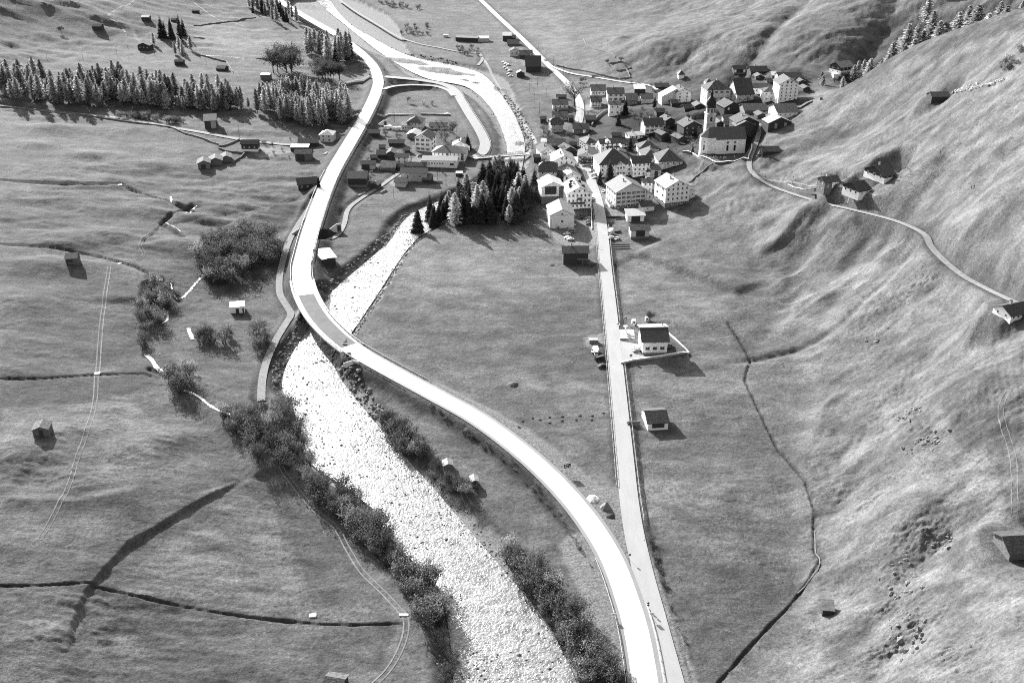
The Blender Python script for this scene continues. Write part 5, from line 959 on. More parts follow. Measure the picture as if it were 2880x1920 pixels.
# white needle spire behind the slope shed
p = th('C5', 1815, 330); s_ = empty('needle_spire', p, 0, 'slim white needle spire rising behind the dark open shed', 'spire')
b = MB(); b.lathe([(2.2, -2), (2.0, 2.0), (1.2, 6), (.5, 10), (.05, 14.5)], 6); b.build('spire', 'white', s_); b = MB(); b.box(-2.3, 2.3, -2.3, 2.3, -3, .6); b.build('spire_base', 'plaster_old', s_)
# ================================================================== BRIDGES, RAILS, WALLS, FENCES
def wall_line(name, label, cat, t, pts, hgt, th, mt, cap=None, sink=.6, group=None, step=3.0):
    P = np.array([tuple(th_(t, x, y)) for x, y in pts]); P = resample(P, step)[0]; P[:, 2] = gz(P[:, 0], P[:, 1]); nn = norms(P); o0 = Vector(P[len(P) // 2])
    root = empty(name, o0, 0, label, cat, group); b = MB(); k = len(P)
    def sec(zl, zh, hw, mi, bb):
        vs = []
        for i in range(k):
            for s, z in ((1, zl), (1, zh), (-1, zh), (-1, zl)): vs.append((P[i, 0] + nn[i, 0] * hw * s - o0.x, P[i, 1] + nn[i, 1] * hw * s - o0.y, P[i, 2] + z - o0.z + (.08 * math.sin(i * 2.3) if z > 0 and mt == 'rubble' else 0)))
        fs = [(i * 4 + j, i * 4 + (j + 1) % 4, i * 4 + 4 + (j + 1) % 4, i * 4 + 4 + j) for i in range(k - 1) for j in range(4)] + [(0, 1, 2, 3), tuple((k - 1) * 4 + j for j in (3, 2, 1, 0))]
        bb.add(vs, fs, mi)
    sec(-sink, hgt, th / 2, 0, b); b.build('wall_body', mt, root)
    if cap: c = MB(); sec(hgt, hgt + .12, th / 2 + .1, 0, c); c.build('coping', cap, root)
    return root
th_ = th
wall_line('churchyard_wall', 'curved pale churchyard wall below the white church', 'wall', 'C5', [(130, 985), (300, 1000), (480, 1075), (660, 1145), (740, 1190), (1000, 1165), (1330, 1125)], 1.3, .5, 'rubble', 'plaster')
wall_line('churchyard_wall', 'short churchyard wall running up beside the hill lane', 'wall', 'C5', [(1330, 1125), (1345, 1050), (1395, 930), (1400, 850)], 1.2, .5, 'rubble', 'plaster_old')
wall_line('retaining_wall', 'pale-topped retaining wall round the filling-station yard', 'wall', 'G', [(690, 1068), (940, 1012), (1400, 952), (1945, 888)], .9, .5, 'concrete', 'plaster', sink=1.6)
wall_line('yard_wall', 'white-topped side wall of the filling-station yard', 'wall', 'G', [(1940, 880), (1800, 730), (1570, 520)], .7, .3, 'concrete', 'plaster')
wall_line('stone_wall', 'long dry-stone wall along the pale lane behind the village', 'wall', 'T3', [(410, 605), (620, 650), (800, 690), (980, 728)], 1.2, .6, 'rubble')
wall_line('stone_wall', 'dry-stone wall spur up to the square walled paddock', 'wall', 'T3', [(990, 728), (1088, 716), (1070, 670), (1048, 640)], 1.1, .6, 'rubble')
wall_line('paddock_wall', 'square walled paddock on the meadow above the village', 'wall', 'T3', [(885, 592), (1010, 572), (1100, 632), (965, 657), (885, 592)], 1.3, .6, 'rubble')
wall_line('stone_wall', 'dry-stone wall following the lower edge of the farm road', 'wall', 'T1', [(0, 985), (300, 1010), (690, 1050), (1050, 1105), (1300, 1140), (1560, 1172), (1700, 1232), (1900, 1292), (2010, 1332)], 1.1, .6, 'rubble')
wall_line('stone_wall', 'dry-stone wall corner by the dark farmhouse', 'wall', 'T1', [(2010, 1345), (2065, 1345), (2130, 1320), (2200, 1285)], 1.1, .6, 'rubble')
wall_line('stone_wall', 'dry-stone wall curving past the row of hay barns', 'wall', 'T1', [(2010, 1368), (2100, 1398), (2250, 1412), (2200, 1460), (2140, 1495)], 1.1, .6, 'rubble')
wall_line('stone_wall', 'far dry-stone wall crossing the upper meadow', 'wall', 'T1', [(1780, 242), (1950, 222), (2230, 178), (2352, 165)], 1.1, .6, 'rubble')
wall_line('stone_wall', 'stone wall stepping down from the spruce gully', 'wall', 'T1', [(1810, 503), (1950, 540), (2080, 572), (2110, 620), (2140, 665)], 1.2, .6, 'rubble')
wall_line('stone_wall', 'long dry-stone wall climbing the mountain foot above the village', 'wall', 'T3', [(655, 360), (680, 410), (760, 455), (860, 480), (950, 530)], .9, .6, 'rubble')
wall_line('field_wall', 'low field wall between the hipped house and the churchyard meadow', 'wall', 'C5', [(250, 1530), (420, 1390), (560, 1270), (680, 1190)], .8, .5, 'rubble')
wall_line('retaining_wall', 'curved boulder retaining wall above the village square', 'wall', 'C1', [(1070, 1085), (1110, 1010), (1180, 930), (1260, 870), (1340, 835)], 2.0, .9, 'rubble')
wall_line('lawn_wall', 'low stone wall round the lawn of the hillside house', 'wall', 'L4', [(180, 412), (260, 445), (340, 462), (420, 452), (470, 438)], 1.6, .5, 'rubble', 'plaster_old')
wall_line('street_parapet', 'white street parapet beside the garage yard', 'parapet', 'C6', [(1062, 290), (1068, 420), (1072, 560), (1075, 695)], .9, .35, 'plaster', None)
wall_line('street_wall', 'concrete wall in front of the shuttered guesthouse terrace', 'wall', 'C6', [(1330, 170), (1370, 240), (1410, 290), (1500, 280)], 1.4, .4, 'plaster_old')
wall_line('garden_wall', 'long white garden wall below the balcony house', 'wall', 'C3', [(1120, 715), (1250, 690), (1420, 665)], 1.2, .4, 'rubble', 'plaster_old')
wall_line('village_wall', 'mossy stone wall above the grass slope at the village end', 'wall', 'C2', [(1990, 680), (2080, 625), (2180, 580), (2300, 545)], 1.6, 1.6, 'rubble')
wall_line('field_wall', 'concrete wall of the walled field beside the villa', 'wall', 'C7', [(690, 62), (850, 68), (970, 70), (1200, 66)], 1.0, .4, 'concrete', 'plaster_old')
wall_line('field_wall', 'long wall between the slip road and the walled field', 'wall', 'C7', [(1290, 62), (1500, 66), (1700, 72)], 1.0, .4, 'rubble', 'plaster_old')
wall_line('lane_wall', 'dark retaining wall carrying the lane up to the highway', 'wall', 'T2', [(1055, 722), (900, 770), (760, 808), (640, 838)], 1.6, .6, 'rubble')
wall_line('footpath_ditch_wall', 'low turf wall along the ditch at the foot of the right-hand slope', 'wall', 'B4', [(430, 440), (432, 600), (440, 655), (480, 700), (470, 780), (380, 890), (270, 1010)], .35, .3, 'rubble')
def fence(name, label, t, pts, hgt=1.1, step=3.0, mt='pole', rails=(.5, .95), group=None, cat='fence'):
    P = np.array([tuple(th(t, x, y)) for x, y in pts]); P = resample(P, step)[0]; P[:, 2] = gz(P[:, 0], P[:, 1]); o0 = Vector(P[0]); root = empty(name, o0, 0, label, cat, group)
    pm = MB(); pm.box(-.07, .07, -.07, .07, -.4, hgt); pm = pm.me('post', mt)
    for q in P: o = link('post', pm, root); o.location = Vector(q) - o0
    for z in rails:
        b = MB()
        for i in range(len(P) - 1): a = Vector(P[i]) - o0 + Vector((0, 0, z)); c = Vector(P[i + 1]) - o0 + Vector((0, 0, z)); b.cyl(a, c, .05, .05, 4, caps=False)
        b.build('rail', mt, root)
    return root
fence('timber_fence', 'dark timber fence enclosing the upper chalet garden', 'L4', [(795, 322), (900, 265), (1028, 206), (1150, 240), (1312, 272), (1300, 312), (1230, 330), (1180, 328)], 1.3, 3)
fence('timber_fence', 'dark timber fence below the upper chalet garden', 'L4', [(795, 325), (900, 345), (1000, 362), (1060, 368)], 1.3, 3)
fence('timber_fence', 'timber fence behind the lawn of the hillside house', 'L4', [(190, 395), (300, 345), (400, 305), (480, 300), (600, 310), (740, 355), (690, 395), (560, 460)], 1.2, 3)
fence('ball_fence', 'tall mesh fence of the village sports ground', 'C1', [(55, 520), (55, 445), (190, 432), (420, 420), (640, 410)], 3.0, 9, 'pole', (2.8,))
fence('garden_fence', 'garden fence above the sunken paddock by the gravel lane', 'C7', [(470, 1322), (600, 1318), (770, 1322)], 1.1, 3)
# guard rails follow the roads
def rail_on(P, off, z0, label, name='guard_rail', step=4.0, post=None, h=.75, beam=.3, mt='steel', cat='guard rail', lastn=None):
    Q, s = resample(P, step); nn = norms(Q); Q[:, :2] += nn * off; o0 = Vector(Q[0]); root = empty(name, o0, 0, label, cat)
    pm = MB(); pm.box(-.08, .08, -.08, .08, -.5, h); pm = pm.me('post', post or mt)
    for q in Q: o = link('post', pm, root); o.location = Vector(q) - o0 + Vector((0, 0, z0))
    b = MB()
    for i in range(len(Q) - 1):
        a = Vector(Q[i]) - o0; c = Vector(Q[i + 1]) - o0; t_ = (c - a).normalized(); n_ = Vector((-t_.y, t_.x, 0)) * .06
        vs = []
        for p_ in (a, c):
            for s_, z_ in ((1, h - beam), (1, h), (-1, h), (-1, h - beam)): vs.append(p_ + n_ * s_ + Vector((0, 0, z0 + z_)))
        b.add(vs, [(0, 1, 5, 4), (1, 2, 6, 5), (2, 3, 7, 6), (3, 0, 4, 7)])
    b.build('rail', mt, root); return root
brg = sub(HWY, 694, 640, 812, 800)
rail_on(sub(HWY, 765, 392, 940, 876), -5.25, .1, 'long guard rail on the downstream side of the highway bridge', step=4)
rail_on(sub(HWY, 862, 215, 696, 600), 5.2, .1, 'guard rail on the upper embankment beside the loop houses', step=5)
rail_on(sub(HWY, 692, 612, 960, 884), 5.25, .1, 'guard rail on the upstream side of the highway bridge', step=4)
rail_on(sub(HWY, 1442, 1395, 1482, 1568), 4.9, .05, 'low guard rail between highway and old road at the junction', step=4, mt='white', beam=.2, h=.7)
rail_on(sub(HWY, 1400, 1275, 1480, 1568), -5.1, .05, 'guard rail on the river side of the highway below the junction', step=5, mt='steel', beam=.2, h=.7)
rail_on(sub(OLD2, 1376, 480, 1442, 1115), -3.8, -.05, 'white post-and-rail fence on the meadow side of the straight road', 'road_fence', 5, 'white', 1.0, .07, 'timber_pale', 'fence')
rail_on(sub(OLD2, 1384, 520, 1402, 735), 3.8, -.05, 'post-and-rail fence on the hill side of the straight road above the station', 'road_fence', 5, 'white', 1.0, .07, 'timber_pale', 'fence')
rail_on(sub(OLD2, 1412, 845, 1452, 1190), 3.8, -.05, 'post-and-rail fence on the hill side of the straight road below the station', 'road_fence', 5, 'white', 1.0, .07, 'timber_pale', 'fence')
rail_on(sub(RAMP1, 1045, 208, 1108, 350), 4.0, .05, 'pale kerb rail on the river side of the slip road', 'guard_rail', 5, 'steel', .6, .2, 'steel')
# river bridge
br = empty('river_bridge', Vector(brg[len(brg) // 2]), 0, 'curved concrete highway bridge with pale edge beams over the river', 'bridge')
def sweep(P, sec, name, mt, parent):
    o0 = parent.location; nn = norms(P); b = MB(); k = len(sec); vs = [(P[i, 0] + nn[i, 0] * o - o0.x, P[i, 1] + nn[i, 1] * o - o0.y, P[i, 2] + z - o0.z) for i in range(len(P)) for o, z in sec]
    fs = [(i * k + j, i * k + (j + 1) % k, (i + 1) * k + (j + 1) % k, (i + 1) * k + j) for i in range(len(P) - 1) for j in range(k)] + [tuple(range(k)), tuple((len(P) - 1) * k + j for j in range(k - 1, -1, -1))]
    b.add(vs, fs); return b.build(name, mt, parent)
BR = resample(brg, 2.5)[0]
sweep(BR, [(5.5, -.12), (5.5, -.5), (3.2, -1.5), (-3.2, -1.5), (-5.5, -.5), (-5.5, -.12)], 'deck', 'concrete', br)
for s in (1, -1): sweep(BR, [(s * 5.35, -.1), (s * 5.35, .28), (s * 5.85, .28), (s * 5.85, -.55)], 'edge_beam', 'plaster_old', br)
for k_ in (0, len(BR) - 1):
    q = BR[k_]; n_ = norms(BR)[k_]; b = MB(); b.box(-5.4, 5.4, -1.2, 1.2, -7, -.6); o = b.build('abutment', 'concrete', br); o.location = Vector(q) - br.location; o.rotation_euler = (0, 0, math.atan2(n_[1], n_[0]))
for f_ in (.36, .68):
    k_ = int(f_ * len(BR)); q = BR[k_]; n_ = norms(BR)[k_]; b = MB(); b.box(-3.0, 3.0, -.5, .5, -9, -1.3); o = b.build('pier', 'concrete', br); o.location = Vector(q) - br.location; o.rotation_euler = (0, 0, math.atan2(n_[1], n_[0]))
for off, nm in ((3.85, 'left'), (-3.85, 'right')):
    for i_, seg in enumerate((resample(sub(HWY, 694, 640, 830, 812), 2)[0],)):
        e_ = strip('edge_line', seg, [off + .12, off - .12], 'white', .045); e_['label'] = 'white edge line on the bridge'
ctr = strip('edge_line', resample(sub(HWY, 862, 215, 700, 560), 3)[0], [.06, -.06], 'white', .03); ctr['label'] = 'centre line of the highway'
vb = PK(1098, 362, 1.2); ve = PK(1206, 352, 1.6); vb = Vector(vb); ve = Vector(ve)
fb = empty('village_bridge', vb, math.atan2((ve - vb).y, (ve - vb).x), 'dark girder road bridge joining the slip road to the village', 'bridge'); L_ = (ve - vb).length
b = MB(); b.box(-3, L_ + 3, -2.4, 2.4, -.5, 0); b.build('deck', 'concrete', fb)
for s in (-1, 1):
    b = MB(); b.box(-1, L_ + 1, s * 2.4 - .08, s * 2.4 + .08, .95, 1.15); b.box(-1, L_ + 1, s * 2.4 - .08, s * 2.4 + .08, -.6, .1)
    for i in range(int(L_ / 2)): b.cyl((i * 2, s * 2.4, 0), (i * 2 + 2, s * 2.4, 1.1), .05, .05, 4); b.cyl((i * 2 + 2, s * 2.4, 0), (i * 2, s * 2.4, 1.1), .05, .05, 4)
    b.build('railing', 'dark_metal', fb)
# plank slabs over the ditches, underpass wing walls
def slab_at(t, x, y, w, d, rz, label, name='plank_bridge', mt='plaster_old'):
    p = th(t, x, y); o = MB().box(-w / 2, w / 2, -d / 2, d / 2, -.1, .22); r = empty(name, p + Vector((0, 0, .12)), rz, label, 'bridge'); o.build('slab', mt, r)
    b = MB(); b.box(-w / 2 + .1, w / 2 - .1, -d / 2 - .15, -d / 2, -.9, .1); b.box(-w / 2 + .1, w / 2 - .1, d / 2, d / 2 + .15, -.9, .1); b.build('sill_beam', 'concrete', r)
slab_at('L5', 895, 297, 2.2, 1.5, .1, 'pale concrete slab carrying the straight farm track over the ditch')
slab_at('B2', 522, 950, 2.0, 1.4, .2, 'pale concrete slab over the long meadow ditch')
slab_at('B2', 1358, 945, 2.6, .8, 0, 'narrow slab where the twin-rut track crosses the ditch')
slab_at('L1', 1095, 855, 2.6, 1.2, .3, 'small stone slab bridge at the stream fork')
slab_at('L1', 1090, 138, 4.0, 2.0, .5, 'bright concrete slab over the upper stream')
for t, x, y, rz, lb in (('L2', 700, 552, .55, 'right-hand concrete portal of the farm underpass'), ('L2', 372, 582, .45, 'left-hand concrete portal of the farm underpass'), ('L6', 850, 225, -.5, 'pale culvert wing wall at the bridge end'), ('C7', 735, 210, .6, 'sloping concrete ramp wall by the parked trucks')):
    p = th(t, x, y); r = empty('underpass_portal' if 'portal' in lb else 'wing_wall', p, rz, lb, 'wall'); b = MB()
    b.add([(-2.6, -.2, -1), (2.6, -.2, -1), (2.6, .2, -1), (-2.6, .2, -1), (-2.6, -.2, .7), (2.6, -.2, 3.4), (2.6, .2, 3.4), (-2.6, .2, .7)], [(0, 1, 5, 4), (1, 2, 6, 5), (2, 3, 7, 6), (3, 0, 4, 7), (4, 5, 6, 7)]); b.build('wing', 'plaster_old', r)
    b = MB(); b.box(2.6, 5.4, -.25, .25, -1, 3.4); b.build('headwall', 'concrete', r); b = MB(); b.box(3.0, 5.0, -.32, -.24, -.8, 2.4); b.build('opening', 'dark_metal', r)

# ================================================================== ROCKS
def rock_mesh(seed, name='boulder'):
    bm = bmesh.new(); bmesh.ops.create_icosphere(bm, subdivisions=1, radius=1.0); rr_ = random.Random(seed); ax = (rr_.uniform(.8, 1.3), rr_.uniform(.6, 1.0), rr_.uniform(.45, .75))
    for v in bm.verts: v.co = Vector((v.co.x * ax[0], v.co.y * ax[1], v.co.z * ax[2])) * rr_.uniform(.75, 1.2)
    me = bpy.data.meshes.new(name); bm.to_mesh(me); bm.free(); me.materials.append(M['rock']); return me
ROCKS = [rock_mesh(i) for i in range(7)]
rk = random.Random(21)
def bank_boulders(label, i0, i1, side, n, smin, smax, o0=.3, o1=5.0):
    """riprap: boulders as parts of one bank, along the river edge between two stations"""
    E = rl if side > 0 else rr; mid = E[(i0 + i1) // 2]; root = empty('riprap_bank', Vector((mid[0], mid[1], gz(mid[0], mid[1]))), 0, label, 'riprap')
    for k in range(n):
        f_ = rk.uniform(i0, i1); i = int(f_); t = f_ - i; p = E[i] * (1 - t) + E[i + 1] * t; c = rc[i] * (1 - t) + rc[i + 1] * t; d = (p - c)[:2]; d /= np.linalg.norm(d) + 1e-9
        off = rk.uniform(o0, o1); x, y = p[0] + d[0] * off, p[1] + d[1] * off; s = rk.uniform(smin, smax) * rk.uniform(.7, 1.2)
        o = link('boulder', ROCKS[k % 7], root); o.location = Vector((x, y, gz(x, y) + s * .15)) - root.location; o.rotation_euler = (rk.uniform(-.5, .5), rk.uniform(-.5, .5), rk.uniform(0, 6)); o.scale = (s,) * 3
def near(E, u, v):
    uv = [(1176 + 2352 * p[0] / (p[1] * CT - (p[2] - CAMH) * ST), 784 - 2352 * (p[1] * ST + (p[2] - CAMH) * CT) / (p[1] * CT - (p[2] - CAMH) * ST)) for p in E]
    return int(np.argmin([(a - u) ** 2 + (b - v) ** 2 for a, b in uv]))
bank_boulders('dark riprap bank between the timber shed and the glittering river', near(rl, 945, 490), near(rl, 742, 700), 1, 230, .5, 1.0)
bank_boulders('riprap bank along the flat meadow upstream of the bridge', near(rr, 985, 525), near(rr, 806, 762), -1, 190, .5, .9, .0, 3.5)
bank_boulders('bank of big pale boulders below the bridge end', near(rr, 765, 815), near(rr, 858, 968), -1, 95, .7, 1.35, 1.0, 6.5)
bank_boulders('dark riprap below the gravel lane by the bridge', near(rl, 715, 745), near(rl, 650, 890), 1, 130, .5, 1.0, .0, 5.0)
bank_boulders('stony bank under the village houses', near(rr, 1158, 215), near(rr, 1204, 352), -1, 200, .6, 1.1, .3, 9)
bank_boulders('stony far bank below the river track', near(rr, 800, 48), near(rr, 1040, 142), -1, 110, .7, 1.3, .3, 9)
# river stones: hundreds of dark stones breaking the surface, one mass
b = MB(); src = [([tuple(v.co) for v in m_.vertices], [tuple(p_.vertices) for p_ in m_.polygons]) for m_ in ROCKS]
def add_rock(bb, x, y, z, s, k):
    vs, fs = src[k % 7]; a = rk.uniform(0, 6); ca, sa = math.cos(a), math.sin(a); bb.add([(x + s * (vx * ca - vy * sa), y + s * (vx * sa + vy * ca), z + s * vz) for vx, vy, vz in vs], fs)
for k in range(1500):
    f_ = rk.uniform(near(rl, 948, 490), len(rl) - 2) if k % 6 else rk.uniform(2, len(rl) - 2); i = int(f_); t = f_ - i; w = rk.uniform(-1, 1); w = math.copysign(abs(w) ** .6, w) if k % 3 else w
    p = (rc[i] * (1 - t) + rc[i + 1] * t) + ((rl[i] - rc[i]) * (1 - t) + (rl[i + 1] - rc[i + 1]) * t) * w * 1.02
    if vnoise(p[0] / 14, p[1] / 14, 12) < -.25 and abs(w) < .85: continue
    add_rock(b, p[0], p[1], p[2] - .25, rk.uniform(.18, .45) * (1.7 if rk.random() < .08 else 1), k)
o = b.build('river_stones', 'rock'); o['kind'] = 'stuff'; o['label'] = 'dark stones breaking the surface of the river'
b = MB()
for k in range(2600):                                # loose bank stones, too small to pick apart
    f_ = rk.uniform(0, len(rl) - 2); i = int(f_); t = f_ - i; E = rl if rk.random() < .45 else rr; p = E[i] * (1 - t) + E[i + 1] * t; c = rc[i] * (1 - t) + rc[i + 1] * t; d = (p - c)[:2]; d /= np.linalg.norm(d) + 1e-9
    off = rk.uniform(-.8, 4.5); x, y = p[0] + d[0] * off, p[1] + d[1] * off; s = rk.uniform(.15, .5); add_rock(b, x, y, gz(x, y) + .05, s, k)
for u, v, z, h, ra, rb, rot in BARS:
    x0, y0, _ = PK(u, v, z)
    for k in range(90):
        p_, q_ = rk.gauss(0, ra * .6), rk.gauss(0, rb * .6); x = x0 + p_ * math.cos(rot) - q_ * math.sin(rot); y = y0 + p_ * math.sin(rot) + q_ * math.cos(rot); add_rock(b, x, y, gz(x, y) + .05, rk.uniform(.12, .42), k)
o = b.build('bank_stones', 'rock'); o['kind'] = 'stuff'; o['label'] = 'loose stones along the river banks'
# outcrops on the right-hand slope
for t, x, y, n, s0, sp, lb in (('L8', 1290, 930, 22, 1.1, 5, 'rock outcrop breaking through the steep grass'), ('L8', 1400, 1180, 14, .9, 4, 'small rock outcrop below the larger one'), ('L8', 1560, 1180, 12, .9, 4, 'rock outcrop beside a hollow on the steep field'), ('B4', 1210, 1010, 14, .9, 4, 'pale outcrop low on the slope'), ('B4', 1260, 1420, 20, 1.1, 5, 'dark fluted outcrop at the foot of the slope'),
                            ('B4', 1590, 580, 10, .8, 3, 'outcrop below the weathered log barn'), ('B4', 1290, 770, 12, .7, 4, 'scattered rocks in the middle of the steep field'), ('B4', 1200, 1250, 10, .8, 3, 'shaded rocks under the pale outcrop'), ('L8', 960, 230, 12, .8, 4, 'stony cut above the slope footpath'), ('T3', 880, 380, 12, .9, 8, 'dark rocky hollow at the mountain foot')):
    p = th(t, x, y); root = empty('rock_outcrop', p, 0, lb, 'rocks')
    for k in range(n):
        dx, dy = rk.gauss(0, sp * .5), rk.gauss(0, sp * .7); o = link('rock', ROCKS[k % 7], root); X_, Y_ = p.x + dx, p.y + dy; s = s0 * rk.uniform(.4, 1.2); o.location = (dx, dy, gz(X_, Y_) - p.z - .1 * s); o.scale = (s, s, s * rk.uniform(.7, 1.4)); o.rotation_euler = (rk.uniform(-.7, .7), rk.uniform(-.7, .7), rk.uniform(0, 6))

# ================================================================== TREES AND SHRUBS
def quad(b, c, ax, ay, mi=0): b.add([c - ax - ay, c + ax - ay, c + ax + ay, c - ax + ay], [(0, 1, 2, 3)], mi)
def conifer_mesh(seed, larch=False, mt='spruce'):
    r = random.Random(seed); b = MB(); n = 24 if not larch else 20; H = 1.0; r0 = r.uniform(.15, .19) if not larch else r.uniform(.15, .20); z0 = .06 if not larch else r.uniform(.10, .22)
    lean = r.uniform(-.02, .02)
    for k in range(n):
        f_ = k / (n - 1); z = z0 + (H - z0) * f_ ** .95; L = r0 * ((1 - f_) ** .8 if not larch else (1 - f_) ** .55 * (.6 + .4 * min(1, f_ * 4))) + .008; m = 8 if f_ < .8 else 5; a0 = r.uniform(0, 6)
        for j in range(m):
            a = a0 + 2 * math.pi * j / m + r.uniform(-.35, .35); l = L * r.uniform(.6, 1.18); d = Vector((math.cos(a), math.sin(a), 0)); s = Vector((-d.y, d.x, 0)); droop = r.uniform(.35, .6) if not larch else r.uniform(-.1, .25)
            c0 = Vector((lean * z, 0, z))
            if not larch:
                p1 = c0 + d * l * .55 + Vector((0, 0, -l * droop * .35)); p2 = c0 + d * l + Vector((0, 0, -l * droop)); w = l * .30 + .004
                b.add([c0, p1 - s * w, p2, p1 + s * w], [(0, 1, 2), (0, 2, 3)])
                b.add([p1 - s * w * .2, p1 + d * l * .1 - s * w * 1.3 + Vector((0, 0, -l * .25)), p2 * .6 + p1 * .4], [(0, 1, 2)]); b.add([p1 + s * w * .2, p2 * .6 + p1 * .4, p1 + d * l * .1 + s * w * 1.3 + Vector((0, 0, -l * .25))], [(0, 1, 2)])
            else:
                for q in range(4):
                    t = (q + r.uniform(.5, 1.1)) / 4; c = c0 + d * l * t + Vector((r.uniform(-.012, .012), r.uniform(-.012, .012), -l * droop * t + r.uniform(-.012, .012))); w = .015 + .021 * (1 - t * .4) * (1 - .5 * f_)
                    ax = (d * r.uniform(.5, 1) + Vector((0, 0, r.uniform(-.6, .6)))).normalized() * w * 1.25; ay = (s + Vector((0, 0, r.uniform(-.9, .9)))).normalized() * w * .8; quad(b, c, ax, ay)
    return b.me('crown', mt)
def trunk_mesh(top=.92, r=.013): b = MB(); b.cyl((0, 0, -.04), (0, 0, top), r, .003, 6); return b.me('trunk', 'bark')
SPR = [conifer_mesh(i) for i in range(5)]; LAR = [conifer_mesh(20 + i, True, 'larch') for i in range(6)]; LARP = [conifer_mesh(40 + i, True, 'larch_pale') for i in range(3)]
TRK = trunk_mesh(); TRKL = trunk_mesh(.95, .011)
def leafy(seed, mt, n_leaf, n_stem, tree=False, leaf=.045):
    """shrub or broad tree of unit height: stems that fork, leaf-sized faces in clumps round the twig ends"""
    r = random.Random(seed); st = MB(); lf = MB(); ends = []
    if tree: st.cyl((0, 0, -.04), (0, 0, .45), .022, .014, 6, caps=False)
    for k in range(n_stem):
        a = r.uniform(0, 6.28); base = Vector((0, 0, r.uniform(.2, .5))) if tree else Vector((r.uniform(-.12, .12), r.uniform(-.12, .12), -.03)); sp = r.uniform(.1, .42)
        top = Vector((math.cos(a) * sp, math.sin(a) * sp, r.uniform(.62, .98) - sp * .5)); mid = base.lerp(top, .55) + Vector((math.cos(a), math.sin(a), 0)) * .04
        st.cyl(base, mid, .010, .007, 4, caps=False); st.cyl(mid, top, .007, .003, 4, caps=False); ends += [top, mid.lerp(top, .4)]
        for q in range(2):
            e = mid + Vector((r.uniform(-.2, .2), r.uniform(-.2, .2), r.uniform(.05, .25))); st.cyl(mid, e, .005, .002, 3, caps=False); ends.append(e)
    for k in range(n_leaf):
        e = ends[r.randrange(len(ends))]; c = e + Vector((r.gauss(0, .065), r.gauss(0, .065), r.gauss(0, .06)))
        if c.z < .02: c.z = r.uniform(.02, .2)
        ax = Vector((r.gauss(0, 1), r.gauss(0, 1), r.gauss(0, 1))).normalized(); ay = ax.orthogonal().normalized(); w = leaf * r.uniform(.4, .9); lf.add([c - ax * w, c + ay * w * .6, c + ax * w, c - ay * w * .6], [(0, 1, 2, 3)])
    return st.me('stems', 'bark'), lf.me('foliage', mt)
SHR = [leafy(100 + i, 'leaf', 620, 13) for i in range(5)] + [leafy(110 + i, 'leaf_dark', 600, 14) for i in range(3)] + [leafy(120 + i, 'leaf_pale', 520, 12) for i in range(2)]
BRD = [leafy(130 + i, 'leaf_dark', 1100, 18, True, .04) for i in range(3)] + [leafy(140, 'leaf_pale', 900, 22, True, .035)]
tr = random.Random(77)
def put_tree(kind, p, H, label, group, cat='tree', name=None, wide=1.0, hrel=None):
    vi = tr.choices(range(10), [3, 3, 3, 3, 3, 2, 2, 2, 1, 1])[0]
    if hrel is not None:
        size = 'tall' if hrel > .66 else ('low' if hrel < .33 else 'mid-sized'); tn = ({0: '', 1: 'dark ', 2: 'pale '}[0 if vi < 5 else (1 if vi < 8 else 2)]) if kind == 'shrub' else ('pale-tipped ' if kind == 'larchp' and 'pale' not in label else '')
        label = size + ' ' + tn + label
    r = empty(name or {'spruce': 'spruce_tree', 'larch': 'larch_tree', 'larchp': 'larch_tree', 'broad': 'broadleaf_tree', 'broadp': 'broadleaf_tree', 'shrub': 'shrub'}[kind], p, tr.uniform(0, 6.28), label, cat, group)
    r.scale = (H * wide * tr.uniform(.9, 1.1), H * wide * tr.uniform(.9, 1.1), H)
    if kind == 'spruce': link('trunk', TRK, r); link('crown', tr.choice(SPR), r)
    elif kind == 'larch': link('trunk', TRKL, r); link('crown', tr.choice(LAR), r)
    elif kind == 'larchp': link('trunk', TRKL, r); link('crown', tr.choice(LARP), r)
    elif kind in ('broad', 'broadp'): s_, l_ = BRD[3] if kind == 'broadp' else tr.choice(BRD[:3]); link('trunk', s_, r); link('crown', l_, r)
    else: s_, l_ = SHR[vi]; link('stems', s_, r); link('foliage', l_, r)
    return r
def hpx(p, px):                                      # photo height -> metres at a place
    dep = p.y * CT - (p.z - CAMH) * ST; t = -(p.y * ST + (p.z - CAMH) * CT) / dep; return px * K / (FPX / dep * (CT - t * ST))
def fill(poly, n, h0, h1, kinds, label, group, mind=7.0, wide=1.0, cat='tree', nm=None):
    xs = [q[0] for q in poly]; ys = [q[1] for q in poly]; out = []; tries = 0
    while len(out) < n and tries < n * 60:
        tries += 1; u, v = tr.uniform(min(xs), max(xs)), tr.uniform(min(ys), max(ys))
        if not in_poly(np.array([u]), np.array([v]), poly)[0]: continue
        if any((u - a) ** 2 + ((v - c) * 2.0) ** 2 < mind * mind for a, c in out): continue
        out.append((u, v)); p = hk(u, v); kd = tr.choices([k_ for k_, _ in kinds], [w for _, w in kinds])[0]; f_ = (v - min(ys)) / (max(ys) - min(ys) + 1e-6)
        hr_ = tr.random(); put_tree(kd, p, hpx(p, h0 + (h1 - h0) * hr_), label if isinstance(label, str) else label[kd], group, cat, wide=wide, hrel=hr_, name=nm)
LW = 'larch standing in the dense wood above the farm road'
for pg_, n_ in (([(0,185),(230,185),(240,200),(235,245),(130,242),(0,232)], 95), ([(235,200),(300,205),(420,222),(600,245),(600,262),(420,256),(300,246),(240,240)], 115)): fill(pg_, n_, 24, 66, [('larch', 4), ('larchp', 1)], LW, 'larches of the wood above the farm road', 5.5, 1.25)
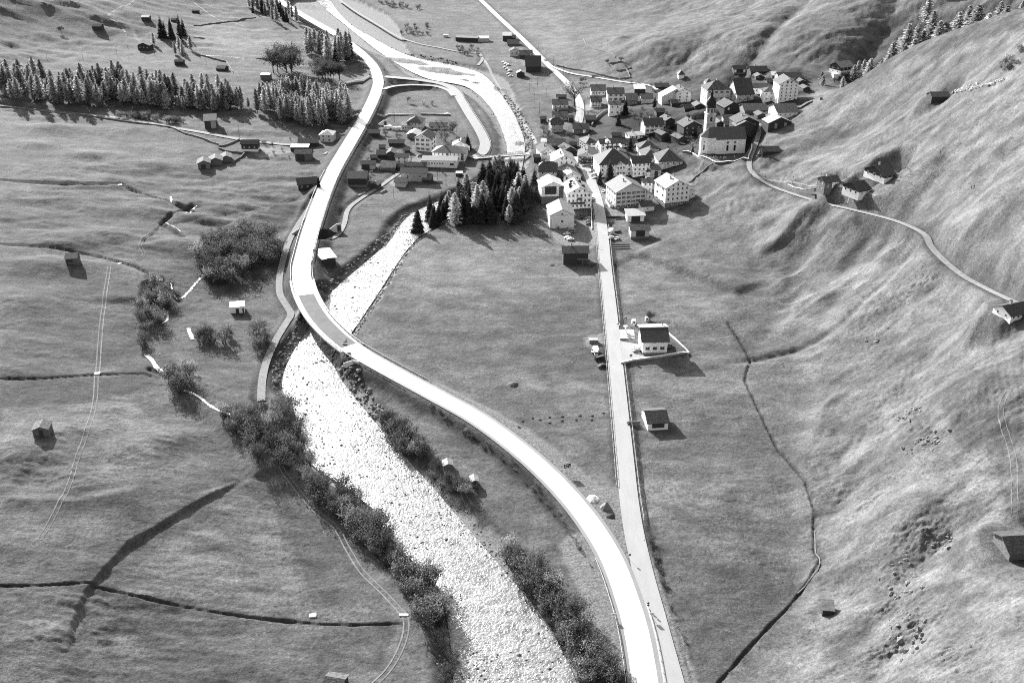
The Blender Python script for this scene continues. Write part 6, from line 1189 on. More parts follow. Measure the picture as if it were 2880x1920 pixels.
fill([(600,240),(650,230),(720,226),(800,244),(812,285),(700,292),(640,280),(600,262)], 72, 46, 64, [('larch', 4), ('larchp', 1)], 'larch in the plantation beside the highway', 'larches of the highway plantation', 8, 1.1)
fill([(560,8),(600,0),(690,50),(700,60),(640,55),(580,30)], 30, 28, 44, [('larch', 2), ('spruce', 2)], {'larch': 'larch on the bank beside the upper highway', 'spruce': 'dark spruce on the bank beside the upper highway'}, 'trees beside the upper highway', 8)
fill([(700,112),(748,118),(745,130),(702,128)], 8, 42, 56, [('larch', 1)], 'larch in the cluster above the highway bend', 'larches above the highway bend', 8, 1.15)
fill([(750,130),(805,128),(803,152),(752,150)], 10, 55, 74, [('larch', 3), ('spruce', 1)], {'larch': 'larch at the highway bend', 'spruce': 'dark spruce among the larches at the highway bend'}, 'trees at the highway bend', 8, 1.1)
fill([(622,150),(672,150),(672,182),(622,178)], 7, 50, 66, [('broad', 1)], 'dark broadleaf tree in the round clump by the stream', 'broadleaf clump by the stream', 10, 1.1)
fill([(718,170),(780,180),(782,192),(718,190)], 9, 32, 48, [('broad', 1)], 'bare-stemmed broadleaf tree below the bend', 'broadleaf trees below the bend', 8)
fill([(348,78),(420,70),(428,105),(380,100)], 7, 40, 52, [('spruce', 1)], 'dark spruce in the upper gully', 'spruces in the upper gully', 9, 1.2)
fill([(345,100),(440,110),(440,128),(395,130)], 6, 28, 36, [('larchp', 1)], 'pale larch below the gully spruces', 'larches below the gully spruces', 9, 1.2)
fill([(950,540),(1010,520),(1060,517),(1180,517),(1212,470),(1210,420),(1170,408),(1110,432),(1040,472),(985,497)], 100, 36, 72, [('spruce', 7), ('larchp', 1.8)], {'spruce': 'dark spruce in the grove between river and village', 'larchp': 'pale larch glowing among the dark grove spruces'}, 'trees of the grove between river and village', 6.2, 1.5)
fill([(1080,425),(1200,395),(1205,425),(1110,440)], 10, 34, 50, [('larchp', 2), ('spruce', 1)], {'spruce': 'spruce at the upper edge of the grove', 'larchp': 'pale larch at the upper edge of the grove'}, 'trees at the upper edge of the grove', 8, 1.3)
for t, x, y, yt, kd, lb in (('C3', 160, 1255, 690, 'spruce', 'lone dark spruce beside the mansard house'), ('C1', 1620, 870, 600, 'spruce', 'upper of two dark spruces beside the tall white house'), ('C1', 1505, 1055, 830, 'spruce', 'lower of two dark spruces beside the tall white house'), ('C1', 2095, 765, 565, 'spruce', 'dark spruce in front of the slab-roofed wing'),
    ('C4', 485, 1020, 560, 'spruce', 'tall garden spruce in front of the large hipped house'), ('C4', 300, 1035, 760, 'spruce', 'smaller spruce beside the tall garden spruce'), ('C4', 860, 420, 130, 'spruce', 'dark spruce beside the dormer house'), ('C5', 312, 1000, 830, 'spruce', 'small dark spruce next to the apse'), ('C7', 1945, 545, 320, 'spruce', 'dark tree overhanging the slip-road corner'),
    ('L2', 575, 150, 40, 'spruce', 'single pointed spruce beside the highway chalet'), ('C1', 785, 752, 280, 'broadp', 'pale autumn tree on the upper square'), ('C7', 1735, 330, 130, 'broad', 'thin bare tree beside the slip road'), ('T2', 1395, 945, 870, 'broadp', 'young round tree inside the loop field'), ('G', 1225, 290, 95, 'broad', 'thin young tree behind the filling-station house'),
    ('C7', 1620, 430, 235, 'shrub', 'large dark rounded bush between villa and slip road'), ('C7', 590, 960, 870, 'shrub', 'bush at the corner of the long dark barn'), ('T3', 1005, 575, 515, 'broad', 'bare tree at the paddock corner'), ('T3', 875, 590, 540, 'broad', 'small bare tree at the other paddock corner'), ('T1', 565, 305, 235, 'broad', 'lone scrubby tree on the upper terrace'),
    ('L7', 1280, 930, 840, 'shrub', 'dense dark bush beside the old road below the junction'), ('L7', 1385, 1320, 1250, 'shrub', 'small dark bush on the road verge'), ('C1', 300, 1190, 1000, 'shrub', 'leafy bush beside the grey mansard house'), ('C1', 690, 1230, 1120, 'shrub', 'wide bush below the long low house'), ('L3', 1262, 385, 320, 'broad', 'spindly shrub-tree behind the station roof'), ('C4', 1990, 1000, 960, 'shrub', 'little bush on the churchyard slope'), ('T2', 1540, 965, 905, 'shrub', 'flat bush mound in the loop field'), ('T2', 1620, 965, 915, 'shrub', 'second bush of the loop-field mound')):
    p = th(t, x, y); H = hpx(p, (y - yt) / TL[t][2] / K); put_tree(kd, p, H, lb, None, 'tree' if kd != 'shrub' else 'bush', wide={'spruce': 1.5, 'broadp': 1.15}.get(kd, 1.1))
# crest trees rise from the hidden slope behind the skyline: placed at their distance, base on that slope
CR = [(490,752,760),(500,790,750),(695,722,705),(800,600,760),(835,585,775),(880,622,785),(945,542,755),(960,560,770),(1050,562,735),(1110,505,740),(1170,388,765),(1225,330,800),(1300,228,780),(1270,425,735),(1390,222,800),(1350,355,735),(1430,288,770),(1540,105,790),(1590,195,770),(1490,-10,820),(1530,-60,850),(1620,-50,860),(1690,60,840),(1760,10,840),(1770,95,770),(1860,55,790),(1950,52,735),(2035,92,700),(2150,20,770),(2230,-15,800),(2300,-35,790),(2345,10,760),(2060,-30,850),(1900,-40,850),(1980,0,820),(2120,-40,840),(2210,60,740)]
for x, y, d in CR:
    u, v = tp('T4', x, y); a, dy, dz = ray(u, v); X_, Y_ = a * d, dy * d; zt = CAMH + dz * d; zb = gz(X_, Y_); H = min(30, max(9, zt - zb))
    put_tree('larch' if tr.random() < .7 else 'larchp', Vector((X_, Y_, max(zb, zt - H) if zt - H > zb + 3 else zb)), H, 'larch rising from behind the grassy crest', 'larches behind the crest', wide=1.5)
SHL = [([(535,965),(600,935),(640,920),(672,930),(688,1000),(712,1078),(690,1100),(640,1085),(585,1045)], 55, 22, 46, 'dense riverside bush below the gravel lane', 'bushes below the gravel lane', 9),
 ([(690,1110),(760,1098),(828,1150),(900,1245),(995,1345),(1025,1420),(1015,1470),(960,1425),(930,1350),(860,1275),(780,1195),(710,1140)], 72, 26, 58, 'tall riverside bush in the long belt beside the twin-rut track', 'bushes in the belt beside the twin-rut track', 11),
 ([(1012,1440),(1040,1480),(1042,1568),(1018,1568)], 9, 22, 34, 'low bush on the left river edge near the lower border', 'low bushes on the left river edge', 8),
 ([(868,965),(905,962),(960,1000),(985,1050),(962,1072),(905,1022)], 26, 28, 42, 'dense bush in the hedge on the right river bank', 'hedge bushes on the right river bank', 8),
 ([(985,1085),(1010,1075),(1060,1100),(1095,1125),(1080,1140),(1010,1128)], 14, 20, 32, 'bush surrounding the small stone huts', 'bushes around the stone huts', 8),
 ([(1120,1225),(1145,1232),(1190,1300),(1235,1305),(1300,1375),(1350,1445),(1400,1520),(1425,1568),(1325,1568),(1290,1490),(1235,1390),(1190,1330),(1130,1255)], 70, 22, 52, 'riverside bush in the thicket between river and highway', 'bushes between river and highway', 11),
 ([(440,605),(480,550),(560,535),(640,565),(640,605),(580,628),(520,655),(470,648)], 56, 32, 52, 'bush in the dark thicket left of the embankment', 'bushes of the dark thicket', 9),
 ([(318,705),(350,650),(395,660),(405,692),(370,735),(352,790),(328,800)], 30, 28, 42, 'bush crowding the stream fork', 'bushes at the stream fork', 8),
 ([(385,875),(430,842),(440,890),(410,905)], 9, 34, 52, 'dark bush where the stream passes under the ditch', 'bushes at the ditch crossing', 8),
 ([(450,772),(530,770),(540,788),(460,792)], 9, 20, 40, 'thin bush beside the pump hut', 'bushes beside the pump hut', 8), ([(572,770),(610,750),(620,800),(590,812)], 8, 30, 45, 'bush beside the gravel lane bend', 'bushes at the lane bend', 8),
 ([(490,955),(560,940),(592,1015),(545,1000)], 14, 24, 36, 'low bush along the lower stream', 'bushes along the lower stream', 8), ([(255,262),(330,268),(425,282),(420,288),(330,276),(258,272)], 30, 12, 20, 'small pale shrub in the strip beside the farm road', 'shrubs beside the farm road', 5),
 ([(868,2),(970,20),(975,28),(880,15)], 14, 9, 15, 'low scrub bush on the far river flat', 'scrub on the far river flat', 6), ([(922,58),(990,60),(985,84),(910,80)], 14, 9, 15, 'low dark scrub in the gravel flat', 'scrub in the gravel flat', 6), ([(1045,108),(1105,115),(1100,132),(1050,128)], 12, 10, 16, 'dark scrub inside the river-track loop', 'scrub inside the river-track loop', 6),
 ([(2290,150),(2352,110),(2352,150),(2310,165)], 10, 14, 24, 'dark scrub on the upper sheep pasture', 'scrub on the sheep pasture', 7), ([(1440,255),(1560,300),(1600,330),(1480,320)], 16, 10, 20, 'garden bush on the village bank', 'garden bushes on the village bank', 8), ([(1240,300),(1300,330),(1300,350),(1250,345)], 12, 14, 22, 'bush along the riverside village gardens', 'riverside garden bushes', 7),
 ([(1420,185),(1530,195),(1600,215),(1500,215)], 12, 8, 14, 'bush in the terraced upper gardens', 'bushes in the upper gardens', 7), ([(1950,165),(2000,180),(1960,200),(1900,190)], 9, 10, 18, 'bush below the crest chalet', 'bushes below the crest chalet', 7), ([(1190,440),(1235,430),(1240,480),(1200,500)], 10, 22, 38, 'pale bush at the village side of the grove', 'bushes at the village side of the grove', 9)]
SHL += [([(1400,240),(1560,250),(1620,270),(1600,350),(1430,345)], 34, 6, 14, 'garden bush on the dark bank above the square', 'bushes on the bank above the square', 7), ([(1640,175),(1860,170),(1860,225),(1700,240)], 26, 6, 12, 'garden bush among the upper village houses', 'bushes among the upper houses', 7), ([(1240,370),(1330,355),(1340,420),(1250,470)], 18, 8, 16, 'garden bush behind the street houses', 'bushes behind the street houses', 7), ([(850,300),(1080,300),(1080,400),(830,410)], 30, 6, 14, 'garden bush among the loop houses', 'bushes among the loop houses', 7), ([(560,325),(700,320),(720,370),(600,375)], 12, 6, 12, 'garden bush in the farm yard', 'bushes in the farm yard', 7)]
SHL.append(([(930,890),(1000,930),(1200,1070),(1300,1190),(1360,1300),(1352,1300),(1280,1195),(1180,1080),(980,935)], 46, 5, 11, 'scrub bush on the rough highway verge', 'scrub on the highway verge', 5)); SHL.append(([(1478,1170),(1500,1250),(1528,1330),(1582,1500),(1574,1500),(1518,1335),(1491,1255)], 20, 5, 12, 'scrub bush on the ditch of the old road', 'scrub on the old road ditch', 5))
for pg, n, h0, h1, lb, gp, md in SHL:
    nm = 'riverside_bush' if 'river' in lb and 'garden' not in lb or 'huts' in lb else ('garden_bush' if 'garden' in lb or 'village' in lb or 'chalet' in lb else ('scrub_bush' if 'scrub' in lb or 'shrub' in lb else 'thicket_bush'))
    for w_ in ('dense ', 'tall ', 'low ', 'dark ', 'pale ', 'small ', 'large '): lb = lb.replace(w_, '') if lb.startswith(w_) or ' ' + w_ in lb and 'dark thicket' not in lb else lb
    fill(pg, n, h0, h1, [('shrub', 1)], lb, gp, md, 1.1, 'bush', nm)
# ================================================================== VEHICLES, POLES, SIGNS, SMALL THINGS
def car_meshes(paint, van=False, truck=False):
    b = MB(); w = .78
    if truck: prof = [(-2.6, .45), (-2.6, 2.2), (-1.35, 2.25), (-1.1, 1.4), (-1.1, .45)]
    elif van: prof = [(-2.1, .35), (-2.1, 1.2), (-1.85, 1.95), (2.1, 1.98), (2.15, .35)]
    else: prof = [(-1.95, .32), (-2.0, .68), (-1.1, .86), (-.62, 1.34), (.75, 1.38), (1.35, .95), (1.95, .82), (1.98, .32)]
    n = len(prof); vs = [(x, s * (w if z < 1.0 else w * .86), z) for s in (-1, 1) for x, z in prof]
    b.add(vs, [tuple(range(n)), tuple(range(2 * n - 1, n - 1, -1))] + [(i, n + i, n + (i + 1) % n, (i + 1) % n) for i in range(n)])
    if truck: b.box(-1.0, 3.2, -1.05, 1.05, .7, 1.0); b.box(-.95, 3.2, -1.1, 1.1, 1.0, 2.3)
    g = MB()
    if truck: g.box(-2.63, -1.4, -.70, .70, 1.35, 2.05)
    elif van:
        for s in (-1, 1): g.box(-1.5, 1.8, s * w * .89 - .04, s * w * .89 + .04, 1.15, 1.7)
        g.box(-2.06, -1.9, -.6, .6, 1.2, 1.75)
    else:
        for s in (-1, 1): g.add([(-.98, s * .74, .93), (1.2, s * .74, .98), (.68, s * .70, 1.29), (-.58, s * .70, 1.28)], [(0, 1, 2, 3)])
        g.add([(-1.1, -.6, .90), (-1.1, .6, .90), (-.68, .56, 1.3), (-.68, -.56, 1.3)], [(0, 1, 2, 3)]); g.add([(1.34, -.58, 1.0), (1.34, .58, 1.0), (.82, .54, 1.36), (.82, -.54, 1.36)], [(0, 1, 2, 3)])
        for v in range(0): pass
    return b.me('body', paint), g.me('window_glass', 'pane')
wm = MB(); wm.cyl((0, -.09, 0), (0, .09, 0), .31, .31, 10); WHEEL = wm.me('wheel', 'rubber')
lm_ = MB(); lm_.cyl((0, 0, 0), (-.05, 0, 0), .09, .08, 8); LAMP = lm_.me('headlight', 'frame_white')
CARS = {(c, k): car_meshes('car_' + c, k == 'van', k == 'truck') for c in ('white', 'grey', 'dark') for k in ('car', 'van', 'truck')}
vr = random.Random(9)
def car(t, x, y, rz, color, label, kind='car', group=None):
    p = th(t, x, y); n = Vector((gz(p.x + 1, p.y) - gz(p.x - 1, p.y), gz(p.x, p.y + 1) - gz(p.x, p.y - 1), 0)) * -.5
    r = empty({'car': 'parked_car', 'van': 'van', 'truck': 'truck'}[kind], p + Vector((0, 0, .06)), RAD(rz), label, kind, group); bm_, gm = CARS[(color, kind)]
    link('body', bm_, r); o = link('window_glass', gm, r); o.location = (0, 0, .003)
    ax = (-1.9, 2.2) if kind == 'truck' else (-1.25, 1.25)
    for xx in ax:
        for s in (-1, 1): w = link('wheel', WHEEL, r); w.location = (xx, s * .72, .31)
    for s in (-1, 1): h = link('headlight', LAMP, r); h.location = (-2.0 if kind != 'truck' else -2.6, s * .52, .62)
for a in [('C3', 1360, 700, 20, 'white', 'white car below the garden wall of the balcony house'), ('C3', 1310, 822, 10, 'dark', 'dark car standing across the square'), ('C3', 1352, 862, 40, 'white', 'white car leading the parked row under the street spruce'), ('C3', 1358, 903, 40, 'dark', 'dark car between two white cars under the street spruce'), ('C3', 1366, 945, 40, 'white', 'white car last in the row under the street spruce'),
          ('C3', 1408, 785, 30, 'dark', 'dark car pulled up at the large hipped house'), ('C3', 1557, 1215, 60, 'white', 'white rounded car in the guesthouse garden'), ('C3', 1326, 1358, 80, 'white', 'white car beside the hotel corner'), ('C3', 1328, 1400, 80, 'dark', 'dark car behind the white one at the hotel corner'),
          ('C6', 1015, 500, 5, 'grey', 'grey car, first of three against the street parapet'), ('C6', 1016, 545, 5, 'grey', 'grey car, middle of three against the street parapet'), ('C6', 1020, 600, 5, 'dark', 'dark car, last of three against the street parapet'), ('C6', 880, 460, 85, 'dark', 'dark car driving into the hotel yard'),
          ('C6', 715, 630, 30, 'white', 'white car at the garage corner'), ('C6', 650, 655, 20, 'white', 'white car tucked beside the delivery van'), ('C6', 690, 745, 8, 'grey', 'delivery van with white roof in the garage yard', 'van'), ('C6', 615, 785, 15, 'white', 'white car below the delivery van'), ('C6', 625, 850, 20, 'white', 'white rounded car in the middle of the garage yard'), ('C6', 680, 885, 10, 'white', 'white car at the outer corner of the garage yard'),
          ('C6', 600, 640, 0, 'grey', 'grey car against the garage front wall'), ('C6', 490, 655, 20, 'dark', 'dark car against the garage front wall'), ('C6', 1410, 770, 70, 'white', 'white lorry in the scrap yard across the street', 'truck'), ('C6', 1420, 850, 30, 'white', 'white car in the scrap yard'), ('C6', 1535, 870, 50, 'white', 'pale wreck at the edge of the scrap yard'),
          ('C7', 830, 258, 30, 'white', 'white lorry parked behind the dark barn', 'truck'), ('C7', 955, 275, 10, 'white', 'second white lorry beside the villa', 'truck'), ('C7', 1650, 60, 5, 'white', 'white car on the field-wall track'), ('C7', 1280, 640, 5, 'dark', 'dark car in the yard of the modern block'), ('T3', 310, 562, 130, 'grey', 'grey car driving on the upper valley road'),
          ('G', 232, 880, 90, 'white', 'white box lorry parked beside the straight road', 'truck'), ('G', 190, 835, 80, 'white', 'small white car beside the box lorry'), ('G', 975, 785, 20, 'white', 'white car at the station wall'), ('G', 985, 835, 20, 'grey', 'grey car at the station wall'), ('G', 1590, 755, 70, 'dark', 'dark car behind the filling-station house'), ('G', 300, 1000, 30, 'dark', 'dark farm machine beside the road fence', 'van'), ('G', 342, 1120, 20, 'dark', 'small dark trailer-like car at the meadow edge')]:
    car(*a[:5], a[5], *(a[6:]))
for x, y in ((2275, 578), (2295, 592), (2318, 602), (2288, 624), (2308, 640), (2330, 655), (2322, 685), (2338, 705)): car('T2', x, y, vr.uniform(0, 40), 'white', 'white car in the crowded yard beside the roadside houses', 'car', 'white cars in the crowded yard')
# telegraph and light poles
def pole(t, x, yb, yt, label, group=None, mt='pole', arm=True):
    p = th(t, x, yb); H = min(14, max(3.5, hpx(p, (yb - yt) / TL[t][2] / K))); r = empty('flag_pole' if 'flag' in label else 'telegraph_pole', p, vr.uniform(-.3, .3), label, 'pole', group)
    b = MB(); b.cyl((0, 0, -.6), (0, 0, H), .13, .09, 6); b.build('mast', mt, r)
    if arm:
        b = MB(); b.box(-.7, .7, -.05, .05, H - .7, H - .58); c = b.build('crossarm', mt, r); b = MB()
        for s in (-.6, .6): b.cyl((s, 0, H - .58), (s, 0, H - .38), .05, .04, 6)
        b.build('insulator', 'white', c)
for pl, lb in (([('C1', 80, 350, 250), ('C1', 185, 435, 275), ('C1', 55, 520, 370), ('C1', 130, 690, 530), ('C1', 325, 605, 450), ('C1', 215, 870, 690)], 'slim pole beside the village sports ground'), ([('C1', 605, 245, 90), ('C1', 450, 100, -10), ('T3', 382, 612, 520), ('T3', 312, 535, 465), ('T3', 245, 455, 400), ('T3', 120, 352, 290)], 'pole in the line along the upper valley road'),
               ([('C1', 952, 772, 610), ('C1', 908, 992, 790), ('C1', 860, 1022, 930)], 'pole on the upper village square'), ([('C7', 930, 165, 0), ('C7', 1780, 305, 0), ('C7', 1160, 935, 790), ('C7', 1165, 705, 380), ('C7', 930, 905, 750), ('C7', 1525, 965, 780), ('C7', 1640, 1045, 860), ('C7', 1765, 975, 700), ('C7', 920, 1215, 1080)], 'tall pole among the loop houses'),
               ([('T1', 435, 553, 500), ('T1', 765, 558, 480), ('T1', 1078, 522, 425), ('T1', 1175, 445, 415), ('T1', 1420, 505, 465), ('T1', 1900, 610, 550)], 'pole in the line above the larch wood'), ([('C5', 250, 1080, 790), ('C5', 810, 1215, 1060), ('C5', 1395, 1420, 1250), ('C5', 1640, 1505, 1440), ('C5', 1525, 1412, 1330), ('C2', 285, 1180, 990)], 'pole near the churchyard')):
    for q in pl: pole(*q, lb, lb + 's' if not lb.endswith('s') else lb)
pole('C6', 322, 832, 500, 'tall pole in front of the garage'); pole('C6', 982, 930, 700, 'pole at the street end of the garage yard'); pole('T1', 2200, 1262, 1150, 'pole beside the dark farmhouse'); pole('L4', 303, 372, 255, 'white flag pole on the hillside lawn', None, 'white', False); pole('L2', 460, 90, -20, 'white flag pole beside the highway chalet', None, 'white', False); pole('L4', 225, 385, 310, 'dark pole at the lawn corner'); pole('C3', 100, 1130, 960, 'pole on the river path') if False else None
# direction boards: dark plates with pale, unreadable lettering and an arrow
def board(t, x, yb, ytop, wpx, hpx_, yaw, label, arrow=True):
    p, sx, sz, ang = scale_at(t, x, yb); k = TL[t][2]; W = wpx / k / sx; H = hpx_ / k / sz; Z = (yb - ytop) / k / sz - H
    r = empty('road_sign', p, RAD(yaw), label, 'road sign'); b = MB(); b.box(-W / 2, W / 2, -.05, .05, Z, Z + H); b.build('board', 'sign_dark', r)
    b = MB()
    for s in (-.3, .3): b.cyl((s * W, .08, -.5), (s * W, .08, Z + H), .05, .05, 6)
    b.build('post', 'steel', r); q = MB(); xx = -W * .36
    for i in range(7): l_ = W * .09; hh = H * (.16 if i % 3 else .24); q.box(xx, xx + l_ * .7, -.065, -.051, Z + H * .6, Z + H * .6 + hh); xx += l_
    xx = -W * .42
    for i in range(3): q.box(xx, xx + W * .075, -.065, -.051, Z + H * .18, Z + H * .42); xx += W * .1
    q.box(xx + W * .06, xx + W * .16, -.065, -.051, Z + H * .18, Z + H * .36)
    if arrow: q.add([(W * .22, -.06, Z + H * .12), (W * .28, -.06, Z + H * .08), (W * .44, -.06, Z + H * .42), (W * .30, -.06, Z + H * .42)], [(0, 1, 2, 3)])
    q.build('lettering', 'white', r)
board('L7', 507, 292, 208, 66, 36, 20, 'dark direction board with arrow beside the highway before the junction'); board('L2', 553, 775, 722, 48, 28, 4, 'dark direction board on the embankment above the timber shed'); board('T2', 1030, 1172, 1138, 36, 20, 0, 'small dark direction board at the slip-road exit', False)
def plate(t, x, yb, shapes, label, H=2.6, cat='road sign'):
    p = th(t, x, yb); r = empty('traffic_sign', p, 0, label, cat); b = MB(); b.cyl((0, .06, -.4), (0, .06, H), .045, .045, 6); b.build('post', 'steel', r)
    for kind, z, s, mt in shapes:
        b = MB()
        if kind == 'disc': b.cyl((0, -.02, z), (0, .03, z), s, s, 16)
        elif kind == 'ring': b.cyl((0, -.02, z), (0, .03, z), s, s, 16); 
        elif kind == 'dot': b.cyl((0, -.05, z), (0, -.02, z), s, s, 12)
        elif kind == 'sq': b.box(-s, s, -.02, .03, z - s * .8, z + s * .8)
        elif kind == 'shield': b.add([(-s, -.05, z + s * .8), (s, -.05, z + s * .8), (s * .8, -.05, z - s * .2), (0, -.05, z - s), (-s * .8, -.05, z - s * .2)], [(0, 4, 3, 2, 1)])
        elif kind == 'cross': b.box(-s, s, -.03, .03, z - s * .32, z + s * .32); b.box(-s * .32, s * .32, -.035, .035, z - s, z + s)
        b.build('sign_plate', mt, r)
plate('L7', 1080, 1098, [('disc', 2.3, .38, 'sign_dark')], 'single dark disc sign on a post at the junction tip'); plate('B3', 1872, 560, [('disc', 2.5, .36, 'sign_dark'), ('disc', 1.7, .36, 'sign_dark')], 'post with two dark discs at the low guard rail'); plate('B3', 1925, 690, [('sq', 2.0, .62, 'white'), ('dot', 2.0, .22, 'car_grey')], 'white rectangular plate behind the two-disc post', 2.4); plate('B3', 1395, 690, [('sq', 1.8, .6, 'white'), ('dot', 1.8, .2, 'car_grey')], 'white plate sign on the river side of the highway', 2.2)
plate('G', 778, 330, [('ring', 2.6, .62, 'sign_dark'), ('dot', 2.6, .22, 'white')], 'round dark ring sign with white centre in the grass beyond the station', 3.0); plate('G', 875, 992, [('ring', 2.1, .62, 'sign_dark'), ('dot', 2.1, .22, 'white'), ('sq', 1.0, .55, 'white')], 'round dark ring sign over a white plate on the station yard', 2.6); plate('G', 640, 445, [('sq', 2.9, .75, 'white'), ('shield', 3.0, .45, 'car_grey'), ('shield', 3.0, .25, 'white')], 'white sign with a shield outline at the station entrance', 3.4); plate('G', 928, 440, [('cross', 2.4, .5, 'white')], 'white cross sign on a post near the station', 2.4, 'sign')
plate('T2', 1047, 715, [('disc', 2.4, .6, 'sign_dark')], 'dark disc sign where the lane wall meets the highway'); plate('T2', 1180, 668, [('disc', 2.4, .5, 'sign_dark')], 'small disc sign at the slip-road fork'); plate('T2', 1180, 780, [('disc', 2.4, .6, 'sign_dark')], 'dark disc sign beside the loop exit')
# filling station: pumps under a small white canopy, concrete apron
p = th('G', 790, 520); r = empty('fuel_pump_island', p, RAD(3), 'white fuel pump island with small canopy beside the straight road', 'fuel pumps'); b = MB(); b.box(-.7, .7, -3.0, 3.0, -.1, .18); b.build('plinth', 'plaster', r)
for yy in (-2.0, 0, 1.6): b = MB(); b.box(-.35, .35, yy - .3, yy + .3, .18, 1.75); q_ = b.build('fuel_pump', 'white', r); b = MB(); b.box(-.25, .25, yy - .32, yy - .29, 1.1, 1.5); b.build('dial', 'sign_dark', q_)
b = MB(); b.box(-.8, .8, 2.0, 3.4, 2.5, 2.75); b.box(-.1, .1, 2.6, 2.8, .1, 2.5); b.build('canopy', 'white', r)
pts = [th('G', x, y) for x, y in ((600, 440), (930, 432), (955, 600), (620, 612))]; z = max(q.z for q in pts) + .05; o = link('forecourt', mesh('forecourt', [(q.x, q.y, z) for q in pts], [(0, 3, 2, 1)], 'concrete')); o['kind'] = 'structure'; o['label'] = 'pale concrete apron round the fuel pumps'
pts = [th('G', x, y) for x, y in ((625, 640), (1020, 705), (1050, 850), (1150, 965), (940, 1005), (690, 1060))]; z = max(q.z for q in pts) + .05; o = link('station_yard', mesh('station_yard', [(q.x, q.y, z) for q in pts], [tuple(range(len(pts)))[::-1]], 'asphalt_old')); o['kind'] = 'structure'; o['label'] = 'paved yard of the filling station'
p = th('G', 195, 690); r = empty('loading_bin', p, RAD(4), 'dark gravel bin beside the straight road', 'bin'); b = MB(); b.box(-1.9, 1.9, 0, 2.2, -.3, 1.5); b.build('bin_wall', 'timber_mid', r); b = MB(); b.box(-2.0, 2.0, -.1, 2.3, 1.5, 1.65); b.build('rim', 'timber_pale', r)
for t, x, y, lb in (('G', 930, 320, 'white square tank cabinet behind the pump island'), ('G', 1175, 265, 'white box hut behind the station roof')):
    p = th(t, x, y); r = empty('white_cabinet', p, 0, lb, 'cabinet'); b = MB(); b.box(-.9, .9, -.8, .8, -.3, 1.7); b.build('cabinet_body', 'white', r); b = MB(); b.box(-.4, .4, -.84, -.79, .5, 1.3); b.build('door', 'sign_dark', r)
# heaps
def heap(t, x, y, rad, hgt, mt, label, cat='heap', group=None, name='gravel_heap'):
    p = th(t, x, y); b = MB(); n = 9; vs = [(0, 0, hgt)]; ri = [(.45, .72), (.8, .3), (1.05, -.15)]
    for fr, fz in ri: vs += [(rad * fr * math.cos(i * 6.283 / n) * vr.uniform(.8, 1.2), rad * fr * math.sin(i * 6.283 / n) * vr.uniform(.8, 1.2), hgt * fz * vr.uniform(.8, 1.2)) for i in range(n)]
    fs = [(0, 1 + i, 1 + (i + 1) % n) for i in range(n)] + [(1 + k * n + i, 1 + (k + 1) * n + i, 1 + (k + 1) * n + (i + 1) % n, 1 + k * n + (i + 1) % n) for k in range(2) for i in range(n)]
    b.add(vs, fs); o = b.build(name, mt); o.location = p; tag(o, label, cat, group)
heap('L7', 860, 615, 2.0, 2.2, 'gravel', 'conical gravel heap on the bare junction strip'); heap('L7', 745, 535, 2.4, 1.0, 'plaster_grey', 'pale rubble heap at the highway edge'); heap('L7', 905, 690, 1.6, .7, 'soil', 'low dark brush heap beside the gravel heap', name='brush_heap'); heap('L3', 10, 985, 2.6, 1.0, 'timber', 'brush pile alone in the flat meadow', name='brush_pile'); heap('C6', 1085, 1350, 2.6, 1.2, 'soil', 'dark round garden mound beside the street', name='garden_mound'); heap('C6', 330, 1345, 1.8, .5, 'timber', 'dark tarpaulin heap left of the timber farmhouse', name='tarpaulin_heap'); heap('C7', 1180, 80, 3, .5, 'soil', 'flat earth heap in the walled field', name='earth_heap')
for x, y in ((95, 1320), (190, 1292), (255, 1308), (345, 1285), (345, 1335), (460, 1277), (460, 1317), (590, 1308), (625, 1270), (738, 1270), (730, 1310), (60, 1377), (840, 1245)): heap('L3', x, y, .75, .4, 'soil', 'small dark manure heap in the rows on the flat meadow', 'heap', 'manure heaps on the meadow', 'manure_heap')
# stacked logs and planks
def logs(t, x, y, L, n, rz, mt, label):
    p = th(t, x, y); r = empty('log_stack', p, RAD(rz), label, 'logs'); lm2 = MB(); lm2.cyl((-L / 2, 0, 0), (L / 2, 0, 0), .2, .17, 6); lm2 = lm2.me('log', mt); k = 0; row = 0
    while k < n:
        for i in range(max(1, int(n ** .5) + 2 - row)):
            if k >= n: break
            o = link('log', lm2, r); o.location = (vr.uniform(-.3, .3), (i + row * .5) * .4, .2 + row * .34); k += 1
        row += 1
logs('C7', 490, 1165, 7, 9, 60, 'timber_pale', 'pale planks stacked beside the gravel lane'); logs('C7', 790, 1130, 6, 12, 65, 'timber_pale', 'pale logs scattered on the yard corner'); logs('T2', 650, 1415, 5, 7, 80, 'plaster_old', 'white pipes lying in the farm yard'); logs('T1', 1010, 985, 9, 5, 20, 'timber_mid', 'felled trunks on the stones below the larch wood'); logs('L3', 1120, 1360, 4.5, 14, 4, 'timber_mid', 'log pile beside the white-walled hay barn'); logs('C5', 1560, 1030, 4, 9, 30, 'timber_mid', 'firewood pile beside the low dark barn'); logs('C2', 400, 1155, 6, 6, -40, 'timber_pale', 'leaning poles beside the log barn'); logs('T1', 1820, 348, 12, 6, 6, 'plaster_old', 'pale trough-like stack in the far meadow'); logs('C6', 1480, 480, 8, 10, 8, 'timber', 'dark timber stack beside the curved-roof shed'); logs('T2', 60, 545, 12, 8, -5, 'timber_mid', 'long timber stack beside the round tree clump'); logs('C6', 1560, 750, 3.5, 8, 20, 'timber', 'dark beams lying in the scrap yard'); logs('L4', 440, 490, 5, 6, -15, 'timber_mid', 'timber pile below the hillside house')
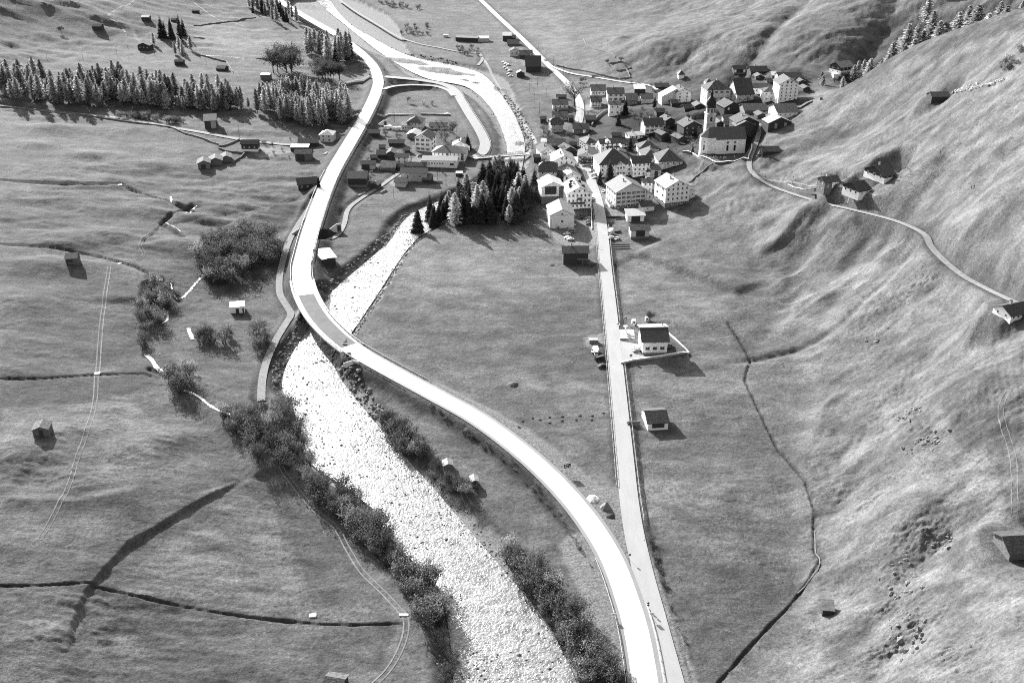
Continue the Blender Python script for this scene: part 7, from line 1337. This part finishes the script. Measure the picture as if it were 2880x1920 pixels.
# clutter beds in the village gardens: dark vegetable plots with raised edges
def plot(t, x, y, w, d, rz, label):
    p = th(t, x, y); r = empty('garden_plot', p, RAD(rz), label, 'garden'); b = MB(); b.box(-w / 2, w / 2, -d / 2, d / 2, -.8, .12); b.build('soil_bed', 'soil', r)
    for i in range(3): b = MB(); yy = -d / 2 + (i + .5) * d / 3; b.box(-w / 2 + .3, w / 2 - .3, yy - .3, yy + .3, .12, .38); b.build('plant_row', 'leaf_dark', r)
for i_, (t, x, y, w, d, rz, lb) in enumerate((('C1', 960, 300, 10, 8, 5, 'upper terraced vegetable plot beside the wall lane'), ('C1', 950, 380, 10, 7, 5, 'middle terraced vegetable plot'), ('C1', 960, 450, 10, 7, 5, 'lower terraced vegetable plot behind the flat grey house'), ('C1', 1150, 260, 9, 6, 5, 'vegetable plot beside the pale lane'), ('C3', 1230, 620, 9, 4, 0, 'flower garden under the balcony house'), ('C6', 1600, 480, 7, 5, 5, 'dark yard bed beside the curved-roof shed'), ('C2', 1480, 210, 14, 6, 0, 'garden plot below the wide dark barn'), ('C2', 1900, 200, 14, 6, 0, 'garden plot behind the tall white house'), ('C7', 1500, 1000, 8, 5, 0, 'yard bed near the carport'), ('C6', 1580, 1010, 12, 9, 4, 'dark sunken garden below the scrap yard'))): plot(t, x, y, w, d, rz, lb)
# ---- graveyard crosses and stones
for i in range(22):
    x = 600 + i * 32; p = th('C5', x, 1085 - i * 1.5 + vr.uniform(-28, 25)); r = empty('gravestone', p, vr.uniform(-.2, .2), 'small gravestone in the strip between church and churchyard wall', 'gravestone', 'gravestones in the churchyard')
    b = MB(); h = vr.uniform(.9, 1.5); b.box(-.3, .3, -.1, .1, -.3, h); b.box(-.5, .5, -.18, .18, -.3, .2); b.build('stone', vr.choice(['plaster_old', 'rock', 'rubble']), r)
# ---- sheep and people: one skinned body each
def skinned(name, verts, edges, radii, mt, sub=1):
    me_ = bpy.data.meshes.new(name); me_.from_pydata(verts, edges, []); o = bpy.data.objects.new(name, me_); COL.objects.link(o); o.modifiers.new('s', 'SKIN')
    if not me_.skin_vertices: pass
    for i, r_ in enumerate(radii): me_.skin_vertices[0].data[i].radius = (r_, r_)
    me_.skin_vertices[0].data[0].use_root = True; ss_ = o.modifiers.new('u', 'SUBSURF'); ss_.levels = sub; ss_.render_levels = sub
    bpy.context.view_layer.update(); m2 = bpy.data.meshes.new_from_object(o.evaluated_get(bpy.context.evaluated_depsgraph_get())); bpy.data.objects.remove(o); m2.name = name
    m2.materials.clear(); m2.materials.append(M[mt]); return m2
SHEEP = skinned('body', [(0, 0, .62), (-.4, 0, .66), (-.62, 0, .82), (-.82, 0, .78), (.42, 0, .64), (-.36, .14, .3), (-.36, .15, 0), (-.36, -.14, .3), (-.36, -.15, 0), (.38, .14, .32), (.4, .15, 0), (.38, -.14, .32), (.4, -.15, 0)], [(0, 1), (1, 2), (2, 3), (0, 4), (1, 5), (5, 6), (1, 7), (7, 8), (4, 9), (9, 10), (4, 11), (11, 12)], [.29, .27, .15, .08, .25, .07, .045, .07, .045, .08, .045, .08, .045], 'wool')
for i in range(34):
    f_ = i / 33; x = 1700 + 460 * f_ ** 1.1 + vr.uniform(-25, 25); y = 850 - 105 * f_ + vr.uniform(-22, 26); p = th('T4', x, y); r = empty('sheep', p, vr.uniform(0, 6), 'white sheep grazing in the scattered flock above the log hay hut', 'sheep', 'flock of sheep on the pasture'); link('body', SHEEP, r); r.scale = (1.25,) * 3
PERS = skinned('body', [(0, 0, .95), (0, 0, 1.2), (0, 0, 1.42), (0, 0, 1.53), (0, -.01, 1.68), (.09, 0, .9), (.11, .04, .5), (.11, 0, .06), (.12, -.12, .03), (-.09, 0, .9), (-.11, -.05, .5), (-.11, .06, .06), (-.12, -.06, .03), (.19, 0, 1.38), (.25, .03, 1.1), (.25, -.04, .86), (-.19, 0, 1.38), (-.25, -.03, 1.1), (-.25, -.1, .87)], [(0, 1), (1, 2), (2, 3), (3, 4), (0, 5), (5, 6), (6, 7), (7, 8), (0, 9), (9, 10), (10, 11), (11, 12), (2, 13), (13, 14), (14, 15), (2, 16), (16, 17), (17, 18)], [.15, .15, .14, .06, .105, .09, .07, .05, .045, .09, .07, .05, .045, .07, .05, .035, .07, .05, .035], 'cloth')
HEADM = skinned('head', [(0, -.01, 1.60), (0, -.015, 1.70)], [(0, 1)], [.09, .1], 'skin')
for t, x, y, lb in (('C3', 1212, 838, 'person in dark clothes standing on the village square'), ('C3', 1303, 782, 'person in dark clothes walking past the square cars'), ('C1', 972, 632, 'person standing at the pole on the upper square'), ('C1', 1000, 626, 'person beside another on the upper square'), ('C1', 1024, 640, 'person near the small two-storey house door'), ('L4', 1866, 430, 'person walking on the hillside above the gully'), ('L4', 1892, 424, 'second person on the hillside above the gully')):
    p = th(t, x, y); r = empty('person', p, vr.uniform(0, 6), lb, 'person'); link('body', PERS, r); link('head', HEADM, r)
